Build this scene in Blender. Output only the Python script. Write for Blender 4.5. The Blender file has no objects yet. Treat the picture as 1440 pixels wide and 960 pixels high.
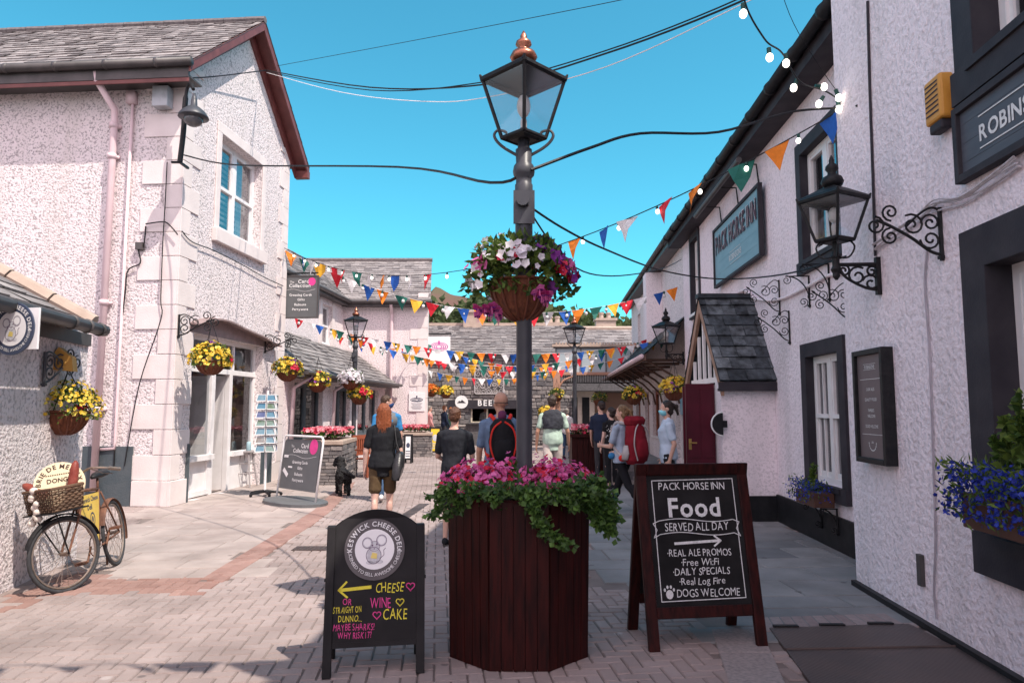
import bpy, math, random
from mathutils import Vector as V, Matrix, noise
random.seed(7)
S=bpy.context.scene; C=S.collection; R=math.radians
rnd=random.random
def U(a,b): return random.uniform(a,b)
# ---------------------------------------------------------------- camera
PT=math.atan(.095); cp,sp=math.cos(PT),math.sin(PT)
EYE=V((0,0,1.6))
cam=bpy.data.cameras.new('camera'); co=bpy.data.objects.new('camera',cam); C.objects.link(co)
co.location=EYE; co.rotation_euler=(R(90)+PT,0,0); cam.lens=25.0; cam.sensor_width=36
cam.clip_start=.05; cam.clip_end=3000; S.camera=co
# ---------------------------------------------------------------- sky and sun
SUN_EL=R(57); SX,SY=.75,-.66           # direction towards the sun (ground plane)
w=bpy.data.worlds.new('World'); S.world=w; w.use_nodes=True
nt=w.node_tree; bg=nt.nodes['Background']
sk=nt.nodes.new('ShaderNodeTexSky'); sk.sky_type='NISHITA'; sk.sun_disc=False
sk.sun_elevation=SUN_EL; sk.sun_rotation=math.atan2(SX,SY)
sk.air_density=1.0; sk.dust_density=.6; sk.ozone_density=1.0
mx=nt.nodes.new('ShaderNodeMix'); mx.data_type='RGBA'; mx.blend_type='MULTIPLY'; mx.inputs[0].default_value=1
mx.inputs[7].default_value=(.33,1.10,1.04,1)
nt.links.new(sk.outputs[0],mx.inputs[6])
# unseen bright cloud added behind the camera to lift fill on shaded walls
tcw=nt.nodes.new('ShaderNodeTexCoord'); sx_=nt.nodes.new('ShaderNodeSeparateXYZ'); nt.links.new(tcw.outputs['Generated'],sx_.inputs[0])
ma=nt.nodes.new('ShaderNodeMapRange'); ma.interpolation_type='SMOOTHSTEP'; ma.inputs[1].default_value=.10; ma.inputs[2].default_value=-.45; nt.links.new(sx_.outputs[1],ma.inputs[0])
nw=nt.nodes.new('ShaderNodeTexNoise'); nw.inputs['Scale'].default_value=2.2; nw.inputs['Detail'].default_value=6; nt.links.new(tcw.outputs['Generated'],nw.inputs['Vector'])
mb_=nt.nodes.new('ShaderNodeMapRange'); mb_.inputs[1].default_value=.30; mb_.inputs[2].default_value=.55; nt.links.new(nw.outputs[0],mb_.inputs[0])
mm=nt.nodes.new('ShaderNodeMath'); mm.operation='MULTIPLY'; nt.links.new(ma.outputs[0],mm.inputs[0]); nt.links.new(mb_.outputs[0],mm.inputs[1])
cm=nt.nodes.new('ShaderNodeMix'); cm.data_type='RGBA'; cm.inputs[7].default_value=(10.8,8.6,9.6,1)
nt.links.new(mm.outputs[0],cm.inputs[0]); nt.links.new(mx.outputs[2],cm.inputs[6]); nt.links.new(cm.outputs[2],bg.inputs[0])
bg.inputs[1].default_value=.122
sl=bpy.data.lights.new('sun','SUN'); so=bpy.data.objects.new('sun',sl); C.objects.link(so)
sl.energy=3.5; sl.angle=R(.5); sl.color=(1,.90,.80)
sd=V((SX*math.cos(SUN_EL),SY*math.cos(SUN_EL),math.sin(SUN_EL)))
so.rotation_euler=sd.to_track_quat('Z','Y').to_euler(); so.location=(20,-15,40)
vs=S.view_settings; vs.view_transform='Standard'; vs.look='None'; vs.exposure=.82; vs.gamma=1
vs.use_curve_mapping=False
# ---------------------------------------------------------------- pixel to place
def ray(x,y):
    a=(x-720)/1000; v=(480-y)/1000
    return V((a,cp-v*sp,sp+v*cp))
def at(x,y,Y): r=ray(x,y); return EYE+r*(Y/r.y)
def gnd(x,y,z=0): r=ray(x,y); return EYE+r*((z-1.6)/r.z)
class Fr:
    """a vertical plane: u to the viewer's right, v up, w out of the wall"""
    def __init__(s,o,r):
        s.o=V((o[0],o[1],0)); s.u=V((r[0],r[1],0)).normalized(); s.v=V((0,0,1)); s.w=s.u.cross(s.v)
        s.M=Matrix(((s.u.x,0,s.w.x,s.o.x),(s.u.y,0,s.w.y,s.o.y),(0,1,0,0),(0,0,0,1)))
    def p(s,u,v,w=0): return s.o+s.u*u+s.v*v+s.w*w
    def px(s,x,y,w=0):
        r=ray(x,y); o=s.o+s.w*w; t=(o-EYE).dot(s.w)/r.dot(s.w); q=EYE+r*t-s.o
        return q.dot(s.u),q.z
# ---------------------------------------------------------------- mesh builder
class MB:
    def __init__(s,M=None): s.v=[];s.f=[];s.t=[];s.M=M
    def add(s,vs,fs,t=.5):
        n=len(s.v)
        if s.M: vs=[s.M@V(q) for q in vs]
        s.v+=[tuple(q) for q in vs]
        s.f+=[tuple(i+n for i in f) for f in fs]; s.t+=[t]*len(fs)
    def box(s,x0,x1,y0,y1,z0,z1,t=.5,m=None):
        vs=[V((x,y,z)) for z in (z0,z1) for y in (y0,y1) for x in (x0,x1)]
        if m: vs=[m@q for q in vs]
        s.add(vs,[(0,2,3,1),(4,5,7,6),(0,1,5,4),(2,6,7,3),(0,4,6,2),(1,3,7,5)],t)
    def poly(s,pts,t=.5): s.add(pts,[tuple(range(len(pts)))],t)
    def prism(s,pts,z0,z1,t=.5,m=None):
        n=len(pts); vs=[V((p[0],p[1],z0)) for p in pts]+[V((p[0],p[1],z1)) for p in pts]
        if m: vs=[m@q for q in vs]
        s.add(vs,[tuple(range(n-1,-1,-1)),tuple(range(n,2*n))]+[(i,(i+1)%n,n+(i+1)%n,n+i) for i in range(n)],t)
    def tube(s,pts,r,n=6,closed=False,t=.5):
        P=[V(p) for p in pts]; k=len(P)
        rs=r if isinstance(r,(list,tuple)) else [r]*k
        vs=[];fs=[];a=None
        for i in range(k):
            d=(P[(i+1)%k]-P[i-1]) if closed else (P[min(i+1,k-1)]-P[max(i-1,0)])
            d=d.normalized() if d.length>1e-9 else V((0,0,1))
            if a is None: a=d.orthogonal().normalized()
            a=(a-d*a.dot(d)); a=a.normalized() if a.length>1e-6 else d.orthogonal().normalized()
            b=d.cross(a)
            for j in range(n):
                th=2*math.pi*j/n; vs.append(P[i]+(a*math.cos(th)+b*math.sin(th))*rs[i])
        for i in range(k if closed else k-1):
            i2=(i+1)%k
            for j in range(n): fs.append((i*n+j,i*n+(j+1)%n,i2*n+(j+1)%n,i2*n+j))
        if not closed: fs+= [tuple(range(n-1,-1,-1)),tuple(range((k-1)*n,k*n))]
        s.add(vs,fs,t)
    def lathe(s,prof,n=16,c=(0,0,0),a0=0,t=.5,m=None):
        vs=[];fs=[];k=len(prof)
        for r,z in prof:
            for j in range(n):
                th=a0+2*math.pi*j/n; q=V((c[0]+r*math.cos(th),c[1]+r*math.sin(th),c[2]+z))
                vs.append(m@q if m else q)
        for i in range(k-1):
            for j in range(n): fs.append((i*n+j,i*n+(j+1)%n,(i+1)*n+(j+1)%n,(i+1)*n+j))
        fs+=[tuple(range(n-1,-1,-1)),tuple(range((k-1)*n,k*n))]
        s.add(vs,fs,t)
    def loft(s,secs,n=14):
        """closed tube through elliptic sections (centre, rx vector, ry vector)"""
        vs=[];fs=[];k=len(secs)
        for c,a,b in secs:
            for j in range(n):
                th=2*math.pi*j/n; vs.append(V(c)+V(a)*math.cos(th)+V(b)*math.sin(th))
        for i in range(k-1):
            for j in range(n): fs.append((i*n+j,i*n+(j+1)%n,(i+1)*n+(j+1)%n,(i+1)*n+j))
        fs+=[tuple(range(n-1,-1,-1)),tuple(range((k-1)*n,k*n))]
        s.add(vs,fs)
    def ell(s,c,rx,ry,rz,n=12,m=None,t=.5):
        k=max(6,n//2+1); vs=[];fs=[]
        for i in range(k+1):
            ph=math.pi*min(max(i/k,.02),.98)
            for j in range(n):
                th=2*math.pi*j/n
                q=V((rx*math.sin(ph)*math.cos(th),ry*math.sin(ph)*math.sin(th),-rz*math.cos(ph)))
                if m: q=m@q
                vs.append(V(c)+q)
        for i in range(k):
            for j in range(n): fs.append((i*n+j,i*n+(j+1)%n,(i+1)*n+(j+1)%n,(i+1)*n+j))
        fs+=[tuple(range(n-1,-1,-1)),tuple(range(k*n,(k+1)*n))]
        s.add(vs,fs,t)
    def caps(s,p0,p1,r0,r1,n=10):
        p0,p1=V(p0),V(p1); d=(p1-p0).normalized(); a=d.orthogonal().normalized(); b=d.cross(a); secs=[]
        for th in (-80,-50,-22): secs.append((p0+d*r0*math.sin(R(th)),a*r0*math.cos(R(th)),b*r0*math.cos(R(th))))
        for th in (22,50,80): secs.append((p1+d*r1*math.sin(R(th)),a*r1*math.cos(R(th)),b*r1*math.cos(R(th))))
        s.loft(secs,n)
def wpos(o):
    q=V((0,0,0))
    while o: q+=o.location; o=o.parent
    return q
def obj(name,mb,mat,parent=None,smooth=False,bevel=0,label=None,remesh=0,disp=0,dscale=.1,smi=4):
    me=bpy.data.meshes.new(name); L=wpos(parent) if parent else V((0,0,0))
    me.from_pydata([(a-L.x,b-L.y,c-L.z) for a,b,c in mb.v],[],mb.f); me.materials.append(mat)
    if any(abs(t-.5)>1e-4 for t in mb.t):
        at_=me.attributes.new('tint','FLOAT','FACE'); at_.data.foreach_set('value',mb.t)
    o=bpy.data.objects.new(name,me); C.objects.link(o)
    if parent: o.parent=parent
    if smooth or remesh: me.polygons.foreach_set('use_smooth',[True]*len(me.polygons))
    if remesh:
        m=o.modifiers.new('join','REMESH'); m.mode='VOXEL'; m.voxel_size=remesh; m.use_smooth_shade=True
        m=o.modifiers.new('soft','SMOOTH'); m.iterations=smi; m.factor=.5
        if disp:
            tx=bpy.data.textures.new('folds','CLOUDS'); tx.noise_scale=dscale
            m=o.modifiers.new('folds','DISPLACE'); m.texture=tx; m.strength=disp; m.mid_level=.5
    if bevel:
        m=o.modifiers.new('bevel','BEVEL'); m.width=bevel; m.segments=2; m.limit_method='ANGLE'
    if label: o['label']=label
    me.validate()
    return o
def tag(o,label,cat,group=None):
    o['label']=label; o['category']=cat
    if group: o['group']=group
    return o
def thing(name,label,cat,loc=(0,0,0),group=None):
    o=bpy.data.objects.new(name,None); o.empty_display_size=.1; C.objects.link(o); o.location=loc
    return tag(o,label,cat,group)
def struct(name,mb,mat,kind='structure',**k):
    o=obj(name,mb,mat,**k); o['kind']=kind; return o
def single(name,mb,mat,label,cat,group=None,**k):
    return tag(obj(name,mb,mat,**k),label,cat,group)
def copy_tree(o,parent=None):
    c=o.copy(); C.objects.link(c); c.parent=parent
    for ch in list(o.children): copy_tree(ch,c)
    return c
def place(o,loc,rz=0,label=None,sc=1):
    o.location=loc; o.rotation_euler=(0,0,rz); o.scale=(sc,)*3
    if label: o['label']=label
    return o
# ---------------------------------------------------------------- materials
def col(c): return (c[0],c[1],c[2],1)
def mat(name,c,rough=.6,c2=None,ns=6,bump=0,bs=60,metal=0,tint=False,spec=.4,stretch=None,var=.12,coat=0,spots=0):
    m=bpy.data.materials.new(name); m.use_nodes=True; n=m.node_tree.nodes; l=m.node_tree.links
    b=n['Principled BSDF']; b.inputs['Roughness'].default_value=rough; b.inputs['Metallic'].default_value=metal
    b.inputs['Specular IOR Level'].default_value=spec; b.inputs['Coat Weight'].default_value=coat
    tc=n.new('ShaderNodeTexCoord'); mp=n.new('ShaderNodeMapping'); l.new(tc.outputs['Object'],mp.inputs[0])
    if stretch: mp.inputs['Scale'].default_value=stretch
    nz=n.new('ShaderNodeTexNoise'); nz.inputs['Scale'].default_value=ns; nz.inputs['Detail'].default_value=5
    l.new(mp.outputs[0],nz.inputs['Vector'])
    c2=c2 or tuple(x*.7 for x in c)
    a=n.new('ShaderNodeMix'); a.data_type='RGBA'; a.inputs[6].default_value=col(c); a.inputs[7].default_value=col(c2)
    if tint:
        at_=n.new('ShaderNodeAttribute'); at_.attribute_name='tint'; l.new(at_.outputs['Fac'],a.inputs[0])
        h=n.new('ShaderNodeHueSaturation'); l.new(a.outputs[2],h.inputs['Color'])
        mr=n.new('ShaderNodeMapRange'); mr.inputs[1].default_value=.3; mr.inputs[2].default_value=.7
        mr.inputs[3].default_value=1-var; mr.inputs[4].default_value=1+var
        l.new(nz.outputs[0],mr.inputs[0]); l.new(mr.outputs[0],h.inputs['Value']); l.new(h.outputs[0],b.inputs['Base Color'])
    else:
        mr=n.new('ShaderNodeMapRange'); mr.inputs[1].default_value=.35; mr.inputs[2].default_value=.7
        l.new(nz.outputs[0],mr.inputs[0]); l.new(mr.outputs[0],a.inputs[0]); l.new(a.outputs[2],b.inputs['Base Color'])
    if spots:     # trodden gum, drips and lichen dots
        src=b.inputs['Base Color'].links[0].from_socket; last=src
        for sc_,th,c_,f_ in ((spots,.10,(.06,.05,.05),.55),(spots*.55,.07,(.55,.5,.48),.45)):
            vo=n.new('ShaderNodeTexVoronoi'); vo.inputs['Scale'].default_value=sc_; l.new(tc.outputs['Object'],vo.inputs['Vector'])
            r_=n.new('ShaderNodeMapRange'); r_.inputs[1].default_value=th*.6; r_.inputs[2].default_value=th; r_.inputs[3].default_value=f_; r_.inputs[4].default_value=0; l.new(vo.outputs['Distance'],r_.inputs[0])
            a_=n.new('ShaderNodeMix'); a_.data_type='RGBA'; a_.inputs[7].default_value=col(c_); l.new(last,a_.inputs[6]); l.new(r_.outputs[0],a_.inputs[0]); last=a_.outputs[2]
        big=n.new('ShaderNodeTexNoise'); big.inputs['Scale'].default_value=.8; big.inputs['Detail'].default_value=8; big.inputs['Roughness'].default_value=.65; l.new(tc.outputs['Object'],big.inputs['Vector'])
        r_=n.new('ShaderNodeMapRange'); r_.inputs[1].default_value=.45; r_.inputs[2].default_value=.72; r_.inputs[4].default_value=.55; l.new(big.outputs[0],r_.inputs[0])
        a_=n.new('ShaderNodeMix'); a_.data_type='RGBA'; a_.blend_type='MULTIPLY'; a_.inputs[7].default_value=(.62,.57,.55,1); l.new(last,a_.inputs[6]); l.new(r_.outputs[0],a_.inputs[0]); l.new(a_.outputs[2],b.inputs['Base Color'])
    if bump:
        n2=n.new('ShaderNodeTexNoise'); n2.inputs['Scale'].default_value=bs; n2.inputs['Detail'].default_value=3
        l.new(mp.outputs[0],n2.inputs['Vector'])
        bp=n.new('ShaderNodeBump'); bp.inputs['Strength'].default_value=bump; bp.inputs['Distance'].default_value=.01
        l.new(n2.outputs[0],bp.inputs['Height']); l.new(bp.outputs[0],b.inputs['Normal'])
    return m
def roughcast(name,c,scale=38,strength=.9,dist=.012,fleck=.25,stain=(.55,.5,.47)):
    """pebble-dash render: pebbles stand out, low spots are darker, large faint weather stains"""
    m=bpy.data.materials.new(name); m.use_nodes=True; n=m.node_tree.nodes; l=m.node_tree.links
    b=n['Principled BSDF']; b.inputs['Roughness'].default_value=.85; b.inputs['Specular IOR Level'].default_value=.2
    tc=n.new('ShaderNodeTexCoord')
    nz=n.new('ShaderNodeTexNoise'); nz.inputs['Scale'].default_value=scale; nz.inputs['Detail'].default_value=2.5; nz.inputs['Roughness'].default_value=.62
    l.new(tc.outputs['Object'],nz.inputs['Vector'])
    big=n.new('ShaderNodeTexNoise'); big.inputs['Scale'].default_value=.9; big.inputs['Detail'].default_value=6
    mp=n.new('ShaderNodeMapping'); mp.inputs['Scale'].default_value=(2.2,2.2,.35); l.new(tc.outputs['Object'],mp.inputs[0]); l.new(mp.outputs[0],big.inputs['Vector'])
    mr=n.new('ShaderNodeMapRange'); mr.inputs[1].default_value=.38; mr.inputs[2].default_value=.50; mr.inputs[3].default_value=1; mr.inputs[4].default_value=0
    l.new(nz.outputs[0],mr.inputs[0])
    mu=n.new('ShaderNodeMath'); mu.operation='MULTIPLY'; mu.inputs[1].default_value=fleck; l.new(mr.outputs[0],mu.inputs[0])
    a=n.new('ShaderNodeMix'); a.data_type='RGBA'; a.inputs[6].default_value=col(c); a.inputs[7].default_value=col(tuple(x*.28 for x in c))
    l.new(mu.outputs[0],a.inputs[0])
    mr2=n.new('ShaderNodeMapRange'); mr2.inputs[1].default_value=.48; mr2.inputs[2].default_value=.74; mr2.inputs[4].default_value=.5
    l.new(big.outputs[0],mr2.inputs[0])
    a2=n.new('ShaderNodeMix'); a2.data_type='RGBA'; a2.inputs[7].default_value=col(stain); l.new(a.outputs[2],a2.inputs[6]); l.new(mr2.outputs[0],a2.inputs[0])
    l.new(a2.outputs[2],b.inputs['Base Color'])
    bp=n.new('ShaderNodeBump'); bp.inputs['Strength'].default_value=strength; bp.inputs['Distance'].default_value=dist
    l.new(nz.outputs[0],bp.inputs['Height']); l.new(bp.outputs[0],b.inputs['Normal'])
    return m
def glassmat(name,trans=(.55,.6,.62),fres=.12,rough=.02):
    m=bpy.data.materials.new(name); m.use_nodes=True; n=m.node_tree.nodes; l=m.node_tree.links
    n.remove(n['Principled BSDF']); out=n['Material Output']
    t=n.new('ShaderNodeBsdfTransparent'); t.inputs[0].default_value=col(trans)
    g=n.new('ShaderNodeBsdfGlossy'); g.inputs['Roughness'].default_value=rough; g.inputs[0].default_value=(.95,.97,1,1)
    lw=n.new('ShaderNodeLayerWeight'); lw.inputs[0].default_value=.5
    pw=n.new('ShaderNodeMath'); pw.operation='POWER'; pw.inputs[1].default_value=3.5; l.new(lw.outputs['Facing'],pw.inputs[0])
    ad=n.new('ShaderNodeMath'); ad.operation='MULTIPLY_ADD'; ad.inputs[1].default_value=.7; ad.inputs[2].default_value=fres; ad.use_clamp=True; l.new(pw.outputs[0],ad.inputs[0])
    ms=n.new('ShaderNodeMixShader'); l.new(ad.outputs[0],ms.inputs[0]); l.new(t.outputs[0],ms.inputs[1]); l.new(g.outputs[0],ms.inputs[2])
    l.new(ms.outputs[0],out.inputs[0]); return m
def emis(name,c,s):
    m=bpy.data.materials.new(name); m.use_nodes=True; b=m.node_tree.nodes['Principled BSDF']
    b.inputs['Base Color'].default_value=col(c); b.inputs['Emission Color'].default_value=col(c); b.inputs['Emission Strength'].default_value=s
    return m
def leafmat(name,c,c2,rough=.5):
    m=mat(name,c,rough,c2,tint=True,ns=9,var=.2,spec=.35); n=m.node_tree.nodes; l=m.node_tree.links
    b=n['Principled BSDF']; tr=n.new('ShaderNodeBsdfTranslucent')
    src=b.inputs['Base Color'].links[0].from_socket; l.new(src,tr.inputs[0])
    ms=n.new('ShaderNodeMixShader'); ms.inputs[0].default_value=.3
    l.new(b.outputs[0],ms.inputs[1]); l.new(tr.outputs[0],ms.inputs[2]); l.new(ms.outputs[0],n['Material Output'].inputs[0]); return m
m_pink=roughcast('pink_pebbledash',(.75,.675,.68),27,.9,.026,.72)
m_pink2=roughcast('far_pink_render',(.77,.685,.69),24,.8,.016,.55)
m_white=roughcast('white_roughcast',(.86,.76,.80),21,1.0,.026,.22,(.50,.46,.47))
m_white2=roughcast('smooth_white_render',(.86,.77,.80),34,.7,.012,.3,(.55,.5,.5))
m_quoin=mat('cream_quoin_paint',(.74,.665,.645),.75,(.66,.585,.57),ns=3,bump=.35,bs=50)
m_plinth=mat('slate_blue_plinth',(.055,.075,.088),.7,(.085,.10,.11),ns=4,bump=.5,bs=35)
m_black=mat('black_paint',(.010,.010,.012),.5,(.020,.020,.022),ns=9,spec=.25)
m_iron=mat('black_ironwork',(.009,.009,.011),.5,(.018,.017,.018),ns=20,bump=.2,spec=.25)
m_surr=mat('dark_window_surround',(.030,.027,.034),.65,(.046,.041,.048),ns=5,spec=.2,bump=.15)
m_wood_w=mat('white_gloss_joinery',(.80,.77,.77),.4,(.72,.69,.68),ns=5)
m_slate=mat('roof_slate',(.13,.115,.115),.72,(.31,.28,.27),tint=True,ns=14,var=.28,bump=.5,bs=40)
m_slate_d=mat('mossy_dark_slate',(.018,.024,.030),.6,(.14,.155,.165),tint=True,ns=9,var=.75,bump=.7,bs=35)
m_gut=mat('dark_gutter',(.055,.05,.05),.5,(.09,.08,.08),ns=4)
m_maroon=mat('maroon_bargeboard',(.13,.038,.036),.5,(.19,.06,.055),ns=5)
m_pipe=mat('pink_downpipe',(.70,.55,.57),.5,(.62,.48,.5),ns=4)
m_glass=glassmat('window_glass',fres=.22); m_glass_s=glassmat('shop_glass',(.75,.78,.80),.05); m_glass_d=glassmat('dim_window_glass',(.34,.37,.40),.10)
m_lglass=glassmat('lantern_glass',(.93,.94,.95),.15,.10)
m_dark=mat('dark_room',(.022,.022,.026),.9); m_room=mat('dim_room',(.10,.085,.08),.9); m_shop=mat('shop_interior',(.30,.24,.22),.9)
m_curt=mat('pale_curtain',(.62,.58,.58),.85,(.48,.45,.46),ns=3,stretch=(14,14,1))
m_stone=mat('slate_rubble',(.10,.095,.10),.85,(.34,.30,.28),tint=True,ns=12,var=.25,bump=.8,bs=30)
m_coping=mat('sandstone_coping',(.42,.33,.27),.8,(.34,.26,.21),ns=6,bump=.4)
m_white_pl=mat('white_board',(.80,.79,.79),.45,(.74,.73,.73)); m_chalk=mat('white_lettering',(.80,.80,.79),.8,(.62,.62,.62),ns=30)
m_red=mat('mahogany_stain',(.040,.007,.006),.5,(.012,.004,.004),ns=5,stretch=(8,8,.7),spec=.14,bump=.12,bs=30)
m_teak=mat('reddish_teak',(.30,.085,.045),.5,(.22,.06,.03),ns=5,stretch=(1,1,8))
m_leaf=leafmat('green_leaves',(.028,.060,.012),(.15,.22,.04)); m_leaf_d=leafmat('ivy_leaves',(.015,.045,.010),(.075,.14,.025))
m_yel=leafmat('yellow_petals',(.62,.36,.01),(.86,.70,.12)); m_wht=leafmat('white_petals',(.72,.66,.72),(.85,.83,.82))
m_pnk=leafmat('magenta_petals',(.42,.02,.14),(.80,.20,.48)); m_rdp=leafmat('red_petals',(.42,.008,.03),(.72,.03,.08))
m_prp=leafmat('purple_petals',(.07,.012,.09),(.30,.04,.36)); m_blu=leafmat('blue_petals',(.014,.022,.22),(.05,.085,.55))
m_rwp=leafmat('red_white_petals',(.55,.01,.06),(.85,.42,.46)); m_orp=leafmat('orange_petals',(.6,.10,.01),(.75,.28,.03))
m_coir=mat('brown_basket_liner',(.20,.066,.030),.85,(.10,.032,.018),ns=9,stretch=(6,6,1),bump=.8,bs=45)
m_grey_p=mat('grey_lamp_paint',(.040,.043,.052),.42,(.060,.062,.070),ns=7)
m_copper=mat('copper_finial',(.42,.16,.10),.35,(.30,.12,.08),metal=.85,ns=12)
# ---------------------------------------------------------------- lettering (glyph cache made once)
GL={}
def _glyphs():
    chars=sorted(set('ABCDEFGHIJKLMNOPQRSTUVWXYZabcdefghijklmnopqrstuvwxyz0123456789.:?!&-\'·É'))
    obs=[]
    for b in (0,1):
        for c in chars:
            cu=bpy.data.curves.new('g','FONT'); cu.body=c; cu.size=1; cu.offset=.022 if b else 0.0; cu.resolution_u=3
            o=bpy.data.objects.new('g',cu); C.objects.link(o); obs.append((b,c,o,cu))
    dg=bpy.context.evaluated_depsgraph_get(); dg.update()
    for b,c,o,cu in obs:
        me=bpy.data.meshes.new_from_object(o.evaluated_get(dg))
        vs=[v.co.copy() for v in me.vertices]; fs=[tuple(p.vertices) for p in me.polygons]
        if vs:
            x0=min(v.x for v in vs); x1=max(v.x for v in vs)
            GL[b,c]=([(v.x-x0,v.y) for v in vs],fs,x1-x0)
        bpy.data.meshes.remove(me)
    for b,c,o,cu in obs: bpy.data.objects.remove(o); bpy.data.curves.remove(cu)
_glyphs()
CAP=max(y for x,y in GL[0,'H'][0])
def text(mb,s,size,u,v,w=0,align='c',bold=0,arc=None,jit=0,shear=0,wide=1,gap=.12,rot=0,inside=False,t=.5,fit=None):
    """letters as flat faces in the local xy plane at height w; size is the capital height"""
    k=size/CAP; x=0; out=[]
    if fit:
        nat=sum(.374*size if c==' ' else (GL[bold,c][2]*k if (bold,c) in GL else 0) for c in s); n_=sum(c!=' ' for c in s)-1; wide=(fit-n_*gap*size)/nat
    for c in s:
        if c==' ': x+=.34*size*wide*1.1; continue
        g=GL.get((bold,c))
        if not g: continue
        out.append((x,g)); x+=g[2]*k*wide+gap*size
    W=x-gap*size; off={'c':-W/2,'l':0,'r':-W}[align]
    for x,(vs,fs,gw) in out:
        dy=U(-jit,jit)*size*1.3; dr=U(-jit,jit)*1.9; q=[]
        for a,b in vs:
            X=(a+shear*b)*k*wide; Y=b*k
            X,Y=X*math.cos(dr)-Y*math.sin(dr),X*math.sin(dr)+Y*math.cos(dr)+dy
            if arc:
                mid=x+off+gw*k*wide/2; lx=X-gw*k*wide/2
                rr=arc
                if inside: th=-math.pi/2+mid/rr; rad=rr-Y; q.append((u+rad*math.cos(th)-lx*math.sin(th)*1,v+rad*math.sin(th)+lx*math.cos(th),w))
                else: th=math.pi/2-mid/rr; rad=rr+Y; q.append((u+rad*math.cos(th)+lx*math.sin(th),v+rad*math.sin(th)-lx*math.cos(th),w))
            else:
                xx=X+x+off; q.append((u+xx*math.cos(rot)-Y*math.sin(rot),v+xx*math.sin(rot)+Y*math.cos(rot),w))
        mb.add(q,fs,t)
    return W
def stroke(mb,pts,wd,w=0,closed=False,t=.5):
    """a painted line of width wd through 2-D points"""
    k=len(pts)
    for i in range(k if closed else k-1):
        a=V((*pts[i],0)); b=V((*pts[(i+1)%k],0)); d=(b-a)
        if d.length<1e-6: continue
        d.normalize(); nn=V((-d.y,d.x,0))*wd/2; a-=d*wd*.3; b+=d*wd*.3
        z=V((0,0,w)); mb.poly([a-nn+z,b-nn+z,b+nn+z,a+nn+z],t)
def disc(mb,u,v,r,w=0,ry=None,n=28,r0=0,rot=0,t=.5):
    ry=ry or r; P=[]
    for i in range(n):
        th=2*math.pi*i/n; x,y=r*math.cos(th),ry*math.sin(th)
        P.append((u+x*math.cos(rot)-y*math.sin(rot),v+x*math.sin(rot)+y*math.cos(rot),w))
    if not r0: mb.poly(P,t)
    else:
        Q=[(u+(p[0]-u)*r0/r,v+(p[1]-v)*r0/r,w) for p in P]
        mb.add(P+Q,[(i,(i+1)%n,n+(i+1)%n,n+i) for i in range(n)],t)
def heart(mb,u,v,s,wd,w):
    P=[]
    for i in range(20):
        t=2*math.pi*i/20
        P.append((u+s*math.sin(t)**3,v+s*(.8125*math.cos(t)-.3125*math.cos(2*t)-.125*math.cos(3*t)-.06*math.cos(4*t))))
    stroke(mb,P,wd,w,True)
# ---------------------------------------------------------------- plants
def leaf(mb,p,d,nrm,L,W,t):
    d=V(d).normalized(); s=d.cross(V(nrm)); s=s.normalized() if s.length>1e-4 else d.orthogonal().normalized(); n=s.cross(d)
    p=V(p); mid=p+d*L*.5
    mb.add([p,mid+s*W-n*W*.35,p+d*L,mid-s*W-n*W*.35],[(0,1,2),(0,2,3)],t)
def rv():
    while 1:
        q=V((U(-1,1),U(-1,1),U(-1,1)))
        if .05<q.length<1: return q.normalized()
def bloom(mb,p,nrm,r,t,k=5):
    n=V(nrm).normalized(); a=n.orthogonal().normalized(); b=n.cross(a); p=V(p); o=U(0,6.28)
    for i in range(k):
        th=o+2*math.pi*i/k; th2=th+math.pi/k; th0=th-math.pi/k
        e=lambda q,rr,h: p+(a*math.cos(q)+b*math.sin(q))*rr+n*h
        mb.add([p,e(th0,r*.75,r*.2),e(th,r,r*.35*U(.3,1.4)),e(th2,r*.75,r*.2)],[(0,1,2),(0,2,3)],min(1,max(0,t+U(-.2,.2))))
def dome(mb,c,rx,ry,rz,n,L,lo=-.35,fill=.55,up=.5):
    """leaves spread through an ellipsoid, thicker towards its surface, clumped"""
    clumps=[rv() for _ in range(14)]
    for i in range(n):
        d=rv()
        if d.z<lo: d.z=abs(d.z)*.6
        b=max(d.dot(k) for k in clumps); rr=(fill+(1-fill)*rnd()**.6)*(.78+.28*b*U(.8,1.1))
        p=V(c)+V((d.x*rx,d.y*ry,d.z*rz))*rr
        dd=d*.7+rv()*.7+V((0,0,up*.4)); leaf(mb,p,dd,rv()+V((0,0,.9)),L*U(.6,1.3),L*U(.22,.42),rnd()**1.3)
def blooms(mb,c,rx,ry,rz,n,r,lo=-.3,k=5,r0=.92,r1=1.08,clump=0,cosx=None):
    cs=[rv() for _ in range(clump)]
    for i in range(n):
        d=rv()
        if clump: d=(random.choice(cs)+rv()*.28).normalized()
        if d.z<lo: d.z=-d.z*.7
        if cosx and d.x*cosx<-.15: d.x=-d.x
        p=V(c)+V((d.x*rx,d.y*ry,d.z*rz))*U(r0,r1)
        bloom(mb,p,d+rv()*.5+V((0,0,.15)),r*U(.75,1.2),rnd(),k)
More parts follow.
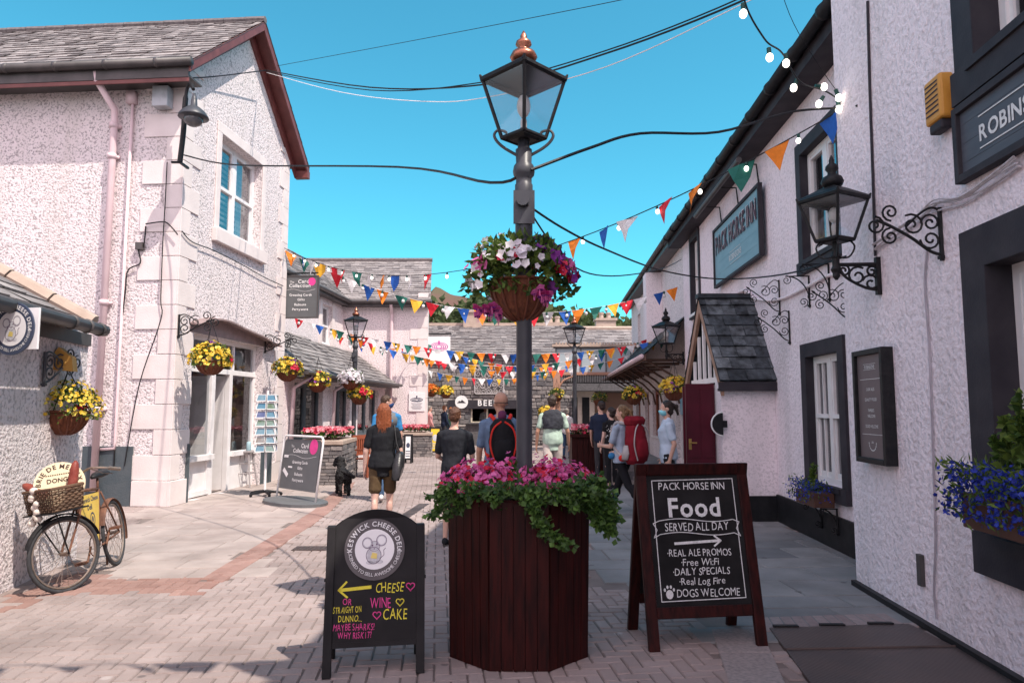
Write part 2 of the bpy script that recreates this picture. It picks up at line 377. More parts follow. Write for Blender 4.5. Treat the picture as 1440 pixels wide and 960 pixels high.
# ---------------------------------------------------------------- building helpers
def wallgrid(mb,u0,u1,v0,v1,holes,depth=.14,w=0):
    us=sorted({u0,u1,*[h[0] for h in holes],*[h[2] for h in holes]}); vs=sorted({v0,v1,*[h[1] for h in holes],*[h[3] for h in holes]})
    us=[x for x in us if u0-1e-6<=x<=u1+1e-6]; vs=[x for x in vs if v0-1e-6<=x<=v1+1e-6]
    for a,b in zip(us,us[1:]):
        for c,d in zip(vs,vs[1:]):
            mu,mv=(a+b)/2,(c+d)/2
            if any(h[0]<mu<h[2] and h[1]<mv<h[3] for h in holes): continue
            mb.poly([(a,c,w),(b,c,w),(b,d,w),(a,d,w)])
    for h in holes:
        a,c,b,d=h[:4]; dp=depth
        mb.poly([(a,c,w),(a,d,w),(a,d,w-dp),(a,c,w-dp)]); mb.poly([(b,c,w),(b,c,w-dp),(b,d,w-dp),(b,d,w)])
        mb.poly([(a,d,w),(b,d,w),(b,d,w-dp),(a,d,w-dp)]); mb.poly([(a,c,w),(a,c,w-dp),(b,c,w-dp),(b,c,w)])
def sash(root,F,u0,v0,u1,v1,rec=.12,units=2,bars=1,glass=None,fr=.05,curtain=True,split=.5,surround=None,sw=.16,sill=True,smat=None,label=None,room=None,frmat=None):
    """sash window in the hole (u0,v0)-(u1,v1): frame, panes, sill, surround, dim recess behind"""
    mb=MB(F.M); w1=-rec; w0=w1-.07
    def bx(a,b,c,d,e=w0,f=w1): mb.box(a,b,c,d,e,f)
    bx(u0,u0+fr,v0,v1); bx(u1-fr,u1,v0,v1); bx(u0+fr,u1-fr,v1-fr,v1); bx(u0+fr,u1-fr,v0,v0+fr*1.2)
    n=units; W=(u1-u0)/n; vm=v0+(v1-v0)*split
    for i in range(n):
        a=u0+W*i+fr; b=u0+W*(i+1)-fr
        if i: bx(u0+W*i-fr*.9,u0+W*i+fr*.9,v0+fr*1.2,v1-fr)
        if split: bx(a,b,vm-fr*.45,vm+fr*.45,w0+.005,w1+.012)
        for k in range(bars):
            x=a+(b-a)*(k+1)/(bars+1); bx(x-.012,x+.012,v0+fr*1.2,v1-fr,w0+.02,w1-.012)
        # sash stiles: lower sash sits further back
        for x in (a,b-fr*.55): bx(x,x+fr*.55,v0+fr*1.2,vm,w0+.008,w1-.022)
        for x in (a,b-fr*.55): bx(x,x+fr*.55,vm,v1-fr,w0+.02,w1-.006)
        bx(a+fr*.55,b-fr*.55,v0+fr*1.2,v0+fr*2.4,w0+.008,w1-.022)
        bx(a+fr*.55,b-fr*.55,v1-fr*1.7,v1-fr,w0+.02,w1-.006)
    win=obj('window',mb,frmat or m_wood_w,root,label=label)
    g=MB(F.M); g.poly([(u0+.02,v0+.02,w0+.03),(u1-.02,v0+.02,w0+.03),(u1-.02,v1-.02,w0+.03),(u0+.02,v1-.02,w0+.03)])
    obj('pane',g,glass or m_glass,win)
    d=MB(F.M); e=w0-.02; f=w0-.9
    d.poly([(u0,v0,f),(u1,v0,f),(u1,v1,f),(u0,v1,f)])
    for (a,c,b,dd) in ((u0,v0,u0,v1),(u1,v0,u1,v1)): d.poly([(a,c,e),(a,c,f),(b,dd,f),(b,dd,e)])
    d.poly([(u0,v1,e),(u1,v1,e),(u1,v1,f),(u0,v1,f)]); d.poly([(u0,v0,e),(u0,v0,f),(u1,v0,f),(u1,v0,e)])
    obj('room',d,room or m_dark,win)
    if curtain:
        c=MB(F.M)
        for sgn in (0,1):
            cw=(u1-u0)*.24; a=u0 if not sgn else u1-cw; k=14
            for i in range(k):
                x0=a+cw*i/k; x1=a+cw*(i+1)/k; z0=w0-.12+.03*math.sin(i*1.9); z1=w0-.12+.03*math.sin((i+1)*1.9)
                c.poly([(x0,v0,z0),(x1,v0,z1),(x1,v1,z1),(x0,v1,z0)])
        obj('curtain',c,m_curt,win)
    if surround:
        s=MB(F.M); t=.035; q=.0
        s.box(u0-sw,u0,v0,v1,q,t); s.box(u1,u1+sw,v0,v1,q,t); s.box(u0-sw,u1+sw,v1,v1+sw,q,t)
        s.box(u0-sw,u1+sw,v0-sw,v0,q,t+.03)
        # painted reveals
        for x0,x1 in ((u0,u0+.004),(u1-.004,u1)): s.box(x0,x1,v0,v1,-rec,t-.002)
        s.box(u0+.004,u1-.004,v1-.004,v1,-rec,t-.002)
        obj('surround',s,surround,win)
    if sill:
        s=MB(F.M); s.box(u0-.02,u1+.02,v0-.06,v0-.002,-rec,.07 if not surround else .085); obj('sill',s,smat or m_wood_w,win)
    return win
def slates(mb,a,b,c,d,row=.2,wid=.28,lift=.012,M=None,jit=.06):
    """slate courses on the slope a-b (eave) to d-c (ridge), each slate its own tinted quad with a lip"""
    a,b,c,d=V(a),V(b),V(c),V(d); n=(b-a).cross(d-a).normalized()
    if n.z<0: n=-n
    H=((d-a).length+(c-b).length)/2; rows=max(2,int(H/row))
    mb.poly([a-n*.02,b-n*.02,c-n*.02,d-n*.02],.1)
    for i in range(rows):
        f0=i/rows; f1=min(1,(i+1.12)/rows)
        L0,R0=a.lerp(d,f0),b.lerp(c,f0); L1,R1=a.lerp(d,f1),b.lerp(c,f1); W=(R0-L0).length
        rw=wid*(1.15-.4*f0); x=-rnd()*rw
        while x<W:
            w2=rw*U(.75,1.3); x0=max(0,x)/W; x1=min(W,x+w2-.006)/W; x+=w2
            if x1<=x0: continue
            h=lift*U(.6,1.7); dn=U(-jit,jit)*.25*row*(L0-L1).normalized()
            p0=L0.lerp(R0,x0)+n*h+dn; p1=L0.lerp(R0,x1)+n*(h*U(.7,1.3))+dn; p2=L1.lerp(R1,x1); p3=L1.lerp(R1,x0)
            q0=p0-n*(h+.008); q1=p1-n*(h+.008); t=min(1,max(0,random.gauss(.45,.24)))
            mb.add([p0,p1,p2,p3],[(0,1,2,3)],t); mb.add([q0,q1,p1,p0],[(0,1,2,3)],t*.5)
def pipe(mb,pts,r,n=8): mb.tube(pts,r,n)
def smoothpath(P,k=6):
    P=[V(p) for p in P]; out=[]
    for i in range(len(P)-1):
        a=P[max(i-1,0)];b=P[i];c=P[i+1];d=P[min(i+2,len(P)-1)]
        for j in range(k):
            t=j/k; out.append(.5*((2*b)+(c-a)*t+(2*a-5*b+4*c-d)*t*t+(3*b-a-3*c+d)*t**3))
    out.append(P[-1]); return out
def spiral(cx,cy,r,turns,a0,dirn=1,k=14):
    return [(cx+r*(1-.82*i/(k*turns))*math.cos(a0+dirn*2*math.pi*i/k),cy+r*(1-.82*i/(k*turns))*math.sin(a0+dirn*2*math.pi*i/k)) for i in range(int(k*turns)+1)]
# ================================================================ GROUND
def inpoly(x,y,P):
    c=False; n=len(P)
    for i in range(n):
        x1,y1=P[i]; x2,y2=P[i-1]
        if (y1>y)!=(y2>y) and x<(x2-x1)*(y-y1)/(y2-y1)+x1: c=not c
    return c
def gp(*px): return [tuple(gnd(*q)[:2]) for q in px]
m_ground=mat('dusty_joint_sand',(.20,.16,.145),.95,(.15,.12,.11),ns=3,bump=.4)
m_pav=mat('concrete_block_paving',(.27,.215,.20),.9,(.345,.28,.265),tint=True,ns=1.1,var=.22,bump=.5,bs=70,spots=3.2)
m_redp=mat('red_brick_paving',(.25,.145,.122),.9,(.33,.205,.175),tint=True,ns=2,var=.15,bump=.5,bs=70)
m_flag=mat('sandstone_flags',(.31,.255,.235),.9,(.40,.335,.31),tint=True,ns=2.2,var=.17,bump=.45,bs=55,spots=2.6)
m_flagg=mat('blue_grey_slate_flags',(.165,.17,.175),.8,(.27,.265,.26),tint=True,ns=2.0,var=.2,bump=.5,bs=45,spots=2.6)
m_kerb=mat('granite_kerb',(.30,.26,.25),.85,(.20,.18,.18),ns=40,bump=.4)
g=MB(); g.poly([(-400,-200,-.012),(400,-200,-.012),(400,600,-.012),(-400,600,-.012)]); struct('ground',g,m_ground)
LF=gp((90,800),(150,806),(287,812),(352,772),(416,733),(442,716),(458,700),(470,690),(480,678),(380,672),(236,708),(120,778))
BAND=gp((287,812),(352,772),(416,733),(442,716),(458,700),(470,690),(480,678),(500,678),(492,692),(478,706),(462,722),(436,741),(372,782),(310,820))
RF=gp((824,826),(905,826),(985,870),(1070,902),(1300,890),(1215,826),(1225,790),(1100,735),(955,640),(905,622),(858,640),(835,690))
KERB=gp((1000,884),(1070,884),(1108,968),(1028,968))
HATCH=gp((1082,884),(1278,878),(1470,975),(1150,975))
SETT=gp((1066,868),(1245,862),(1285,884),(1075,888))
FRONTBAND=gp((0,846),(95,806),(150,806),(287,812),(310,820),(290,838),(160,833),(60,838),(0,870))
def slab(mb,cx,cy,L,W,ang,h,gap,t,z=0):
    a=L/2-gap/2; b=W/2-gap/2; c,s=math.cos(ang),math.sin(ang); e=.006
    f=lambda x,y,zz:(cx+x*c-y*s,cy+x*s+y*c,zz)
    lo=[f(-a,-b,z-.01),f(a,-b,z-.01),f(a,b,z-.01),f(-a,b,z-.01)]
    dz=[U(-.0018,.0018) for _ in range(4)]
    hi=[f(-a+e,-b+e,z+h+dz[0]),f(a-e,-b+e,z+h+dz[1]),f(a-e,b-e,z+h+dz[2]),f(-a+e,b-e,z+h+dz[3])]
    mb.add(lo+hi,[(4,5,6,7),(0,1,5,4),(1,2,6,5),(2,3,7,6),(3,0,4,7)],t)
pav=MB(); red=MB()
# herringbone blocks 200 x 100 mm, laid square to the street
ang=R(6); ca,sa=math.cos(ang),math.sin(ang)
for a_ in range(-5,330):
    for b_ in range(-30,30):
        for k in (0,1):
            # herringbone lattice: one block along, one block across
            bx=.1*(a_+4*(b_-a_//4)); by=.1*a_
            if k==0: x,y,L,W=bx+.10,by+.05,.2,.1
            else: x,y,L,W=bx-.05,by+.10,.1,.2
            X=x*ca-y*sa; Y=x*sa+y*ca
            if not(-7.5<X<6 and .8<Y<31.8): continue
            if any(inpoly(X,Y,q) for q in (LF,RF,KERB,HATCH,BAND,SETT)): continue
            t=min(1,max(0,random.gauss(.45,.22)))
            if inpoly(X,Y,FRONTBAND) and rnd()<.93: slab(red,X,Y,L,W,ang,0,.008,t)
            else: slab(pav,X,Y,L,W,ang,0,.008,t)
struct('block_paving',pav,m_pav)
# soldier course of red bricks along the flags
for n_ in range(6):
    mid=[((BAND[n_][0]*(1-q)+BAND[13-n_][0]*q),(BAND[n_][1]*(1-q)+BAND[13-n_][1]*q)) for q in (.2,.5,.8)]
    nxt=[((BAND[n_+1][0]*(1-q)+BAND[12-n_][0]*q),(BAND[n_+1][1]*(1-q)+BAND[12-n_][1]*q)) for q in (.2,.5,.8)]
    for a,b in zip(mid,nxt):
        d=V((b[0]-a[0],b[1]-a[1],0)); k=max(1,int(d.length/.2)); th=math.atan2(d.y,d.x)
        for q in range(k):
            f=(q+.5)/k; slab(red,a[0]+d.x*f,a[1]+d.y*f,d.length/k,.118,th,.007,.008,min(1,max(0,random.gauss(.5,.22))))
struct('red_brick_edging',red,m_redp)
def flags(P,ang,rows,mat_,name,lens=(.45,.95),z=.001,gap=.012):
    mb=MB(); c,s=math.cos(ang),math.sin(ang)
    rot=[(x*c+y*s,-x*s+y*c) for x,y in P]; x0=min(p[0] for p in rot);x1=max(p[0] for p in rot);y0=min(p[1] for p in rot);y1=max(p[1] for p in rot)
    y=y0
    while y<y1:
        h=random.choice(rows); x=x0-rnd()*.6
        while x<x1:
            L=U(*lens)
            # clip each flag to the region by sampling corners
            ins=sum(inpoly(x+L*a,y+h*b,rot) for a in (.15,.85) for b in (.15,.85))
            if ins>=2:
                X,Y=x+L/2,y+h/2; slab(mb,X*c-Y*s,X*s+Y*c,L,h,ang,z,gap,min(1,max(0,random.gauss(.5,.22))))
            x+=L
        y+=h
    struct(name,mb,mat_)
flags(LF,R(4),(.42,.5,.6),m_flag,'sandstone_footpath')
flags(RF,R(3),(.36,.45,.55),m_flagg,'slate_footpath',(.45,1.0))
k=MB()
for a,b in ((0,.45),(.46,.99)):
    P=[V((*q,0)) for q in KERB]; q=[P[0].lerp(P[3],a),P[1].lerp(P[2],a),P[1].lerp(P[2],b),P[0].lerp(P[3],b)]
    k.prism([(p.x,p.y) for p in q],-.02,.006)
struct('granite_kerb',k,m_kerb,bevel=.008)
k=MB(); P=[V((*q,0)) for q in SETT]
for i in range(12):
    a,b=i/12,(i+.93)/12; q=[P[0].lerp(P[1],a),P[0].lerp(P[1],b),P[3].lerp(P[2],b),P[3].lerp(P[2],a)]
    k.prism([(p.x,p.y) for p in q],-.02,.004,rnd())
struct('row_of_setts',k,mat('worn_pink_setts',(.22,.165,.16),.85,(.30,.24,.23),tint=True,ns=20,bump=.6,bs=40),bevel=.006)
m_steel=bpy.data.materials.new('chequer_plate'); m_steel.use_nodes=True
def _st():
    n=m_steel.node_tree.nodes; l=m_steel.node_tree.links; b=n['Principled BSDF']
    b.inputs['Base Color'].default_value=(.075,.058,.055,1); b.inputs['Metallic'].default_value=.35; b.inputs['Roughness'].default_value=.45
    tc=n.new('ShaderNodeTexCoord'); mp=n.new('ShaderNodeMapping'); mp.inputs['Rotation'].default_value=(0,0,R(45)); mp.inputs['Scale'].default_value=(38,38,38)
    ch=n.new('ShaderNodeTexVoronoi'); ch.inputs['Randomness'].default_value=0; ch.inputs['Scale'].default_value=1
    l.new(tc.outputs['Object'],mp.inputs[0]); l.new(mp.outputs[0],ch.inputs['Vector'])
    bp=n.new('ShaderNodeBump'); bp.inputs['Strength'].default_value=.9; bp.inputs['Distance'].default_value=.004; bp.invert=True
    l.new(ch.outputs['Distance'],bp.inputs['Height']); l.new(bp.outputs[0],b.inputs['Normal'])
    nz=n.new('ShaderNodeTexNoise'); nz.inputs['Scale'].default_value=2.5; nz.inputs['Detail'].default_value=6; l.new(tc.outputs['Object'],nz.inputs['Vector'])
    cr=n.new('ShaderNodeMix'); cr.data_type='RGBA'; cr.inputs[6].default_value=(.05,.042,.043,1); cr.inputs[7].default_value=(.14,.095,.08,1)
    l.new(nz.outputs[0],cr.inputs[0]); l.new(cr.outputs[2],b.inputs['Base Color'])
_st()
P=[V((*q,0)) for q in HATCH]
hat=thing('cellar_hatch','pair of rusty chequer plate cellar flaps set in the path by the white wall','cellar hatch',tuple(P[0]))
for a,b in ((0,.40),(.41,1)):
    q=[P[0].lerp(P[3],a),P[1].lerp(P[2],a),P[1].lerp(P[2],b),P[0].lerp(P[3],b)]; k=MB(); k.prism([(p.x,p.y) for p in q],-.02,.012)
    o=obj('flap',k,m_steel,hat,bevel=.003)
k=MB(); a,b=P[0].lerp(P[3],.405),P[1].lerp(P[2],.405); k.tube([a+V((0,0,.012)),b+V((0,0,.012))],.012,6); obj('seam_bar',k,m_steel,hat)
k=MB()
for f in (.12,.45,.8): c=P[0].lerp(P[1],f); k.box(c.x-.09,c.x+.09,c.y-.01,c.y+.03,0,.022)
obj('hinge',k,m_iron,hat)
dc=MB(); c=gnd(438,771); dc.box(c.x-.2,c.x+.2,c.y-.12,c.y+.12,-.005,.007)
for i in range(7): dc.box(c.x-.17+i*.052,c.x-.15+i*.052,c.y-.1,c.y+.1,.007,.011)
single('drain_cover',dc,m_steel,'small square iron drain cover in the block paving beside the red edging','drain cover')
dc=MB(); a=gnd(545,742); b=gnd(598,707); d=(b-a).normalized(); n_=V((-d.y,d.x,0)); L=(b-a).length
for i in range(int(L/.09)):
    p=a+d*(i*.09); dc.add([p+n_*.09+V((0,0,.003)),p+d*.07+n_*.09+V((0,0,.003)),p+d*.07-n_*.09+V((0,0,.003)),p-n_*.09+V((0,0,.003))],[(0,1,2,3)])
single('drain_channel',dc,m_steel,'slotted iron drain channel running along the middle of the street','drain')
# ================================================================ LEFT GABLE HOUSE
A=V((-5.68,11.94,0)); dA=V((.08,1,0)).normalized()
FA=Fr(A,dA); FB=Fr(A,(1,-.08)); GW=4.55; EV=7.70; AP=9.55
house=thing('gabled_house','tall pink pebbledashed house with cream quoins and a slate roof, left of the street','house',tuple(A+dA*GW/2))
sw0,sh1=FA.px(306,169); sw1,_=FA.px(373,227); _,sh0=FA.px(294,337)
wu0,wu1,wv0,wv1=sw0+.17,sw1-.14,sh0+.27,sh1-.20
su0=FA.px(262,692)[0]; su1=FA.px(364,672)[0]; SHH=2.95
mb=MB(FA.M); wallgrid(mb,0,GW,0,EV,[(wu0,wv0,wu1,wv1),(su0,0,su1,SHH)],.2)
mb.poly([(0,EV,0),(GW,EV,0),(GW/2,AP,0)])
mb.M=FB.M; mb.poly([(-10,0,0),(0,0,0),(0,EV,0),(-10,EV,0)])
mb.M=FA.M; mb.poly([(GW,0,0),(GW,0,-10),(GW,EV,-10),(GW,EV,0)]); mb.poly([(0,0,-10),(GW,0,-10),(GW,EV,-10),(GW/2,AP,-10),(0,EV,-10)])
obj('wall',mb,m_pink,house)
# quoins wrap round the corner; a second stack on the far corner
q=MB(FA.M); q2=MB(FA.M)
z=0;i=0
while z<EV-.1:
    h=min(.42,EV-z); a,b=((.55,.30),(.27,.72))[i%2]
    if i==0: a,b=.45,.62
    e=.022 if i else .06
    q.box(-e,a,z+.004,z+h-.006,-.002,e); q.box(-e,-.002,z+.004,z+h-.006,-b,-.002)
    a2=(.5,.28)[i%2]; q2.box(GW-a2,GW+.02,z+.004,z+h-.006,-.002,.022)
    z+=h;i+=1
obj('quoin',q,m_quoin,house,bevel=.006); obj('quoin',q2,m_quoin,house)
pl=MB(FA.M); pl.box(.48,su0-.02,0,1.0,0,.045); pl.box(su1+.05,GW-.52,0,1.0,0,.03); pl.M=FB.M; pl.box(-10,-.64,0,.98,0,.04); obj('plinth',pl,m_plinth,house)
wn=sash(house,FA,wu0,wv0,wu1,wv1,.17,2,0,m_glass,.07,True,.5,None,sill=False,room=m_room)
s=MB(FA.M); t=.03
s.box(wu0-.17,wu0,wv0,wv1,0,t); s.box(wu1,wu1+.16,wv0,wv1,0,t); s.box(wu0-.17,wu1+.16,wv1,wv1+.2,0,t); s.box(wu0-.22,wu1+.2,wv0-.26,wv0-.003,0,.10); obj('surround',s,m_quoin,wn,bevel=.01)
bl=MB(FA.M)
for i in range(16): zz=wv0+.1+(wv1-wv0-.15)*i/16; bl.box(wu0+.05,wu1-.05,zz,zz+.05,-.36,-.34)
obj('blind',bl,m_curt,wn)
# roof: near slope, far slope, ridge, barge boards
ov=.34; k=(AP-EV)/(GW/2)
def RP(u,v,w): return FA.p(u,v,w)
rl=MB()
ee=-.45; ez=EV+k*ee+.12
slates(rl,RP(ee,ez,-10.3),RP(ee,ez,ov),RP(GW/2,AP+.14,ov),RP(GW/2,AP+.14,-10.3),.20,.26,.016)
ee2=GW+.45; slates(rl,RP(ee2,ez,ov),RP(ee2,ez,-10.3),RP(GW/2,AP+.14,-10.3),RP(GW/2,AP+.14,ov),.21,.3)
rf=obj('roof',rl,m_slate,house)
rr=MB()
for i in range(24): w_=ov-.44*i; rr.tube([RP(GW/2,AP+.15,w_),RP(GW/2,AP+.155,w_-.43)],.075,8)
obj('ridge_tile',rr,m_slate,rf)
bb=MB(FA.M)
def barge(mb,u0,v0,u1,v1,w0,w1,h):
    P=[(u0,v0),(u1,v1),(u1,v1-h),(u0,v0-h)]
    mb.prism(P,w0,w1)
barge(bb,ee-.02,ez-.02,GW/2,AP+.12,ov-.05,ov-.01,.20); barge(bb,GW/2,AP+.12,ee2+.02,ez-.02,ov-.05,ov-.01,.20)
barge(bb,ee,ez-.05,GW/2,AP+.09,.003,ov-.06,.05); barge(bb,GW/2,AP+.09,ee2,ez-.05,.003,ov-.06,.05)
barge(bb,ee+.1,ez+.0,GW/2,AP+.02,.003,.05,.28); barge(bb,GW/2,AP+.02,ee2-.1,ez,.003,.05,.28)
bb.box(ee2-.12,ee2+.03,ez-.28,ez-.1,.01,ov)
obj('bargeboard',bb,m_maroon,house,bevel=.006)
gt=MB(); 
fz=ez-.06
gt.tube([RP(ee-.06,fz,-10),RP(ee-.06,fz,ov+.02)],.075,10)
for i in range(12): gt.tube([RP(ee-.06,fz,-.2-.9*i),RP(ee-.06,fz,-.27-.9*i)],.085,10)
obj('gutter',gt,m_gut,house,smooth=True)
fa=MB(FA.M); fa.box(ee+.0,ee+.04,fz-.24,fz+.05,-10,ov-.06); fa.box(ee+.04,-.003,fz-.22,fz-.19,-10,ov-.06); obj('fascia',fa,m_gut,house)
fb=MB(FA.M); fb.box(ee+.01,ee+.035,fz-.31,fz-.245,-10,ov-.06); obj('fascia',fb,m_maroon,house)
def FBu(x,y): return FB.px(x,y)
dp=MB(FB.M); u0=FBu(150,300)[0]
dp.M=None
P=[FB.p(u0-.05,fz-.08,.40),FB.p(u0-.03,fz-.22,.40),FB.p(u0+.12,fz-.62,.12),FB.p(u0+.12,fz-.8,.10),FB.p(u0+.10,.25,.10)]
dp.tube(P,.058,10)
for z in (1.55,3.35,5.9,6.45): dp.tube([FB.p(u0+.11,z,.1),FB.p(u0+.11,z+.09,.1)],.075,10); dp.M=FB.M; dp.box(u0+.03,u0+.2,z+.02,z+.07,0,.06); dp.M=None
obj('downpipe',dp,m_pipe,house,smooth=True)
dp=MB(); u1=FBu(176,400)[0]; dp.tube([FB.p(u1,fz-.35,.05),FB.p(u1,1.05,.05),FB.p(u1,.95,.05),FB.p(u1-.25,.93,.05)],.026,8)
dp.M=FB.M; dp.box(u1-.09,u1+.06,fz-.5,fz-.28,.0,.12); dp.M=None
obj('downpipe',dp,m_pipe,house,smooth=True)
# --- shop front
SR=.16
sf=MB(FA.M); W=su1-su0
def sx(px,y=600): return FA.px(px,y,-SR)[0]
d0,d1=sx(300),sx(320)
TR=2.28
sf.box(su0,su0+.07,0,SHH,-SR-.08,-SR); sf.box(su1-.07,su1,0,SHH,-SR-.08,-SR); sf.box(su0,su1,SHH-.08,SHH,-SR-.08,-SR+.01)
sf.box(su0,su1,TR,TR+.1,-SR-.085,-SR+.012)
sf.box(d0-.14,d0,0,TR,-SR-.085,-SR+.015); sf.box(d1,d1+.12,0,TR,-SR-.085,-SR+.015)
sf.box(su0+.07,d0-.14,0,.72,-SR-.05,-SR-.02); sf.box(su0,d0-.1,.66,.76,-SR-.02,-SR+.10); sf.box(su0+.05,d0-.14,.02,.12,-SR-.02,-SR+.02); sf.box(su0+.02,su0+.1,.12,.66,-SR-.02,-SR+.02); sf.box(d0-.22,d0-.14,.12,.66,-SR-.02,-SR+.02)
sf.box(d1+.12,su1-.07,0,.72,-SR-.05,-SR-.02); sf.box(d1+.12,su1,.66,.76,-SR-.02,-SR+.08)
for f in (.33,.66): x=su0+W*f; sf.box(x-.02,x+.02,TR+.1,SHH-.08,-SR-.07,-SR)
shop=obj('shop_front',sf,m_wood_w,house,bevel=.004)
gl=MB(FA.M); gw=-SR-.04
for a,b,c,d in ((su0,d0-.1,.7,TR),(d1+.1,su1,.7,TR),(su0,su1,TR,SHH)): gl.poly([(a,c,gw),(b,c,gw),(b,d,gw),(a,d,gw)])
obj('pane',gl,m_glass_s,shop)
dr=MB(FA.M)   # door leaf, folded inwards
for a,b,c,d in ((d1+.0,d1+.04,0,TR),): dr.box(a,b,c+.02,d-.02,-SR-.95,-SR-.09)
obj('door',dr,m_wood_w,house)
rm=MB(FA.M); e=-SR-.09; f=-3.2
rm.poly([(su0-.3,0,f),(su1+.3,0,f),(su1+.3,3,f),(su0-.3,3,f)]); rm.poly([(su0-.3,0,e),(su0-.3,0,f),(su0-.3,3,f),(su0-.3,3,e)]); rm.poly([(su1+.3,0,e),(su1+.3,0,f),(su1+.3,3,f),(su1+.3,3,e)])
rm.poly([(su0-.3,3,e),(su1+.3,3,e),(su1+.3,3,f),(su0-.3,3,f)]); rm.poly([(su0-.3,.02,e),(su1+.3,.02,e),(su1+.3,.02,f),(su0-.3,.02,f)])
obj('shop_room',rm,m_shop,house)
hd=MB(FA.M); N=22
ha,hb=su0-.12,su1+.55
def hz(t): return SHH+.28+.22*math.sin(math.pi*min(1,t*1.15))-.10*t+.05*math.sin(t*9)
for i in range(N):
    t0,t1=i/N,(i+1)/N; a,b=ha+(hb-ha)*t0,ha+(hb-ha)*t1
    P=[(a,hz(t0)-.14,.0),(b,hz(t1)-.14,.0),(b,hz(t1)-.17,.20),(a,hz(t0)-.17,.20)]
    Q=[(p[0],p[1]+.03,p[2]) for p in P]
    hd.add(P+Q,[(0,1,2,3),(4,5,6,7),(0,1,5,4),(1,2,6,5),(2,3,7,6),(3,0,4,7)])
    # board between the hood and the shop front head
    hd.poly([(a,SHH+.002,.004),(b,SHH+.002,.004),(b,hz(t1)-.13,.004),(a,hz(t0)-.13,.004)])
obj('door_hood',hd,mat('weathered_lead_hood',(.30,.22,.21),.7,(.22,.16,.16),ns=6),house)
# ================================================================ DELI LEAN-TO (left edge)
FD=Fr((-4.69,7.84),(-.16,.987)); DE=2.45
deli=thing('deli_annexe','low pink pebbledashed annexe with a slate lean-to roof at the left edge','house',(-4.69,7.84,0))
mb=MB(FD.M); mb.poly([(-12,0,0),(0,0,0),(0,DE,0),(-12,DE,0)]); mb.poly([(0,0,0),(0,0,-4.5),(0,4.95,-4.5),(0,DE,0)]); mb.poly([(-12,0,0),(-12,0,-4.5),(-12,4.95,-4.5),(-12,DE,0)]); mb.poly([(-12,0,-4.5),(0,0,-4.5),(0,4.95,-4.5),(-12,4.95,-4.5)])
obj('wall',mb,m_pink,deli)
mb=MB(); sl_=.56; UE=FD.px(128,466,.2)[0]; UG=FD.px(146,473,.33)[0]
slates(mb,FD.p(-12,DE-.02,.26),FD.p(UE,DE-.02,.26),FD.p(UE,DE+.1+4.6*sl_,-4.4),FD.p(-12,DE+.1+4.6*sl_,-4.4),.26,.4,.02)
rf=obj('roof',mb,m_slate,deli)
mb=MB(); 
for i in range(11): a=.22-.42*i; z=DE+.03+(.26-a)*sl_; mb.tube([FD.p(UE,z,a),FD.p(UE,z+.40*sl_,a-.40)],.085,7)
obj('verge_coping',mb,m_coping,rf)
mb=MB(); mb.tube([FD.p(-12,DE-.03,.33),FD.p(UG,DE-.03,.33)],.062,10)
for u in (UG-.1,UG-.4,-1.2,-2.6): mb.tube([FD.p(u,DE-.03,.33),FD.p(u-.05,DE-.03,.33)],.072,10)
obj('gutter',mb,m_gut,deli,smooth=True)
mb=MB(FD.M); mb.box(-12,0,DE-.16,DE-.03,.003,.03); obj('fascia',mb,m_gut,deli)
mb=MB(FD.M); mb.tube([(-.62,DE-.1,.04),(-.62,.02,.04)],.03,8); 
# ================================================================ PINK BUILDING AT THE LEFT BEND
YB=26.0; XB0=-6.2; XB1=-3.12; EB=5.55; RB=7.75
FC=Fr((XB0,YB),(1,0)); FW=Fr((XB0-.08*10,YB-10),(.08,1))
bl=thing('corner_building','pink two storey building with slate roof, white quoins and lean-to shops beyond the gabled house','building',(XB0,YB,0))
LL=FW.u.dot(V((XB0,YB,0))-FW.o)
mb=MB(FC.M); mb.poly([(0,0,0),(XB1-XB0,0,0),(XB1-XB0,EB,0),(0,EB,0)]); mb.poly([(XB1-XB0,0,0),(XB1-XB0-.85,0,-6.4),(XB1-XB0-.85,EB,-6.4),(XB1-XB0,EB,0)])
mb.poly([(XB1-XB0,EB,0),(XB1-XB0-.85,EB,-6.4),(XB1-XB0-.42,RB-.1,-3.2)])
mb.M=FW.M; hu=FW.px(452,470)[0]; hu1=FW.px(466,470)[0]
wallgrid(mb,0,LL,0,EB,[(hu,3.75,hu1,5.15)],.15)
mb.poly([(0,0,0),(0,0,-8),(0,EB,-8),(0,EB,0)]); mb.poly([(0,0,-8),(LL,0,-8),(LL,EB,-8),(0,EB,-8)])
obj('wall',mb,m_pink2,bl)
sash(bl,FW,hu,3.75,hu1,5.15,.12,1,0,m_glass,.06,True)
mb=MB(FW.M)
mb.box(hu-.25,hu,3.6,5.3,0,.03); mb.box(hu1,hu1+.25,3.6,5.3,0,.03); obj('surround',mb,m_quoin,bl)
mb=MB(FC.M); z=2.0;i=0; X1=XB1-XB0
while z<EB-.1:
    a=(.34,.62)[i%2]; mb.box(X1-a,X1+.02,z+.005,z+.42,-.3,.02); z+=.43;i+=1
mb.box(X1-.36,X1+.02,0,1.99,-.3,.02)
obj('quoin',mb,m_quoin,bl)
mb=MB()   # hipped/valley roof: slope to the street and slope to the camera, meeting in a valley
ov=.3
yR=YB+3.2
xm=XB0-1.6
k2=(RB-EB)/3.2
slates(mb,(XB0-.1,YB-ov,EB-.02),(XB1+.15,YB-ov,EB-.02),(XB1-.22,yR,RB),(XB0-2.6,yR,RB),.21,.34,.016)
wx=FW.p(LL,0,ov); w0=FW.p(0,0,ov)
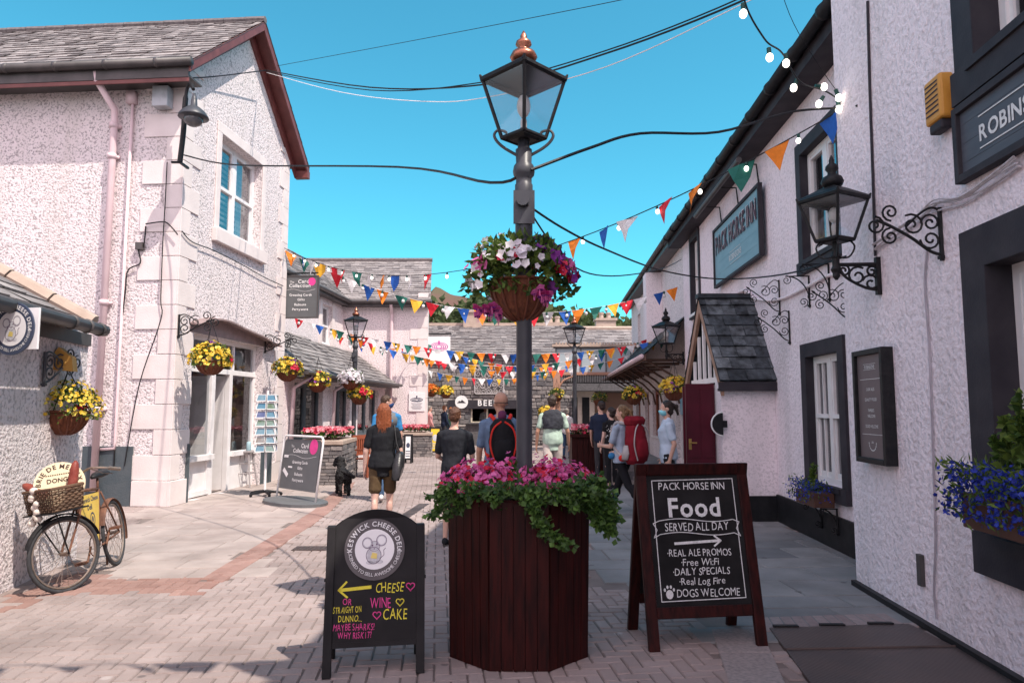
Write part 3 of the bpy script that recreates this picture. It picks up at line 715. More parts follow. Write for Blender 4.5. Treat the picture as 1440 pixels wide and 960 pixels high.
slates(mb,(w0.x,w0.y,EB-.02),(wx.x-.02,wx.y-ov+.03,EB-.02),(wx.x-2.5,YB+3.2,RB),(w0.x-3.0,w0.y,RB),.22,.36,.016)
mb.poly([(XB1-.22,yR,RB-.02),(XB0-2.6,yR,RB-.02),(XB0-2.6,yR+3.4,EB),(XB1-.7,yR+3.4,EB)],.4)
mb.poly([(w0.x-3,w0.y,RB-.02),(w0.x-6,w0.y,EB),(w0.x-6,yR,EB),(XB0-2.6,yR,RB-.02)],.4)
rf=obj('roof',mb,m_slate,bl)
mb=MB(); mb.tube([(XB0-2.6,yR,RB+.03),(XB1-.2,yR,RB+.03)],.09,8); obj('ridge_tile',mb,m_slate,rf)
mb=MB(); mb.tube([(XB0,YB-ov-.06,EB-.05),(XB1+.2,YB-ov-.06,EB-.05)],.075,8); mb.tube([(w0.x,w0.y,EB-.05),(wx.x+.02,wx.y-ov,EB-.05)],.075,8); mb.box(XB0,XB1+.1,YB-ov,YB-ov+.03,EB-.22,EB-.03); mb.box(XB0+.1,XB1+.1,YB-ov+.03,YB-.01,EB-.22,EB-.19)
mb.M=FW.M; mb.box(0,LL-.3,EB-.2,EB-.03,ov-.06,ov-.03); mb.box(0,LL-.3,EB-.2,EB-.17,.01,ov-.06); mb.M=None
obj('gutter',mb,m_gut,bl)
mb=MB(); ux=FC.px(551,480)[0]; mb.tube([FC.p(ux,EB-.15,.3),FC.p(ux,EB-.5,.09),FC.p(ux,.1,.09)],.06,8); obj('downpipe',mb,m_pipe,bl)
# lean-to shops along the street, in line with the gabled house
u0=GW+.05; u1=u0+9.2; LE=2.55; LT=3.75
FS=FA
zz=(u1-u0)
sc=[]; 
mb=MB(FS.M)
oc=[(u0+.7,.75,u0+2.7,2.25),(u0+3.7,.0,u0+5.1,2.25),(u0+5.9,.75,u0+8.3,2.25)]
wallgrid(mb,u0,u1,0,LE,oc,.2); mb.poly([(u1,0,0),(u1,0,-1.6),(u1,LT,-1.6),(u1,LE,0)])
lw=obj('lean_to_wall',mb,m_pink2,bl)
for i,h in enumerate(oc): sash(bl,FS,*h,.12,2,0,m_glass_d,.07,False,0,None,sill=i!=1,frmat=m_plinth,room=m_room)
mb=MB(FS.M); mb.box(u0+.05,oc[0][0]-.02,0,.6,0,.03); mb.box(oc[1][2]+.02,oc[2][0]-.02,0,.6,0,.03); obj('plinth',mb,m_plinth,bl)
mb=MB()
um=FA.px(463,470,-.6)[0]
for a,b,dz in ((u0-.02,u0+4.6,.0),(u0+4.61,u1+.15,-.06)):
    slates(mb,FS.p(a,LE-.05+dz,.5),FS.p(b,LE-.05+dz,.5),FS.p(b,LT+dz,-1.25),FS.p(a,LT+dz,-1.25),.2,.32,.018)
rf=obj('lean_to_roof',mb,m_slate,bl)
mb=MB(FS.M); mb.box(u0,u1+.1,LE-.2,LE-.06,.44,.5); mb.box(u0,u1,LE-.2,LE-.17,0,.44)
mb.M=None; mb.tube([FS.p(u0,LE-.1,.56),FS.p(u1+.15,LE-.1,.56)],.055,8); obj('gutter',mb,m_gut,bl)
mb=MB(); 
for uu in (u0+.35,u0+3.3): mb.tube([FS.p(uu+.15,LE-.15,.55),FS.p(uu,LE-.45,.12),FS.p(uu,.1,.08)],.05,8)
obj('downpipe',mb,m_pipe,bl,smooth=True)
# notice on the white quoin corner
mb=MB(FC.M); a,b=FC.px(516,528); c,d=FC.px(570,596); a=max(a,1.0)
a=FC.px(560,532)[0]; c=FC.px(597,532)[0]; 
# ================================================================ RIGHT: NEAR INN WALL
FR1=Fr((3.157,6.69),(-.072,-1)); H1=8.0
inn=thing('inn_front_block','tall white roughcast inn wall with dark framed windows at the right edge','building',(3.157,6.69,0))
def r1(x,y,w=0): return FR1.px(x,y,w)
# lower window: surround left edge 1358, opening left edge 1392; upper window surround left edge 1337
a=r1(1358,450)[0]; lo0=a+.30; lz1=r1(1392,372)[1]; lz0=r1(1372,742)[1]
lw=(lo0,lz0,lo0+1.35,lz1)
a2=r1(1337,60)[0]; uo0=r1(1375,60)[0]; uz0=r1(1385,78)[1]
uw=(uo0,uz0,uo0+1.2,uz0+1.7)
mb=MB(FR1.M); wallgrid(mb,0,9,0,H1,[lw,uw],.26)
mb.poly([(0,0,0),(0,0,-6),(0,H1,-6),(0,H1,0)]); mb.poly([(9,0,0),(9,0,-6),(9,H1,-6),(9,H1,0)]); mb.poly([(0,0,-6),(9,0,-6),(9,H1,-6),(0,H1,-6)]); mb.poly([(0,H1,0),(9,H1,0),(9,H1,-6),(0,H1,-6)])
obj('wall',mb,m_white,inn)
sash(inn,FR1,*lw,.13,2,0,m_glass_d,.07,True,.5,m_surr,.26,smat=m_surr)
sash(inn,FR1,*uw,.14,2,0,m_glass,.07,False,.5,m_surr,.22,smat=m_surr)
mb=MB(); slates(mb,FR1.p(9.2,H1-.02,.3),FR1.p(-.2,H1-.02,.3),FR1.p(-.2,H1+2.6,-3),FR1.p(9.2,H1+2.6,-3),.25,.35); mb.poly([FR1.p(9.2,H1+2.6,-3),FR1.p(-.2,H1+2.6,-3),FR1.p(-.2,H1,-6.2),FR1.p(9.2,H1,-6.2)]); obj('roof',mb,m_slate,inn)
mb=MB(); # cracks of cable and pipe running down the wall
u=r1(1326,560)[0]
P=[FR1.p(r1(x,y)[0],r1(x,y)[1],.012) for x,y in ((1306,352),(1303,400),(1308,470),(1312,560),(1316,680),(1318,760),(1316,830),(1320,870))]
mb.tube(smoothpath(P,4),.008,5); obj('wall_cable',mb,mat('grey_painted_cable',(.42,.38,.42),.7),inn)
mb=MB(); P=[FR1.p(r1(x,y)[0],r1(x,y)[1],.012) for x,y in ((1222,2),(1225,120),(1230,260),(1233,360))]
mb.tube(P,.012,5); obj('wall_cable',mb,m_surr,inn)
mb=MB(FR1.M); mb.box(0,8.5,0,.045,0,.05); obj('skirting_fillet',mb,m_black,inn)
mb=MB(FR1.M); c,d=r1(1298,800); mb.box(c-.03,c+.03,d-.12,d+.11,0,.035); obj('vent_cover',mb,m_gut,inn,bevel=.004)
mb=MB()
for kk in range(5):
    P=[FR1.p(r1(x,y)[0],r1(x,y)[1]+U(-.02,.02)+.012*kk,.02+.008*kk) for x,y in ((1440,235),(1400,262),(1360,285),(1325,292),(1300,310),(1270,330),(1236,352))]
    mb.tube(smoothpath(P,4),.007,5)
obj('wall_cable',mb,mat('pale_cable_bundle',(.60,.55,.58),.7,(.42,.38,.4),ns=20),inn)
# ================================================================ RIGHT: RECESSED INN WING
FR2=Fr((4.173,17.1),(-.05,-1)); L2=10.9; E2=5.75
def r2(x,y,w=0): return FR2.px(x,y,w)
wing=thing('inn_wing','long two storey white roughcast inn wing with dark framed sash windows and eaves gutter','building',(4.173,17.1,0))
a,b=r2(1136,512); c,d=r2(1189,690); gw_=(a,d+.02,c,r2(1136,502)[1])
a,b=r2(1127,215); c,d=r2(1186,352); uw2=(a,r2(1127,372)[1],c,r2(1150,196)[1])
a,b=r2(972,345); c,d=r2(985,432); aw=(a,r2(972,445)[1],c,r2(978,335)[1])
mb=MB(FR2.M); wallgrid(mb,0,L2,0,E2,[gw_,uw2,aw],.2)
mb.poly([(0,0,0),(0,0,-6),(0,E2,-6),(0,E2,0)]); mb.poly([(0,E2,0),(0,E2,-6),(0,E2+2.6,-3)]); mb.poly([(L2,0,0),(L2,0,-6),(L2,E2,-6),(L2,E2,0)]); mb.poly([(0,0,-6),(L2,0,-6),(L2,E2,-6),(0,E2,-6)])
obj('wall',mb,m_white,wing)
sash(wing,FR2,*gw_,.07,2,1,m_glass_d,.055,True,.52,m_surr,.17,smat=m_surr)
sash(wing,FR2,*uw2,.07,2,0,m_glass,.06,False,.5,m_surr,.16,smat=m_surr)
sash(wing,FR2,*aw,.08,1,0,m_glass,.05,False,.5,m_surr,.10,room=m_dark)
mb=MB(FR2.M); mc=(aw[0]+aw[2])/2; rad=(aw[2]-aw[0])/2+.10
P=[(mc+rad*math.cos(t),aw[3]+.06+rad*.9*math.sin(t)) for t in [math.pi*i/12 for i in range(13)]]
mb.prism(P,.004,.04); obj('arched_head',mb,m_surr,wing)
mb=MB(FR2.M); mb.box(0,L2,0,.38,0,.035); obj('plinth',mb,m_black,wing)
mb=MB(); slates(mb,FR2.p(L2,E2+.05,.36),FR2.p(-.25,E2+.05,.36),FR2.p(-.25,E2+2.7,-3),FR2.p(L2,E2+2.7,-3),.22,.3); mb.poly([FR2.p(L2,E2+2.7,-3),FR2.p(-.25,E2+2.7,-3),FR2.p(-.25,E2,-6.3),FR2.p(L2,E2,-6.3)]); rf=obj('roof',mb,m_slate,wing)
mb=MB(); mb.tube([FR2.p(L2,E2,.40),FR2.p(-.35,E2,.40)],.075,10)
for i in range(12): mb.tube([FR2.p(.1+i*.9,E2,.40),FR2.p(.17+i*.9,E2,.40)],.088,10)
obj('gutter',mb,m_black,wing,smooth=True)
mb=MB(FR2.M); mb.box(-.2,L2,E2-.2,E2-.02,.28,.32); mb.box(-.2,L2,E2-.2,E2-.17,.003,.28); obj('fascia',mb,m_surr,wing)
mb=MB(); P=[FR2.p(r2(x,y)[0],r2(x,y)[1],.03) for x,y in ((1022,425),(1048,408),(1065,420),(1098,421),(1135,405),(1170,387),(1205,384))]
mb.tube(smoothpath(P,4),.022,7); obj('wall_pipe',mb,m_white2,wing,smooth=True)
# ---- porch
PY0,PY1=10.4,12.4; pxo=3.05; 
por=thing('slate_roofed_porch','small white porch with a mossy slate gable roof and maroon doors','porch',(3.4,11.3,0))
xw0,xw1=FR2.p(0,0).x-.05*(17.1-PY0),FR2.p(0,0).x-.05*(17.1-PY1)
PZ=2.02; PR=3.32; ym=(PY0+PY1)/2
mb=MB()
mb.box(pxo,xw0-.002,PY0,PY0+.22,0,PZ); obj('wall',mb,m_white2,por); mb=MB(); mb.box(pxo,xw1-.002,PY1-.22,PY1,0,PZ); obj('wall',mb,m_white2,por)
mb=MB(); mb.box(pxo-.02,xw0-.004,PY0-.03,PY0-.001,0,.36); obj('plinth',mb,m_black,por)
mb=MB(); e=.10; kz=(PR-PZ)/(ym-PY0)
slates(mb,(pxo-.04,PY0-e,PZ-e*kz+.12),(xw0-.0,PY0-e,PZ-e*kz+.12),(xw0+.06,ym,PR+.1),(pxo-.04,ym,PR+.1),.20,.24,.02)
slates(mb,(xw1,PY1+e,PZ-e*kz+.12),(pxo-.04,PY1+e,PZ-e*kz+.12),(pxo-.04,ym,PR+.1),(xw1,ym,PR+.1),.20,.24,.02)
rf=obj('roof',mb,m_slate_d,por)
mb=MB(); mb.box(pxo-.06,xw0,ym-.09,ym+.09,PR+.06,PR+.13); obj('ridge_tile',mb,m_slate_d,rf)
mb=MB(); 
mb.box(pxo-.06,xw0,PY0-e-.02,PY0-e+.02,PZ-.16,PZ-e*kz+.10); mb.box(pxo-.05,xw0-.01,PY0-e+.02,PY0,PZ-.16,PZ-.12)
obj('fascia',mb,m_surr,por)
mb=MB()
for sgn,y0 in ((1,PY0-e),(-1,PY1+e)):
    P=[V((pxo-.03,y0,PZ-e*kz+.08)),V((pxo-.03,ym,PR+.05)),V((pxo-.03,ym,PR-.16)),V((pxo-.03,y0,PZ-e*kz-.10))]
    Q=[p+V((.05,0,0)) for p in P]; mb.add(P+Q,[(0,1,2,3),(7,6,5,4),(0,4,5,1),(1,5,6,2),(2,6,7,3),(3,7,4,0)])
obj('bargeboard',mb,mat('tan_timber_board',(.34,.20,.14),.6,(.26,.15,.10),ns=6),por)
mb=MB(); mb.box(pxo+.02,pxo+.08,PY0+.22,PY1-.22,PZ-.02,PZ+.06)
for i in range(5): y=ym-.6+.3*i; h=PR-.15-abs(y-ym)*kz; mb.box(pxo+.02,pxo+.06,y-.03,y+.03,PZ+.06,max(PZ+.1,h))
mb.box(pxo,pxo+.10,PY0+.22,PY0+.30,0,PZ); mb.box(pxo,pxo+.10,PY1-.30,PY1-.22,0,PZ)
obj('door_frame',mb,m_wood_w,por)
m_door=mat('maroon_door_paint',(.085,.008,.020),.45,(.06,.006,.014),ns=4,spec=.25)
def doorleaf(y,xa,xb,lab=None):
    mb=MB(); mb.box(xa,xb,y-.022,y+.022,.03,1.98)
    for z0,z1 in ((.12,.75),(.88,1.9)):
        for a,b in ((.08,.46),(.54,.92)):
            x0=xa+(xb-xa)*a;x1=xa+(xb-xa)*b; mb.box(x0,x1,y-.032,y-.023,z0,z1)
    o=obj('door',mb,m_door,por,bevel=.006)
    h=MB(); hx=xa+(xb-xa)*.12; h.box(hx-.02,hx+.02,y-.036,y-.030,1.0,1.16); h.tube([(hx,y-.036,1.10),(hx,y-.075,1.10),(hx+.09,y-.075,1.10)],.011,8)
    obj('handle',h,mat('brass',(.62,.40,.13),.3,metal=.8),o); return o
doorleaf(PY0+.35,pxo-.44,pxo-.005); doorleaf(PY1-.4,pxo-.18,pxo+.35)
# ================================================================ RIGHT: PINK SHOPS BEYOND
FR3=Fr((5.25,31),(-.055,-1)); L3=13.7; E3=6.2
def r3(x,y,w=0): return FR3.px(x,y,w)
sh=thing('pink_shop_row','pink two storey shop row with a low slate canopy beyond the inn on the right','building',(5.25,31,0))
a0=r3(905,445)[0]; a1=r3(913,445)[0]; b0=r3(893,455)[0]
ho=[(2.2,3.8,3.1,5.4),(6.2,3.8,7.2,5.4)]
lo=[(1.2,.7,2.6,2.25),(4.0,.0,5.1,2.25),(6.0,.7,7.6,2.25),(8.6,.25,9.9,2.4),(10.7,.0,12.0,2.4)]
mb=MB(FR3.M); wallgrid(mb,0,L3,0,E3,ho+lo,.16); mb.poly([(0,0,0),(0,0,-7),(0,E3,-7),(0,E3,0)]); mb.poly([(L3,0,0),(L3,0,-7),(L3,E3,-7),(L3,E3,0)]); mb.poly([(0,E3,0),(0,E3,-7),(0,E3+2.5,-3.5)]); mb.poly([(0,0,-7),(L3,0,-7),(L3,E3,-7),(0,E3,-7)])
obj('wall',mb,m_pink2,sh)
for h in ho: sash(sh,FR3,*h,.12,1,0,m_glass,.06,False,.5,None)
for i,h in enumerate(lo): sash(sh,FR3,*h,.12,2,0,m_glass_d,.08,i>2,0,None,sill=h[1]>.1,frmat=m_wood_w if i>2 else m_teak)
mb=MB(); slates(mb,FR3.p(L3,E3,.4),FR3.p(-.3,E3,.4),FR3.p(-.3,E3+2.6,-3.5),FR3.p(L3,E3+2.6,-3.5),.24,.35); mb.poly([FR3.p(L3,E3+2.6,-3.5),FR3.p(-.3,E3+2.6,-3.5),FR3.p(-.3,E3,-7.2),FR3.p(L3,E3,-7.2)]); obj('roof',mb,m_slate,sh)
mb=MB(); mb.tube([FR3.p(L3,E3-.03,.45),FR3.p(-.35,E3-.03,.45)],.07,8); mb.M=FR3.M; mb.box(-.3,L3,E3-.22,E3-.05,.34,.38); mb.box(-.3,L3,E3-.22,E3-.19,.005,.34); obj('gutter',mb,m_gut,sh)
# a lit white projecting gable between the far half and near half of the row
mb=MB(FR3.M); mb.box(7.9,8.6,3.7,E3-.25,.003,.5); obj('projecting_pier',mb,m_white2,sh)
mb=MB(); cE=2.95; slates(mb,FR3.p(L3-.1,cE,1.25),FR3.p(.3,cE,1.25),FR3.p(.3,cE+1.1,-.0),FR3.p(L3-.1,cE+1.1,-.0),.2,.28,.016); rf=obj('canopy_roof',mb,m_slate_d,sh)
mb=MB(); mb.tube([FR3.p(L3-.1,cE-.06,1.31),FR3.p(.2,cE-.06,1.31)],.065,8); obj('gutter',mb,m_pipe,sh,smooth=True)
mb=MB(FR3.M); mb.box(.3,L3-.1,cE-.15,cE-.02,1.2,1.24)
for i in range(9):
    u=.9+i*1.5; mb.tube([(u,1.75,.02),(u,2.1,.1),(u,2.45,.45),(u,cE-.1,1.1)],.03,6); mb.box(u-.04,u+.04,cE-.14,cE-.07,.01,1.2)
obj('canopy_bracket',mb,mat('brown_timber',(.13,.07,.05),.7),sh)
mb=MB(FR3.M); mb.box(8.3,8.58,0,.5,.003,.03); mb.box(10.0,10.6,0,.5,.003,.03); obj('plinth',mb,mat('turquoise_plinth',(.10,.33,.40),.6),sh)
# ================================================================ END: STONE INN
YE=32.0; FE=Fr((-4.2,YE),(1,0)); LE_=6.9; EE=4.05
st=thing('stone_bar_building','low slate rubble stone bar building with slate roof across the end of the street','building',(0,YE,0))
def re(x,y,w=0): return FE.px(x,y,w)
o0,z_=re(662,570); o1,_=re(728,570)
mb=MB(FE.M); op=(o0,0,o1+.2,1.62); wallgrid(mb,0,LE_,0,EE,[op],.3)
mb.poly([(0,0,-8),(LE_,0,-8),(LE_,EE,-8),(0,EE,-8)])
for u in (0,LE_): mb.poly([(u,0,0),(u,0,-8),(u,EE,-8),(u,EE+1.7,-4),(u,EE,0)])
obj('wall',mb,m_stone,st)
# rubble face: rough stones proud of the wall
mb=MB(FE.M); v=.05
while v<EE-.05:
    h=U(.10,.22); u=-rnd()*.3
    while u<LE_:
        L=U(.16,.52); a,b=max(u,0.01),min(u+L-.02,LE_)
        if b>a+.03 and not(b>op[0]-.05 and a<op[2]+.05 and v<op[3]+.3):
            e=U(.012,.05); j=lambda:U(-.018,.018)
            mb.add([(a,v,.002),(b,v,.002),(b,v+h-.02,.002),(a,v+h-.02,.002),(a+.02+j(),v+.02+j(),e),(b-.02+j(),v+.015+j(),e),(b-.02+j(),v+h-.035+j(),e),(a+.02+j(),v+h-.035+j(),e)],[(4,5,6,7),(0,1,5,4),(1,2,6,5),(2,3,7,6),(3,0,4,7)],min(1,max(0,random.gauss(.42,.28))))
        u+=L
    v+=h
obj('rubble_face',mb,m_stone,st)
mb=MB(); slates(mb,FE.p(-.2,EE,.3),FE.p(LE_+.2,EE,.3),FE.p(LE_+.2,EE+1.75,-3.6),FE.p(-.2,EE+1.75,-3.6),.22,.34,.03); mb.poly([FE.p(-.2,EE+1.75,-3.6),FE.p(LE_+.2,EE+1.75,-3.6),FE.p(LE_+.2,EE-.1,-8.2),FE.p(-.2,EE-.1,-8.2)]); rf=obj('roof',mb,m_slate,st)
mb=MB(FE.M); mb.box(-.2,LE_+.2,EE+1.7,EE+1.86,-3.75,-3.5); obj('ridge_tile',mb,m_coping,rf)
mb=MB(FE.M)
for x in (665,):
    c=re(x,440,-3.6)[0]; mb.box(c-.45,c+.45,EE+1.4,EE+2.35,-3.9,-3.2); mb.box(c-.52,c+.52,EE+2.35,EE+2.45,-3.97,-3.13)
obj('chimney',mb,m_coping,rf)
mb=MB(FE.M); mb.box(o0-1.0,o1+.5,1.62,2.0,.05,.12); fs=obj('fascia',mb,m_surr,st)
mb=MB(FE.M); c,d=re(690,566,.13); text(mb,'BEERS',.24,c,d-.13,.125,'c',1,gap=.3); obj('lettering',mb,m_chalk,fs)
mb=MB(FE.M); c,d=re(649,565,.13); disc(mb,c,d,.29,.128); obj('roundel',mb,m_chalk,fs)
mb=MB(FE.M); P=[(c-.2,d-.05),(c-.1,d+.06),(c-.05,d+.02),(c+.02,d+.1),(c+.1,d+.03),(c+.2,d-.05)]; mb.poly([(x,y,.132) for x,y in P]); obj('mountain_emblem',mb,m_surr,fs)
mb=MB(FE.M); mb.box(o0-.1,o1+.3,0,.95,-.2,.05); mb.box(o0-.15,o1+.35,.95,1.0,-.3,.2); obj('counter',mb,m_stone,st)
mb=MB(FE.M); e=-.3; mb.poly([(op[0],0,-3),(op[2],0,-3),(op[2],2,-3),(op[0],2,-3)]); mb.poly([(op[0],0,e),(op[0],0,-3),(op[0],2,-3),(op[0],2,e)]); mb.poly([(op[2],0,e),(op[2],0,-3),(op[2],2,-3),(op[2],2,e)]); obj('bar_room',mb,m_room,st)
mb=MB(FE.M)
mb.box(o0,o1+.2,1.002,1.05,-.12,-.05)
for x in (o0,(o0+o1)/2-.35,o1+.13): mb.box(x,x+.07,1.05,1.615,-.12,-.05)
obj('hatch_frame',mb,mat('cream_timber',(.62,.55,.42),.6),st)
# iron lattice screen on the stone wall
c0,d0_=re(667,513,.1); c1,d1_=re(709,554,.1)
mb=MB(FE.M)
for a,b,c,d in ((c0,c1,d0_,d0_-.05),(c0,c1,d1_,d1_+.05),(c0,c0+.05,d1_,d0_),(c1-.05,c1,d1_,d0_)): mb.box(a,b,min(c,d),max(c,d),.07,.12)
for ix in range(5):
    for iy in range(5):
        cx=c0+(c1-c0)*(ix+.5)/5+U(-.03,.03); cy=d1_+(d0_-d1_)*(iy+.5)/5
        mb.tube([(x,y,.1) for x,y in spiral(cx,cy,.15,1.4,U(0,6),random.choice((-1,1)),10)],.018,5)
single('scrolled_iron_screen',mb,mat('pale_grey_iron',(.45,.42,.42),.6),'pale square panel of scrolled ironwork fixed high on the stone wall','iron panel')
# ================================================================ GLASS CANOPY, FAR BUILDINGS, HILL
YG=27.5; FG=Fr((at(783,500,YG).x,YG),(1,0))
cn=thing('glazed_canopy','glazed canopy on timber posts spanning the far right side of the street','canopy',(FG.o.x,YG,0))
gx1=FG.px(962,500)[0]; gz0=FG.px(800,522)[1]; gz1=FG.px(800,488)[1]
mb=MB(FG.M); mb.box(0,gx1,gz0-.02,gz1,-.62,-.57); obj('pane',mb,mat('frosted_glass',(.38,.44,.47),.35,(.30,.37,.40),ns=1.5),cn)
mb=MB(FG.M)
for i in range(6): x=gx1*i/5; mb.box(x-.02,x+.02,gz0,gz1,-.56,-.52)
mb.box(-.1,gx1,gz1,gz1+.06,-.66,-.5); obj('glazing_bar',mb,m_gut,cn)
mb=MB(FG.M); mb.box(-.15,gx1,gz1+.06,gz1+.16,-.9,-.45)
for i in range(40): mb.box(gx1*i/40,gx1*(i+.5)/40,gz1+.16,gz1+.24,-.7,-.6)
obj('ridge_tile',mb,m_coping,cn)
m_tan=mat('tan_painted_timber',(.42,.24,.17),.6,(.36,.19,.13),ns=5)
mb=MB(FG.M); mb.box(-.2,gx1*.62,gz0-.14,gz0-.03,-.75,.05)
for x in (.0,): mb.box(-.14,.12,0,gz0-.14,-.2,.06)
mb.tube([(0,gz0-.7,0),(.25,gz0-.35,0),(.7,gz0-.15,0)],.04,6)
obj('post',mb,m_tan,cn)
mb=MB(FG.M)
for i in range(44): x=.05+gx1*.6*i/44; mb.box(x,x+.03,gz0-.42,gz0-.14,-.1,-.07)
mb.box(0,gx1*.6,gz0-.46,gz0-.42,-.12,-.05); obj('valance',mb,m_iron,cn)
# far cream and brick buildings seen under the canopy
m_brick=mat('far_brick',(.36,.22,.17),.85,(.27,.16,.13),ns=30,stretch=(1,1,5))
fb=thing('brick_house','far brick house with a white sash window seen under the glazed canopy','house',(4,44,0)); F4=Fr((1.6,44),(1,0))
a,b=F4.px(815,538); c,d=F4.px(829,562)
mb=MB(F4.M); wallgrid(mb,0,9,0,4.6,[(a,d,c,b)],.15); mb.poly([(0,0,0),(0,0,-6),(0,4.6,-6),(0,4.6,0)]); obj('wall',mb,m_brick,fb)
sash(fb,F4,a,d,c,b,.12,2,1,m_glass_d,.07,False)
mb=MB(); slates(mb,F4.p(-.3,4.6,.3),F4.p(9,4.6,.3),F4.p(9,7.0,-3.5),F4.p(-.3,7.0,-3.5),.3,.5,.03); mb.poly([F4.p(-.3,7,-3.5),F4.p(9,7,-3.5),F4.p(9,4.5,-7),F4.p(-.3,4.5,-7)]); obj('roof',mb,m_slate,fb)
fc=thing('cream_building','low cream building with a pitched white front behind the far lamp post','building',(1.8,40,0)); F5=Fr((at(776,560,40).x,40),(1,0)); 
e=F5.px(836,560)[0]; z1=F5.px(790,546)[1]; z2=F5.px(790,532)[1]
mb=MB(F5.M); mb.prism([(0,0),(e,0),(e,z1),(e*.3,z2),(0,z2-.2)],-5,0); obj('wall',mb,mat('cream_render',(.70,.60,.52),.8,(.62,.52,.45)),fc)
mb=MB(F5.M)
for i in range(3): x=e*(.15+.28*i); mb.box(x,x+e*.17,.6,z1-.5,0,.03)
obj('window',mb,m_dark,fc)
def chim(x,y0,y1,Y,wd,name,label):
    p=at(x,y0,Y); z0=at(x,y1,Y).z; t=thing(name,label,'chimney',(p.x,Y,z0))
    mb=MB(); mb.box(p.x-wd,p.x+wd,Y-.4,Y+.4,z0-3,p.z-.25); mb.box(p.x-wd-.09,p.x+wd+.09,Y-.48,Y+.48,p.z-.25,p.z-.1); obj('stack',mb,m_coping,t)
    mb=MB()
    for k in (-.4,.35): mb.lathe([(.16,p.z-.1),(.13,p.z+.15),(.17,p.z+.2),(.17,p.z+.28),(.1,p.z+.3)],10,(p.x+k*wd,Y,0))
    obj('chimney_pot',mb,m_coping,t)
chim(779,452,480,41,.55,'chimney','squat far chimney stack left of the mid street lamp, with a dark side')
chim(851,446,478,44.8,.62,'chimney','far chimney stack with two pots just left of the pink shop row')
hr=thing('slate_roofed_house','far slate roofed house behind the glazed canopy','house',(4,42,0))
zr=at(800,463,42).z; ze=at(800,492,38.5).z; x0=at(700,480,40).x; x1=at(960,480,40).x
mb=MB(); slates(mb,(x0,38.5,ze),(x1,38.5,ze),(x1,42,zr),(x0,42,zr),.28,.45,.03); mb.poly([(x0,42,zr),(x1,42,zr),(x1,46,ze),(x0,46,ze)]); obj('roof',mb,m_slate,hr)
mb=MB(); mb.box(x0+.2,x1-.2,38.8,45.6,ze-2.2,ze); obj('wall',mb,m_stone,hr)
mb=MB(); mb.tube([(x0,42,zr+.05),(x1,42,zr+.05)],.14,6); obj('ridge_tile',mb,m_coping,hr)
# hill with woods
HP=[(430,470),(540,440),(596,424),(612,404),(640,416),(700,430),(760,436),(800,448),(880,458),(980,462),(1200,470)]
YH=260
mb=MB(); rows=16; vs=[]; N=len(HP)
pts=[at(x,y,YH) for x,y in HP]
xs=[pts[0].x+(pts[-1].x-pts[0].x)*i/110 for i in range(111)]
def hz_(x):
    for a,b in zip(pts,pts[1:]):
        if a.x<=x<=b.x: f=(x-a.x)/(b.x-a.x); f=f*f*(3-2*f); return a.z+(b.z-a.z)*f
    return pts[-1].z
for j in range(rows+1):
    f=j/rows; Y=120+(YH-120)*f
    for x in xs: vs.append((x,Y,-.02+hz_(x)*(f**1.15)+1.3*noise.noise(V((x*.03,Y*.03,1)))*f))
n_=len(xs); mb.add(vs,[(j*n_+i,j*n_+i+1,(j+1)*n_+i+1,(j+1)*n_+i) for j in range(rows) for i in range(n_-1)])
mb.add([(xs[0],YH+120,0),(xs[-1],YH+120,0),vs[-1],vs[-n_]],[(0,1,2,3)])
struct('hill',mb,mat('heather_hill',(.12,.060,.048),.95,(.07,.075,.03),ns=.05))
mb=MB()
for i in range(4200):
    f=U(.12,.97); j=random.choice(xs); x=j+U(-2,2); top=hz_(x)
    wood=noise.noise(V((x*.02,f*3,5)))
    if f>.80+.25*wood and x<pts[4].x+6: continue
    Y=120+(YH-120)*f; z=top*f**1.15; s=U(1.4,3.0)
    for q in range(5):
        d=rv(); p=V((x,Y,z+s*.6))+V((d.x*s*.7,d.y*s*.7,abs(d.z)*s))
        leaf(mb,p,rv(),rv(),s*U(.7,1.2),s*.45,min(1,max(0,.35+.3*wood+U(-.25,.35))))
struct('hillside_wood',mb,leafmat('far_wood_leaves',(.030,.050,.018),(.10,.13,.045),.8),'stuff')

# posters in the pink shop windows
m_post=mat('blue_seascape_poster',(.10,.34,.50),.5,(.40,.52,.55),ns=3)
for u,v,lab in ((10.75,1.35,'blue seascape poster in the nearest pink shop window'),(9.2,1.5,'blue seascape poster in the second pink shop window')):
    mb=MB(FR3.M); mb.box(u,u+.8,v,v+.8,-.10,-.09) if u<10 else mb.box(u+.1,u+1.0,v+.1,v+.9,-.10,-.09); single('poster',mb,m_post,lab,'poster')
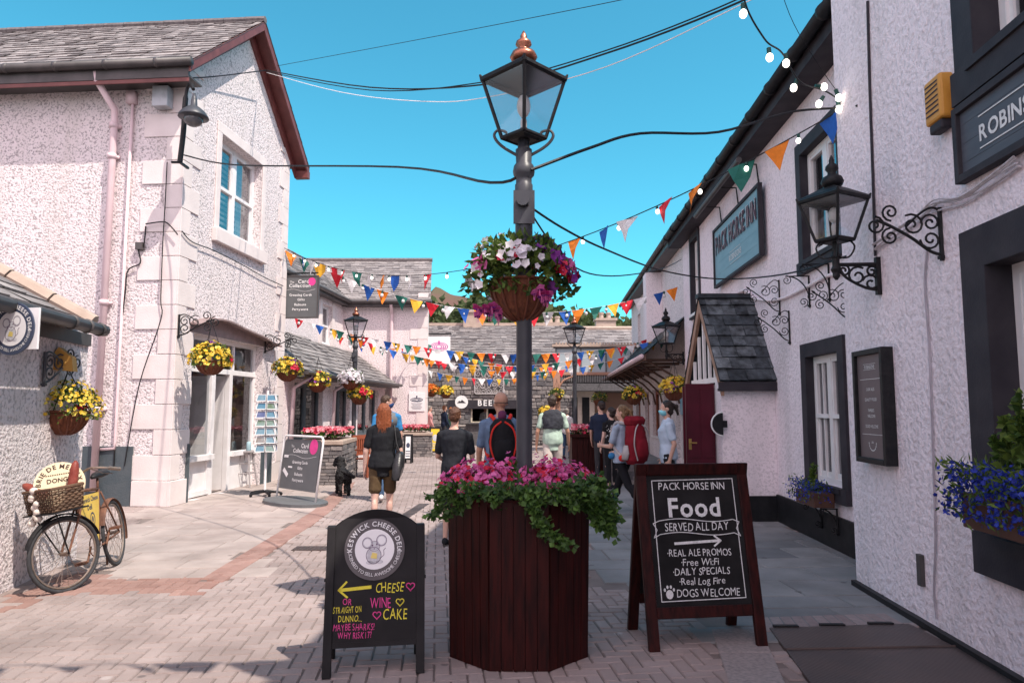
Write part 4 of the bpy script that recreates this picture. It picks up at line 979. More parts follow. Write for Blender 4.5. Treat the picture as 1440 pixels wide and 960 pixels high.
# ================================================================ LANTERNS AND POSTS
def lantern(root,c,z0,h,wt,wb,rot,metal,roofm,fin,finh):
    """four sided tapering street lantern: base at z0, glass height h, top width wt, bottom width wb"""
    x,y=c; q=[(math.cos(rot+math.pi/2*i+math.pi/4),math.sin(rot+math.pi/2*i+math.pi/4)) for i in range(4)]
    k=.7071; T=[V((x+a*wt*k,y+b*wt*k,z0+h)) for a,b in q]; B=[V((x+a*wb*k,y+b*wb*k,z0)) for a,b in q]
    mb=MB(); r=wt*.022+.004
    for i in range(4):
        mb.tube([B[i],T[i]],r,6); mb.tube([B[i],B[(i+1)%4]],r*1.2,6); mb.tube([T[i],T[(i+1)%4]],r*1.7,6)
        mb.tube([T[i],T[i]+V((q[i][0]*.02,q[i][1]*.02,.035))],[r*1.5,r*.5],6)
    mb.lathe([(wb*.45,z0-.02),(wb*.55,z0-.005),(wb*.55,z0)],4,(x,y,0),rot+math.pi/4)
    fr=obj('lantern_frame',mb,metal,root)
    for i in range(4):
        g=MB(); g.poly([B[i]+V((0,0,.004)),B[(i+1)%4]+V((0,0,.004)),T[(i+1)%4],T[i]]); obj('pane',g,m_lglass,fr)
    rf=MB(); rw=wt*.74
    rf.lathe([(rw,z0+h+.012),(rw*.94,z0+h+.03),(wt*.30,z0+h+wt*.25),(wt*.17,z0+h+wt*.29),(wt*.17,z0+h+wt*.34)],4,(x,y,0),rot+math.pi/4); 
    ro=obj('lamp_roof',rf,roofm,root)
    f=MB(); zt=z0+h+wt*.34; w_=wt
    f.lathe([(w_*.2,zt-.01),(w_*.24,zt+finh*.10),(w_*.2,zt+finh*.25),(w_*.10,zt+finh*.33),(w_*.09,zt+finh*.42),(w_*.14,zt+finh*.52),(w_*.13,zt+finh*.62),(w_*.055,zt+finh*.74),(w_*.06,zt+finh*.82),(w_*.012,zt+finh)],14,(x,y,0))
    obj('finial',f,fin,ro,smooth=True)
    b=MB(); b.lathe([(.02,z0+.02),(.025,z0+.12),(.02,z0+.14)],10,(x,y,0)); b.ell((x,y,z0+.14+h*.22),wt*.12,wt*.12,h*.2,10); obj('bulb',b,mat('frosted_bulb',(.75,.73,.70),.3),fr,smooth=True)
def postlamp(name,label,X,Y,metal,H=4.36,big=1.0,group=None):
    t=thing(name,label,'street lamp',(X,Y,0),group); k=H/4.36
    mb=MB(); f=lambda z:z*k
    prof=[(.11,0),(.11,.5),(.085,.56),(.075,.62),(.055,.7),(.055,2.78),(.062,2.80),(.062,2.98),(.055,3.0),(.055,3.06),(.064,3.07),(.064,3.20),(.057,3.21),(.056,3.25),(.074,3.27),(.079,3.30),(.072,3.34),(.056,3.36),(.06,3.46),(.045,3.47),(.04,3.53)]
    mb.lathe([(r,f(z)) for r,z in prof],16,(X,Y,0)); p=obj('post',mb,metal,t,smooth=True)
    p.data.polygons.foreach_set('use_smooth',[True]*len(p.data.polygons))
    mb=MB(); mb.tube([(X-.01,Y-.06,f(3.06)),(X-.01,Y-.13,f(3.06))],.045,10); mb.box(X-.075,X+.075,Y-.075,Y-.06,f(2.9),f(3.14)); obj('junction_cap',mb,metal,t)
    mb=MB()
    for sg in (-1,1):
        for ax in ((1,0),):
            P=[(.05,3.42),(.14,3.47),(.20,3.52),(.225,3.57),(.20,3.605),(.15,3.60),(.13,3.585)]
            mb.tube([(X+sg*a*.95,Y,f(z)) for a,z in smoothpath([(a,z,0) for a,z in P],4) and [(q.x,q.y) for q in smoothpath([(a,z,0) for a,z in P],4)]],.011,6)
    mb.tube([(X,Y,f(3.5)),(X,Y,f(3.62))],.03,8)
    obj('frog_bracket',mb,metal,t)
    lantern(t,(X,Y),f(3.55),.44*k,.425*k*big,.225*k*big,R(45),m_iron if metal is m_grey_p else metal,m_iron,m_copper,.225*k)
    return t
# ---- hanging baskets
def basket(name,label,c,R_,dep,kinds,group,leafn=520,dome_r=(1.25,1.25,.9),L=.05,blm=.030,chain=1.0,seed=1,hook=None,crop_leaf=None):
    """woven half-bowl with trailing plants; kinds = [(petal material, count, clumps, name)]"""
    random.seed(seed); x,y,z=c            # z = rim height
    t=thing(name,label,'hanging basket',(x,y,z),group)
    mb=MB(); n=22
    prof=[(R_*math.cos(a)*(1 if a<1.2 else 1),z-dep*math.sin(a)) for a in [i*math.pi/2/8 for i in range(8)]]+[(.02,z-dep)]
    mb.lathe(prof[::-1],n,(x,y,0)); bo=obj('basket_bowl',mb,m_coir,t,smooth=True)
    mb=MB()
    for i in range(14):
        a=2*math.pi*i/14; mb.tube([(x+math.cos(a)*(r+.006),y+math.sin(a)*(r+.006),zz) for r,zz in prof[:-1]],.006+R_*.012,5)
    mb.tube([(x+math.cos(2*math.pi*i/20)*R_*1.02,y+math.sin(2*math.pi*i/20)*R_*1.02,z) for i in range(20)],.010,5,True)
    obj('basket_rib',mb,mat('basket_rib_wire',(.16,.05,.025),.6),bo)
    if hook is not None:
        mb=MB()
        for i in range(3): a=2.1*i+.5; mb.tube([(x+R_*math.cos(a),y+R_*math.sin(a),z),(x,y,hook)],.005,4)
        mb.tube([(x,y,hook),(x,y,hook+.04)],.006,4); obj('chain',mb,m_iron,t)
    rx,ry,rz=[R_*k for k in dome_r]
    mb=MB(); dome(mb,(x,y,z+R_*.12),rx,ry,rz,leafn,L,-.45)
    obj('foliage',mb,crop_leaf or m_leaf,t)
    for m_,cnt,cl,nm,kw in kinds:
        mb=MB(); blooms(mb,(x,y,z+R_*.14),rx*1.02,ry*1.02,rz*1.02,cnt,blm*kw.get('s',1),kw.get('lo',-.35),kw.get('k',5),clump=cl,cosx=kw.get('side'))
        obj(nm,mb,m_,t)
    return t
# ---- wrought iron wall bracket drawn as scrolls in a plane (u along the arm, v up)
def scroll_bracket(name,label,o,dirv,L,Hh,style=0,m_=None,group=None,r=.010):
    t=thing(name,label,'wall bracket',o,group); d=V(dirv).normalized(); o=V(o)
    f=lambda a,b:o+d*a+V((0,0,b))
    mb=MB(); mb.tube([f(0.01,-Hh*.62),f(0.01,Hh*.5)],r*1.5,6); mb.box(-.02,.02,-.02,.02,-.012,.012,m=Matrix.Translation(f(.012,-Hh*.55))); obj('back_plate',mb,m_ or m_iron,t)
    mb=MB()
    def sp(cx,cy,rr,a0,dn,tn=1.5): mb.tube([f(a,b) for a,b in spiral(cx,cy,rr,tn,a0,dn,12)],r*.75,5)
    if style==0:
        P=smoothpath([(0,-Hh*.5,0),(L*.18,-Hh*.42,0),(L*.45,-Hh*.12,0),(L*.75,Hh*.14,0),(L*.93,Hh*.26,0)],5); mb.tube([f(q.x,q.y) for q in P],r,6)
        P=smoothpath([(0,Hh*.42,0),(L*.14,Hh*.5,0),(L*.32,Hh*.36,0),(L*.5,Hh*.12,0)],5); mb.tube([f(q.x,q.y) for q in P],r*.8,6)
        for cx,cy,rr,a,dn in ((.16,.18,.14,0,1),(.17,-.17,.15,0,-1),(.42,.14,.17,1,1),(.72,.42,.13,-1.6,1),(.95,.14,.14,1.6,1),(.74,-.10,.13,1.6,-1)): sp(L*cx,Hh*cy,L*rr,a,dn)
    elif style==1:   # quarter bow with two scrolls
        P=[(L*math.sin(a)*.9,Hh*.5-(Hh*.9)*(1-math.cos(a))) for a in [i*math.pi/2/10 for i in range(11)]]
        mb.tube([f(L*.9-p[0]+.01,p[1]-.0) for p in P],r,6); mb.tube([f(0,Hh*.5),f(L,Hh*.5)],r,6)
        sp(L*.95,Hh*.36,L*.2,1.57,1); sp(L*.28,-Hh*.42,L*.2,-1.57,-1)
    else:            # lamp bracket: bar with a row of C scrolls below
        mb.tube([f(0,Hh*.42),f(L,Hh*.42)],r*1.7,8)
        for cx,cy,rr,a,dn in ((.24,-.28,.17,.3,1),(.18,.12,.13,3,-1),(.52,.06,.20,2.2,-1),(.82,.17,.14,1.8,1),(.45,-.12,.12,0,1)): sp(L*cx,Hh*cy,L*rr,a,dn,1.3)
        P=smoothpath([(0,-Hh*.45,0),(L*.3,-Hh*.4,0),(L*.6,Hh*.0,0),(L*.95,Hh*.36,0)],5); mb.tube([f(q.x,q.y) for q in P],r*1.2,6)
    obj('scrollwork',mb,m_ or m_iron,t); return t
# ================================================================ MAIN PLANTER AND LAMP
LX,LY=.085,4.98
main_lamp=postlamp('street_lamp','tall grey lamp post with a black lantern rising out of the front wooden planter',LX,LY,m_grey_p)
plt=thing('octagonal_planter','large dark red boarded planter with pink flowers and trailing ivy around the front lamp post','planter',(.05,LY,0))
R8=.485; HP_=1.03; PX=.045
def octo(r,z,a0=R(22.5)): return [(PX+r*math.cos(a0+i*math.pi/4),LY+r*math.sin(a0+i*math.pi/4),z) for i in range(8)]
for i in range(8):
    P=octo(R8,0); a=V(P[i]); b=V(P[(i+1)%8]); mb=MB(); n=5
    out=((a+b)/2-V((PX,LY,0))).normalized()
    for j in range(n):
        p=a.lerp(b,(j+.02)/n); q=a.lerp(b,(j+.97)/n); e=out*U(0,.003)
        vs=[p+e,q+e,q-out*.03,p-out*.03]; vs=[v+V((0,0,.0)) for v in vs]+[v+V((0,0,HP_)) for v in vs]
        vs[4]=p+e+out*.02+V((0,0,HP_)); vs[5]=q+e+out*.02+V((0,0,HP_))
        mb.add(vs,[(0,1,5,4),(1,2,6,5),(2,3,7,6),(3,0,4,7),(4,5,6,7)])
    obj('side_panel',mb,m_red,plt)
mb=MB(); q_=octo(R8-.034,.002); mb.prism([(a,b) for a,b,c in q_],.002,.94); obj('lining',mb,m_black,plt)
mb=MB(); mb.add(octo(R8-.035,.95)+octo(R8+.012,HP_-.06),[tuple(range(8))]); obj('soil',mb,mat('dark_compost',(.03,.02,.015),.95),plt)
mb=MB(); P=octo(R8+.012,HP_-.045); P2=octo(R8+.03,HP_+.004); 
mb.add(P+P2,[(i,(i+1)%8,8+(i+1)%8,8+i) for i in range(8)]); obj('top_rim',mb,m_red,plt)
random.seed(5)
iv=MB(); bl_=MB(); bg_=MB(); br=MB()
dome(bl_,(PX,LY,1.02),.50,.48,.19,1900,.050,-.2,.3)
obj('flower_foliage',bl_,m_leaf_d,plt)
for cx,cy,rx,ry,n in ((PX-.25,LY-.16,.29,.30,480),(PX+.25,LY-.18,.30,.28,480),(PX,LY+.14,.42,.34,300)):
    for i in range(n):
        d=rv(); d.z=abs(d.z); p=V((cx,cy,1.07))+V((d.x*rx,d.y*ry,d.z*U(.10,.215)))*U(.7,1.05)
        m_=bg_ if rnd()<.74 else br
        for q in range(2): bloom(m_,p+rv()*.016,d+rv()*.6+V((0,-.3,.3)),U(.013,.024),rnd(),5)
obj('begonia',bg_,m_pnk,plt); obj('begonia',br,m_rdp,plt)
def vine(pts,n,sp,L=.045):
    P=smoothpath(pts,8); iv.tube(P,.005,4,t=.1)
    for i in range(n):
        f=rnd()*(len(P)-1.01); j=int(f); p=P[j].lerp(P[j+1],f-j)+rv()*sp*U(.2,1)
        d=rv()+V((0,-.3,-.2)); leaf(iv,p,d,V((0,-.7,.8))+rv()*.5,L*U(.6,1.25),L*U(.28,.48),rnd()**1.4)
f=lambda x,y,dy=-.53:tuple(at(x,y,LY+dy))
# skirt of ivy over the rim, long tail in front, bushes either side
for x0,x1,y0,y1 in ((655,700,690,700),(690,760,688,705),(740,805,690,698),(790,830,688,694)): vine([f(x0,y0,-.55),f((x0+x1)/2,(y0+y1)/2-6,-.52),f(x1,y1,-.51)],170,.06)
vine([f(735,690),f(752,712,-.55),f(762,738,-.55),f(785,758,-.55),f(802,765,-.55)],210,.045)
vine([f(745,695),f(756,722,-.55),f(770,750,-.55)],120,.05)
vine([f(765,700),f(800,703,-.55),f(805,712,-.55)],90,.04)
for p1,p2,p3 in (((660,690),(632,690),(600,698)),((655,695),(625,712),(605,724)),((660,700),(640,716),(618,728)),((665,688),(640,680),(615,688)),((650,685),(630,690),(612,706))):
    vine([f(*p1,-.35),f(*p2,-.40),f(*p3,-.42)],95,.035,.04)
for p1,p2,p3 in (((815,682),(848,690),(862,712)),((820,690),(850,705),(866,735)),((822,700),(845,722),(862,750)),((815,680),(835,675),(845,684)),((825,700),(838,728),(858,742)),((820,690),(842,700),(852,725)),((822,694),(842,712),(850,735))):
    vine([f(*p1,-.35),f(*p2,-.38),f(*p3,-.42)],150,.055,.05)
obj('ivy',iv,m_ivy if 'm_ivy' in globals() else leafmat('trailing_ivy_leaves',(.022,.055,.012),(.10,.19,.035)),plt)
# basket round the post (two half bowls: split around the pole)
zb=at(735,397,LY).z
bk=basket('pole_flower_basket','big ribbed basket of white, pink and purple flowers round the front lamp post',(LX-.02,LY,zb),.215,.28,
 [(m_wht,150,9,'white_flower',{'side':-1}),(m_prp,70,6,'purple_flower',{'side':1,'s':1.35}),(m_rdp,34,3,'red_flower',{'lo':.3}),(m_pnk,26,2,'pink_flower',{'lo':.4}),(m_wht,46,8,'white_flower',{'s':.7})],None,1500,(1.75,1.35,1.45),.062,.034,seed=11)
fu=MB(); fp=MB(); random.seed(3)
for (x,y,n) in ((765,413,9),(752,408,4),(680,436,8),(692,433,6),(700,438,5)):
    for i in range(n):
        p=at(x+U(-10,10),y+U(-7,7),LY-.3+U(-.05,.05)); bloom(fu,p,V((U(-.5,.5),-.7,-.8)),.032,rnd(),5); bloom(fp,p+V((0,-.012,-.018)),V((0,-.3,-1)),.024,rnd(),4)
        for q in range(3): s_=p+V((U(-.012,.012),-.02,-.02)); fu.tube([s_,s_+V((U(-.006,.006),0,-.045))],.0016,3,t=.8)
obj('fuchsia',fu,m_pnk,bk); obj('fuchsia',fp,m_prp,bk)
# upright sprig
mb=MB(); 
for (x,y) in ((742,345),(741,335),(738,352),(708,352),(715,360),(752,355)):
    p=at(x,y,LY-.05); mb.tube([p,p-V((0,0,.16))],.004,4)
    for i in range(14): leaf(mb,p-V((0,0,U(0,.14))),rv()+V((0,0,.4)),rv(),.04,.012,rnd())
obj('sprig',mb,m_leaf,bk)
# ================================================================ OTHER POST LAMPS AND PLANTERS
postlamp('street_lamp','grey lamp post with white and yellow flower baskets behind the red bench on the left',-3.98,18.0,m_grey_p,4.2,1.0)
p=at(808,500,20.4); postlamp('street_lamp','grey lamp post in the middle distance, just right of the front lamp post',p.x,20.4,m_grey_p,4.28,1.05)
def stone_planter(label,corners,h,fl,seed):
    random.seed(seed); P=[V((*q,0)) for q in corners]; c=sum(P,V())/4
    t=thing('stone_planter',label,'planter',tuple(c))
    mb=MB(); mb.prism([(p.x,p.y) for p in P],0,h-.09); 
    obj('wall',mb,m_stone,t)
    mb=MB()
    for a,b in zip(P,P[1:]+P[:1]):
        d=(b-a); L=d.length; d.normalize(); o=V((d.y,-d.x,0)); v=.01
        while v<h-.15:
            hh=U(.05,.11); u=0
            while u<L:
                w_=U(.12,.4); e=U(.01,.035); p=a+d*u; q=a+d*min(L,u+w_-.012); z0,z1=v,v+hh-.012
                A=[p,q,q,p]; zz=[z0,z0,z1,z1]
                mb.add([A[k]+V((0,0,zz[k])) for k in range(4)]+[A[k]+o*e+V((0,0,zz[k])) for k in range(4)],[(4,5,6,7),(0,1,5,4),(1,2,6,5),(2,3,7,6),(3,0,4,7)],min(1,max(0,random.gauss(.35,.25)))); u+=w_
            v+=hh
    obj('stone_facing',mb,m_stone,t)
    mb=MB(); e=1.05; Q=[c+(p-c)*e for p in P]; mb.prism([(q.x,q.y) for q in Q],h-.09,h); obj('coping',mb,m_coping,t,bevel=.012)
    f1=MB(); f2=MB(); u=(P[1]-P[0]); v=(P[3]-P[0])
    for i in range(1100):
        p=P[0]+u*U(.08,.92)+v*U(.1,.9)+V((0,0,h+.02)); b=.22*U(.5,1)
        leaf(f2,p+V((0,0,b*.6)),rv()+V((0,0,.5)),rv(),.09,.03,rnd())
        bloom(f1,p+V((0,0,b)),rv()+V((0,-.6,.8)),U(.03,.055),rnd(),5)
    obj('foliage',f2,m_leaf_d,t); obj('begonia',f1,m_rwp,t)
    return t
a=gnd(420,684); 
stone_planter('raised stone planter of red and white flowers behind the black dog',[(-4.62,15.3),(-3.62,15.3),(-3.75,17.4),(-4.75,17.4)],.93,0,21)
stone_planter('raised stone planter of pink flowers at the bend behind the red haired woman',[(-4.2,24.2),(-2.72,24.2),(-2.9,26.0),(-4.4,26.0)],.80,0,22)
stone_planter('low stone planter in the shade right of the square boarded planter',[(2.12,15.3),(2.75,15.3),(2.85,16.6),(2.15,16.6)],.72,0,23)
bx_=thing('boxed_planter','square dark red boarded planter with red flowers beside the woman with the rucksack','planter',(1.75,16.3,0))
mb=MB()
for (x0,x1,y0,y1) in ((1.33,2.08,15.95,15.99),(1.33,2.08,16.7,16.74),(1.33,1.37,15.99,16.7),(2.04,2.08,15.99,16.7)):
    n=6
    for i in range(n):
        if x1-x0>.1: mb.box(x0+(x1-x0)*i/n,x0+(x1-x0)*(i+.95)/n,y0,y1,0,1.0)
        else: mb.box(x0,x1,y0+(y1-y0)*i/n,y0+(y1-y0)*(i+.95)/n,0,1.0)
obj('side_panel',mb,m_red,bx_)
mb=MB(); mb.box(1.28,2.13,15.90,15.96,.98,1.05); mb.box(1.28,2.13,16.73,16.79,.98,1.05); mb.box(1.28,1.34,15.96,16.73,.98,1.05); mb.box(2.07,2.13,15.96,16.73,.98,1.05); obj('top_rim',mb,m_red,bx_)
f1=MB();f2=MB();f3=MB(); random.seed(8)
for i in range(420):
    p=V((U(1.38,2.03),U(16,16.68),1.02)); b=U(.05,.22); leaf(f2,p+V((0,0,b*.5)),rv()+V((0,0,.5)),rv(),.09,.03,rnd()); bloom(f1 if p.x<1.72 else f3,p+V((0,0,b)),rv()+V((0,-.6,.8)),U(.03,.05),rnd())
obj('foliage',f2,m_leaf_d,bx_); obj('flower',f1,m_rwp,bx_); obj('flower',f3,m_prp,bx_)
# ================================================================ HANGING BASKETS
YEL=lambda n=120:[(m_yel,n,0,'yellow_flower',{}),(m_prp,max(6,n//9),3,'purple_flower',{}),(m_rdp,max(4,n//14),2,'red_flower',{'lo':.5})]
p=at(93,578,7.25); hk=at(88,520,7.25)
basket('hanging_basket','hanging basket of small yellow flowers below the scroll bracket on the annexe wall',tuple(p),.205,.24,[(m_yel,420,0,'yellow_flower',{'s':.78}),(m_prp,30,4,'purple_flower',{'s':.9}),(m_rdp,14,2,'red_flower',{'lo':.6,'s':1.3})],'flower baskets on brackets',800,(1.55,1.45,1.35),.045,.026,seed=31,hook=p.z+.42)
scroll_bracket('scroll_bracket','grey scrolled iron bracket on the annexe wall holding a yellow flower basket',FD.p(FD.px(58,500)[0],p.z+.42,.03),at(95,500,7.2)-at(58,500,FD.p(FD.px(58,500)[0],0).y),.52,.30,0,m_grey_p,r=.011)
ch=MB(); q=at(88,508,7.15); ch.prism([(-.16,-.08),(.12,-.10),(.10,.04),(-.02,.14)],-.07,.07,m=Matrix.Translation(q)@Matrix.Rotation(R(90),4,'X')@Matrix.Rotation(R(15),4,'Y'))
for i in range(5): ch.ell(q+V((U(-.10,.08),-.07,U(-.06,.03))),.018,.008,.018,8)
single('cheese_ornament',ch,mat('cheese_yellow',(.62,.34,.08),.6,(.52,.26,.05)),'yellow wedge of model cheese hanging from the annexe bracket','ornament',bevel=.012)
cs=thing
for x,y,u_w,lab,sd,sz in ((296,508,.62,'hanging basket of yellow and red flowers left of the card shop door',32,.20),(404,522,.55,'hanging basket of yellow flowers right of the card shop door',33,.19)):
    uu,zz=FA.px(x,y,u_w); p=FA.p(uu,zz,u_w)
    basket('hanging_basket',lab,tuple(p),sz*1.12,sz*1.15,[(m_yel,170,0,'yellow_flower',{'s':1.1}),(m_prp,16,3,'purple_flower',{}),(m_rdp,20,2,'red_flower',{'lo':.4})],'flower baskets on brackets',420,(1.45,1.45,1.25),.065,.038,seed=sd,hook=p.z+.66)
    scroll_bracket('scroll_bracket','dark scrolled bracket '+('left of' if sd==32 else 'right of')+' the card shop door',FA.p(uu,p.z+.62,.03),FA.w,.68,.36,0,m_iron,r=.012)
for x,y,Y,lab,sd,kk in ((447,538,17.2,'hanging basket of yellow flowers under the lean-to eaves',34,YEL(90)),(505,556,18.0,'hanging basket of yellow and red flowers on the right of the left lamp post',35,[(m_yel,90,0,'yellow_flower',{}),(m_rdp,40,2,'red_flower',{'side':1})]),
  (493,535,17.75,'round basket of white flowers on the left lamp post',36,[(m_wht,260,0,'white_flower',{'s':1.15})]),(607,550,29,'orange flower basket on the stone bar wall, left of a yellow one',37,[(m_orp,150,0,'orange_flower',{'s':1.4})]),(627,552,29,'yellow flower basket on the stone bar wall, right of an orange one',38,[(m_yel,130,0,'yellow_flower',{'s':1.4})]),
  (520,540,24.5,'hanging basket of purple flowers under the far end of the lean-to',39,[(m_prp,140,0,'purple_flower',{'s':1.3}),(m_wht,40,0,'white_flower',{})]),
  (891,557,19.2,'hanging basket of yellow flowers farther along the pink shop row',40,YEL(110)),(948,548,15.0,'hanging basket of yellow flowers nearest the porch doors',41,YEL(150)),
  (843,562,26,'dark leafy hanging basket below the far canopy',42,[(m_yel,16,0,'yellow_flower',{})]),(783,556,27.2,'leafy hanging basket on the tan canopy post',43,[(m_yel,30,0,'yellow_flower',{})]),(769,582,26,'yellow flower basket in the shade by the stone bar wall',44,[(m_yel,140,0,'yellow_flower',{'s':1.4})])):
    p=at(x,y,Y); basket('hanging_basket',lab,tuple(p),.21,.23,kk,'flower baskets on brackets',260,(1.4,1.4,1.15),.08,.045,seed=sd,hook=p.z+.6)
# ================================================================ BRACKETS AND LAMPS ON THE INN
WM=-1*FR2.w
for (x,y,st_,L,H_,lab) in ((1097,416,0,.50,.46,'scrolled iron bracket above the porch roof on the inn wing, upper one of two'),(1111,458,0,.46,.42,'scrolled iron bracket beside the porch roof on the inn wing, lower one of two'),(1139,408,1,.30,.36,'small bowed iron bracket under the upper window of the inn wing, left one'),(1167,395,1,.32,.40,'small bowed iron bracket under the upper window of the inn wing, right one'),(1196,423,0,.44,.40,'scrolled iron bracket beside the corner of the near inn wall')):
    u,v=r2(x,y); scroll_bracket('scroll_bracket',lab,FR2.p(u,v,.0),FR2.w,L,H_,st_,r=.008)
u,v=r1(1325,325); scroll_bracket('scroll_bracket','large scrolled iron bracket on the near inn wall under the cable bundle',FR1.p(u,v,0),FR1.w,.48,.34,0,r=.011)
def walllamp(F,label,x,y,L,gz,sc,rot,cat='wall lamp'):
    u,v=F.px(x,y); o=F.p(u,v,0); t=thing('wall_lamp',label,cat,tuple(o)); d=F.w
    f=lambda a,b:o+d*a+V((0,0,b)); mb=MB(); mb.box(-.02,.02,-.02,.02,-.17,.15,m=Matrix.Translation(f(.02,-.02))); obj('back_plate',mb,m_iron,t)
    mb=MB(); mb.tube([f(.0,.07),f(L,.07)],.017,8)
    for cx,cy,rr,a,dn in ((.10,-.09,.075,.3,1),(.09,.01,.05,3,-1),(.24,-.03,.085,2.2,-1),(.38,.02,.05,1.8,1)): mb.tube([f(p,q) for p,q in spiral(cx*L/.46,cy,rr,1.4,a,dn,12)],.010,5)
    P=smoothpath([(0,-.15,0),(.12,-.13,0),(.28,-.04,0),(L*.95,.06,0)],5); mb.tube([f(q.x,q.y) for q in P],.012,6)
    c=f(L,0); mb.tube([c+V((0,0,.0)),c+V((0,0,.30*sc))],.022,8); mb.lathe([(.01,-.06),(.03,-.03),(.03,.0),(.045,.03),(.03,.06),(.03,.12),(.04,.14),(.03,.17)],10,(c.x,c.y,c.z+.0))
    for a in range(4):
        th=rot+math.pi/2*a+math.pi/4; e=V((math.cos(th),math.sin(th),0)); mb.tube(smoothpath([c+V((0,0,.14)),c+e*.10+V((0,0,.13)),c+e*.15+V((0,0,.22)),c+e*.10*sc+V((0,0,.30*sc))],4),.008,5)
    obj('scrollwork',mb,m_iron,t)
    lantern(t,(c.x,c.y),c.z+.29*sc,.36*sc,.40*sc,.22*sc,rot,m_iron,m_iron,m_iron,.27*sc)
    return t
walllamp(FR1,'black four sided lantern on a scrolled bracket at the corner of the near inn wall',1238,383,.36,0,.97,R(28))
walllamp(FR2,'black four sided lantern at the far end of the inn wing',962,502,.42,0,1.15,R(30))
# ================================================================ SIGNS
def board(name,label,F,x0,x1,v0,v1,w0,w1,fr,fm,pm,cat='sign',sub=True):
    t=thing(name,label,cat,tuple(F.p((x0+x1)/2,v0,0))); mb=MB(F.M)
    mb.box(x0,x0+fr,v0,v1,w0,w1); mb.box(x1-fr,x1,v0,v1,w0,w1); mb.box(x0+fr,x1-fr,v0,v0+fr,w0,w1); mb.box(x0+fr,x1-fr,v1-fr,v1,w0,w1); obj('frame',mb,fm,t,bevel=.004)
    mb=MB(F.M); mb.box(x0+fr,x1-fr,v0+fr,v1-fr,w0,w1-.03); return t,mb,w1-.03
m_signblue=mat('slate_blue_sign_boards',(.070,.075,.095),.55,(.09,.095,.115),ns=3,stretch=(1,1,8))
m_tealb=mat('pale_teal_sign_boards',(.20,.34,.40),.55,(.16,.29,.35),ns=2,stretch=(1,1,5))
m_mar2=mat('maroon_letter_paint',(.10,.012,.03),.6)
a=r1(1340,180,.06)[0]; zt=r1(1340,155,.06)[1]; zb_=r1(1342,262,.06)[1]
t,mb,w_=board('hanging_sign','slate blue boarded sign with white lettering under the upper window of the near inn wall',FR1,a,a+2.1,zb_,zt,.003,.07,.05,m_surr,m_signblue)
for i in range(1,4): v=zb_+(zt-zb_)*i/4; mb.box(a+.06,a+2.04,v-.004,v+.004,w_,w_+.002)
obj('panel',mb,m_signblue,t); mb=MB(FR1.M); zc=(zt+zb_)/2
u_=r1(1383,185)[0]; text(mb,'ROBINSONS',.098,u_+.03,zc-.055,w_+.004,'l',1,wide=.95); mb.box(u_+.03,u_+.85,zc-.105,zc-.097,w_+.003,w_+.005); mb.box(u_+.03,u_+.85,zc+.10,zc+.108,w_+.003,w_+.005); obj('lettering',mb,m_chalk,t)
c0,d0_=r2(1003.7,325,.1); c1,d1_=r2(1068,258,.1); _,e0=r2(1003.7,407.7,.1)
t,mb,w_=board('inn_name_sign','pale teal boarded sign with dark red lettering high on the inn wing above the porch',FR2,c0,c1,e0,d0_,.06,.13,.05,m_surr,m_tealb)
HH=d0_-e0
for i in range(1,5): v=e0+HH*i/5; mb.box(c0+.06,c1-.06,v-.006,v+.002,w_-.001,w_+.002)
obj('panel',mb,m_tealb,t)
FW_=(c1-c0)*.88
mb=MB(FR2.M); text(mb,'PACK HORSE INN',HH*.29,(c0+c1)/2,e0+HH*.54,w_+.02,'c',1,fit=FW_); l1=obj('lettering',mb,m_mar2,t)
mb=MB(FR2.M); text(mb,'PACK HORSE INN',HH*.29,(c0+c1)/2-.04,e0+HH*.555,w_+.012,'c',1,fit=FW_); obj('lettering',mb,m_chalk,t,label='white shadow edge of the dark red lettering')
mb=MB(FR2.M); text(mb,'ROBINSONS',HH*.09,(c0+c1)/2,e0+HH*.26,w_+.006,'c',0); mb.box((c0+c1)/2-.35,(c0+c1)/2+.35,e0+HH*.21,e0+HH*.215,w_+.005,w_+.007); mb.box((c0+c1)/2-.35,(c0+c1)/2+.35,e0+HH*.39,e0+HH*.395,w_+.005,w_+.007); obj('lettering',mb,m_chalk,t)
mb=MB(); t2=thing('sign_light','long tubular trough light on arms above the inn name sign','sign light',tuple(FR2.p(c0,d0_+.3,0)))
mb.tube([FR2.p(c0-.1,d0_+.32,.42),FR2.p(c1+.1,d0_+.32,.42)],.045,8); obj('light_tube',mb,m_gut,t2); mb=MB()
for f in (.1,.5,.9): u=c0+(c1-c0)*f; mb.tube([FR2.p(u,d0_+.06,.02),FR2.p(u,d0_+.38,.05),FR2.p(u,d0_+.40,.36)],.014,6)
obj('arm',mb,m_iron,t2)
m_menu=mat('brown_menu_panel',(.135,.105,.11),.5,(.155,.12,.125),ns=3)
a,b=r1(1213,493)[0],r1(1256,490)[0]; vt=r1(1213,495)[1]; vb=r1(1214,647)[1]
t,mb,w_=board('menu_board','tall narrow brown notice board in a black frame on the near inn wall',FR1,a,b,vb,vt,.003,.10,.045,m_iron,m_menu,'notice board'); obj('panel',mb,m_menu,t)
mb=MB(FR1.M); uc=(a+b)/2; Hh=vt-vb
for s_,fv,sz in (('ROBINSONS',.83,.030),('CASK ALES',.635,.026),('QUALITY FOOD',.545,.026),('FAMILIES',.45,.026),('WELCOME',.40,.026),('DOGS WELCOME',.31,.026),('1838',.175,.018)):
    text(mb,s_,sz*Hh,uc,vb+Hh*fv,w_+.003,'c',0,wide=.85)
for fv,hw in ((.735,.33),(.25,.33)): mb.box(uc-(b-a)*hw,uc+(b-a)*hw,vb+Hh*fv,vb+Hh*(fv+.004),w_+.002,w_+.004)
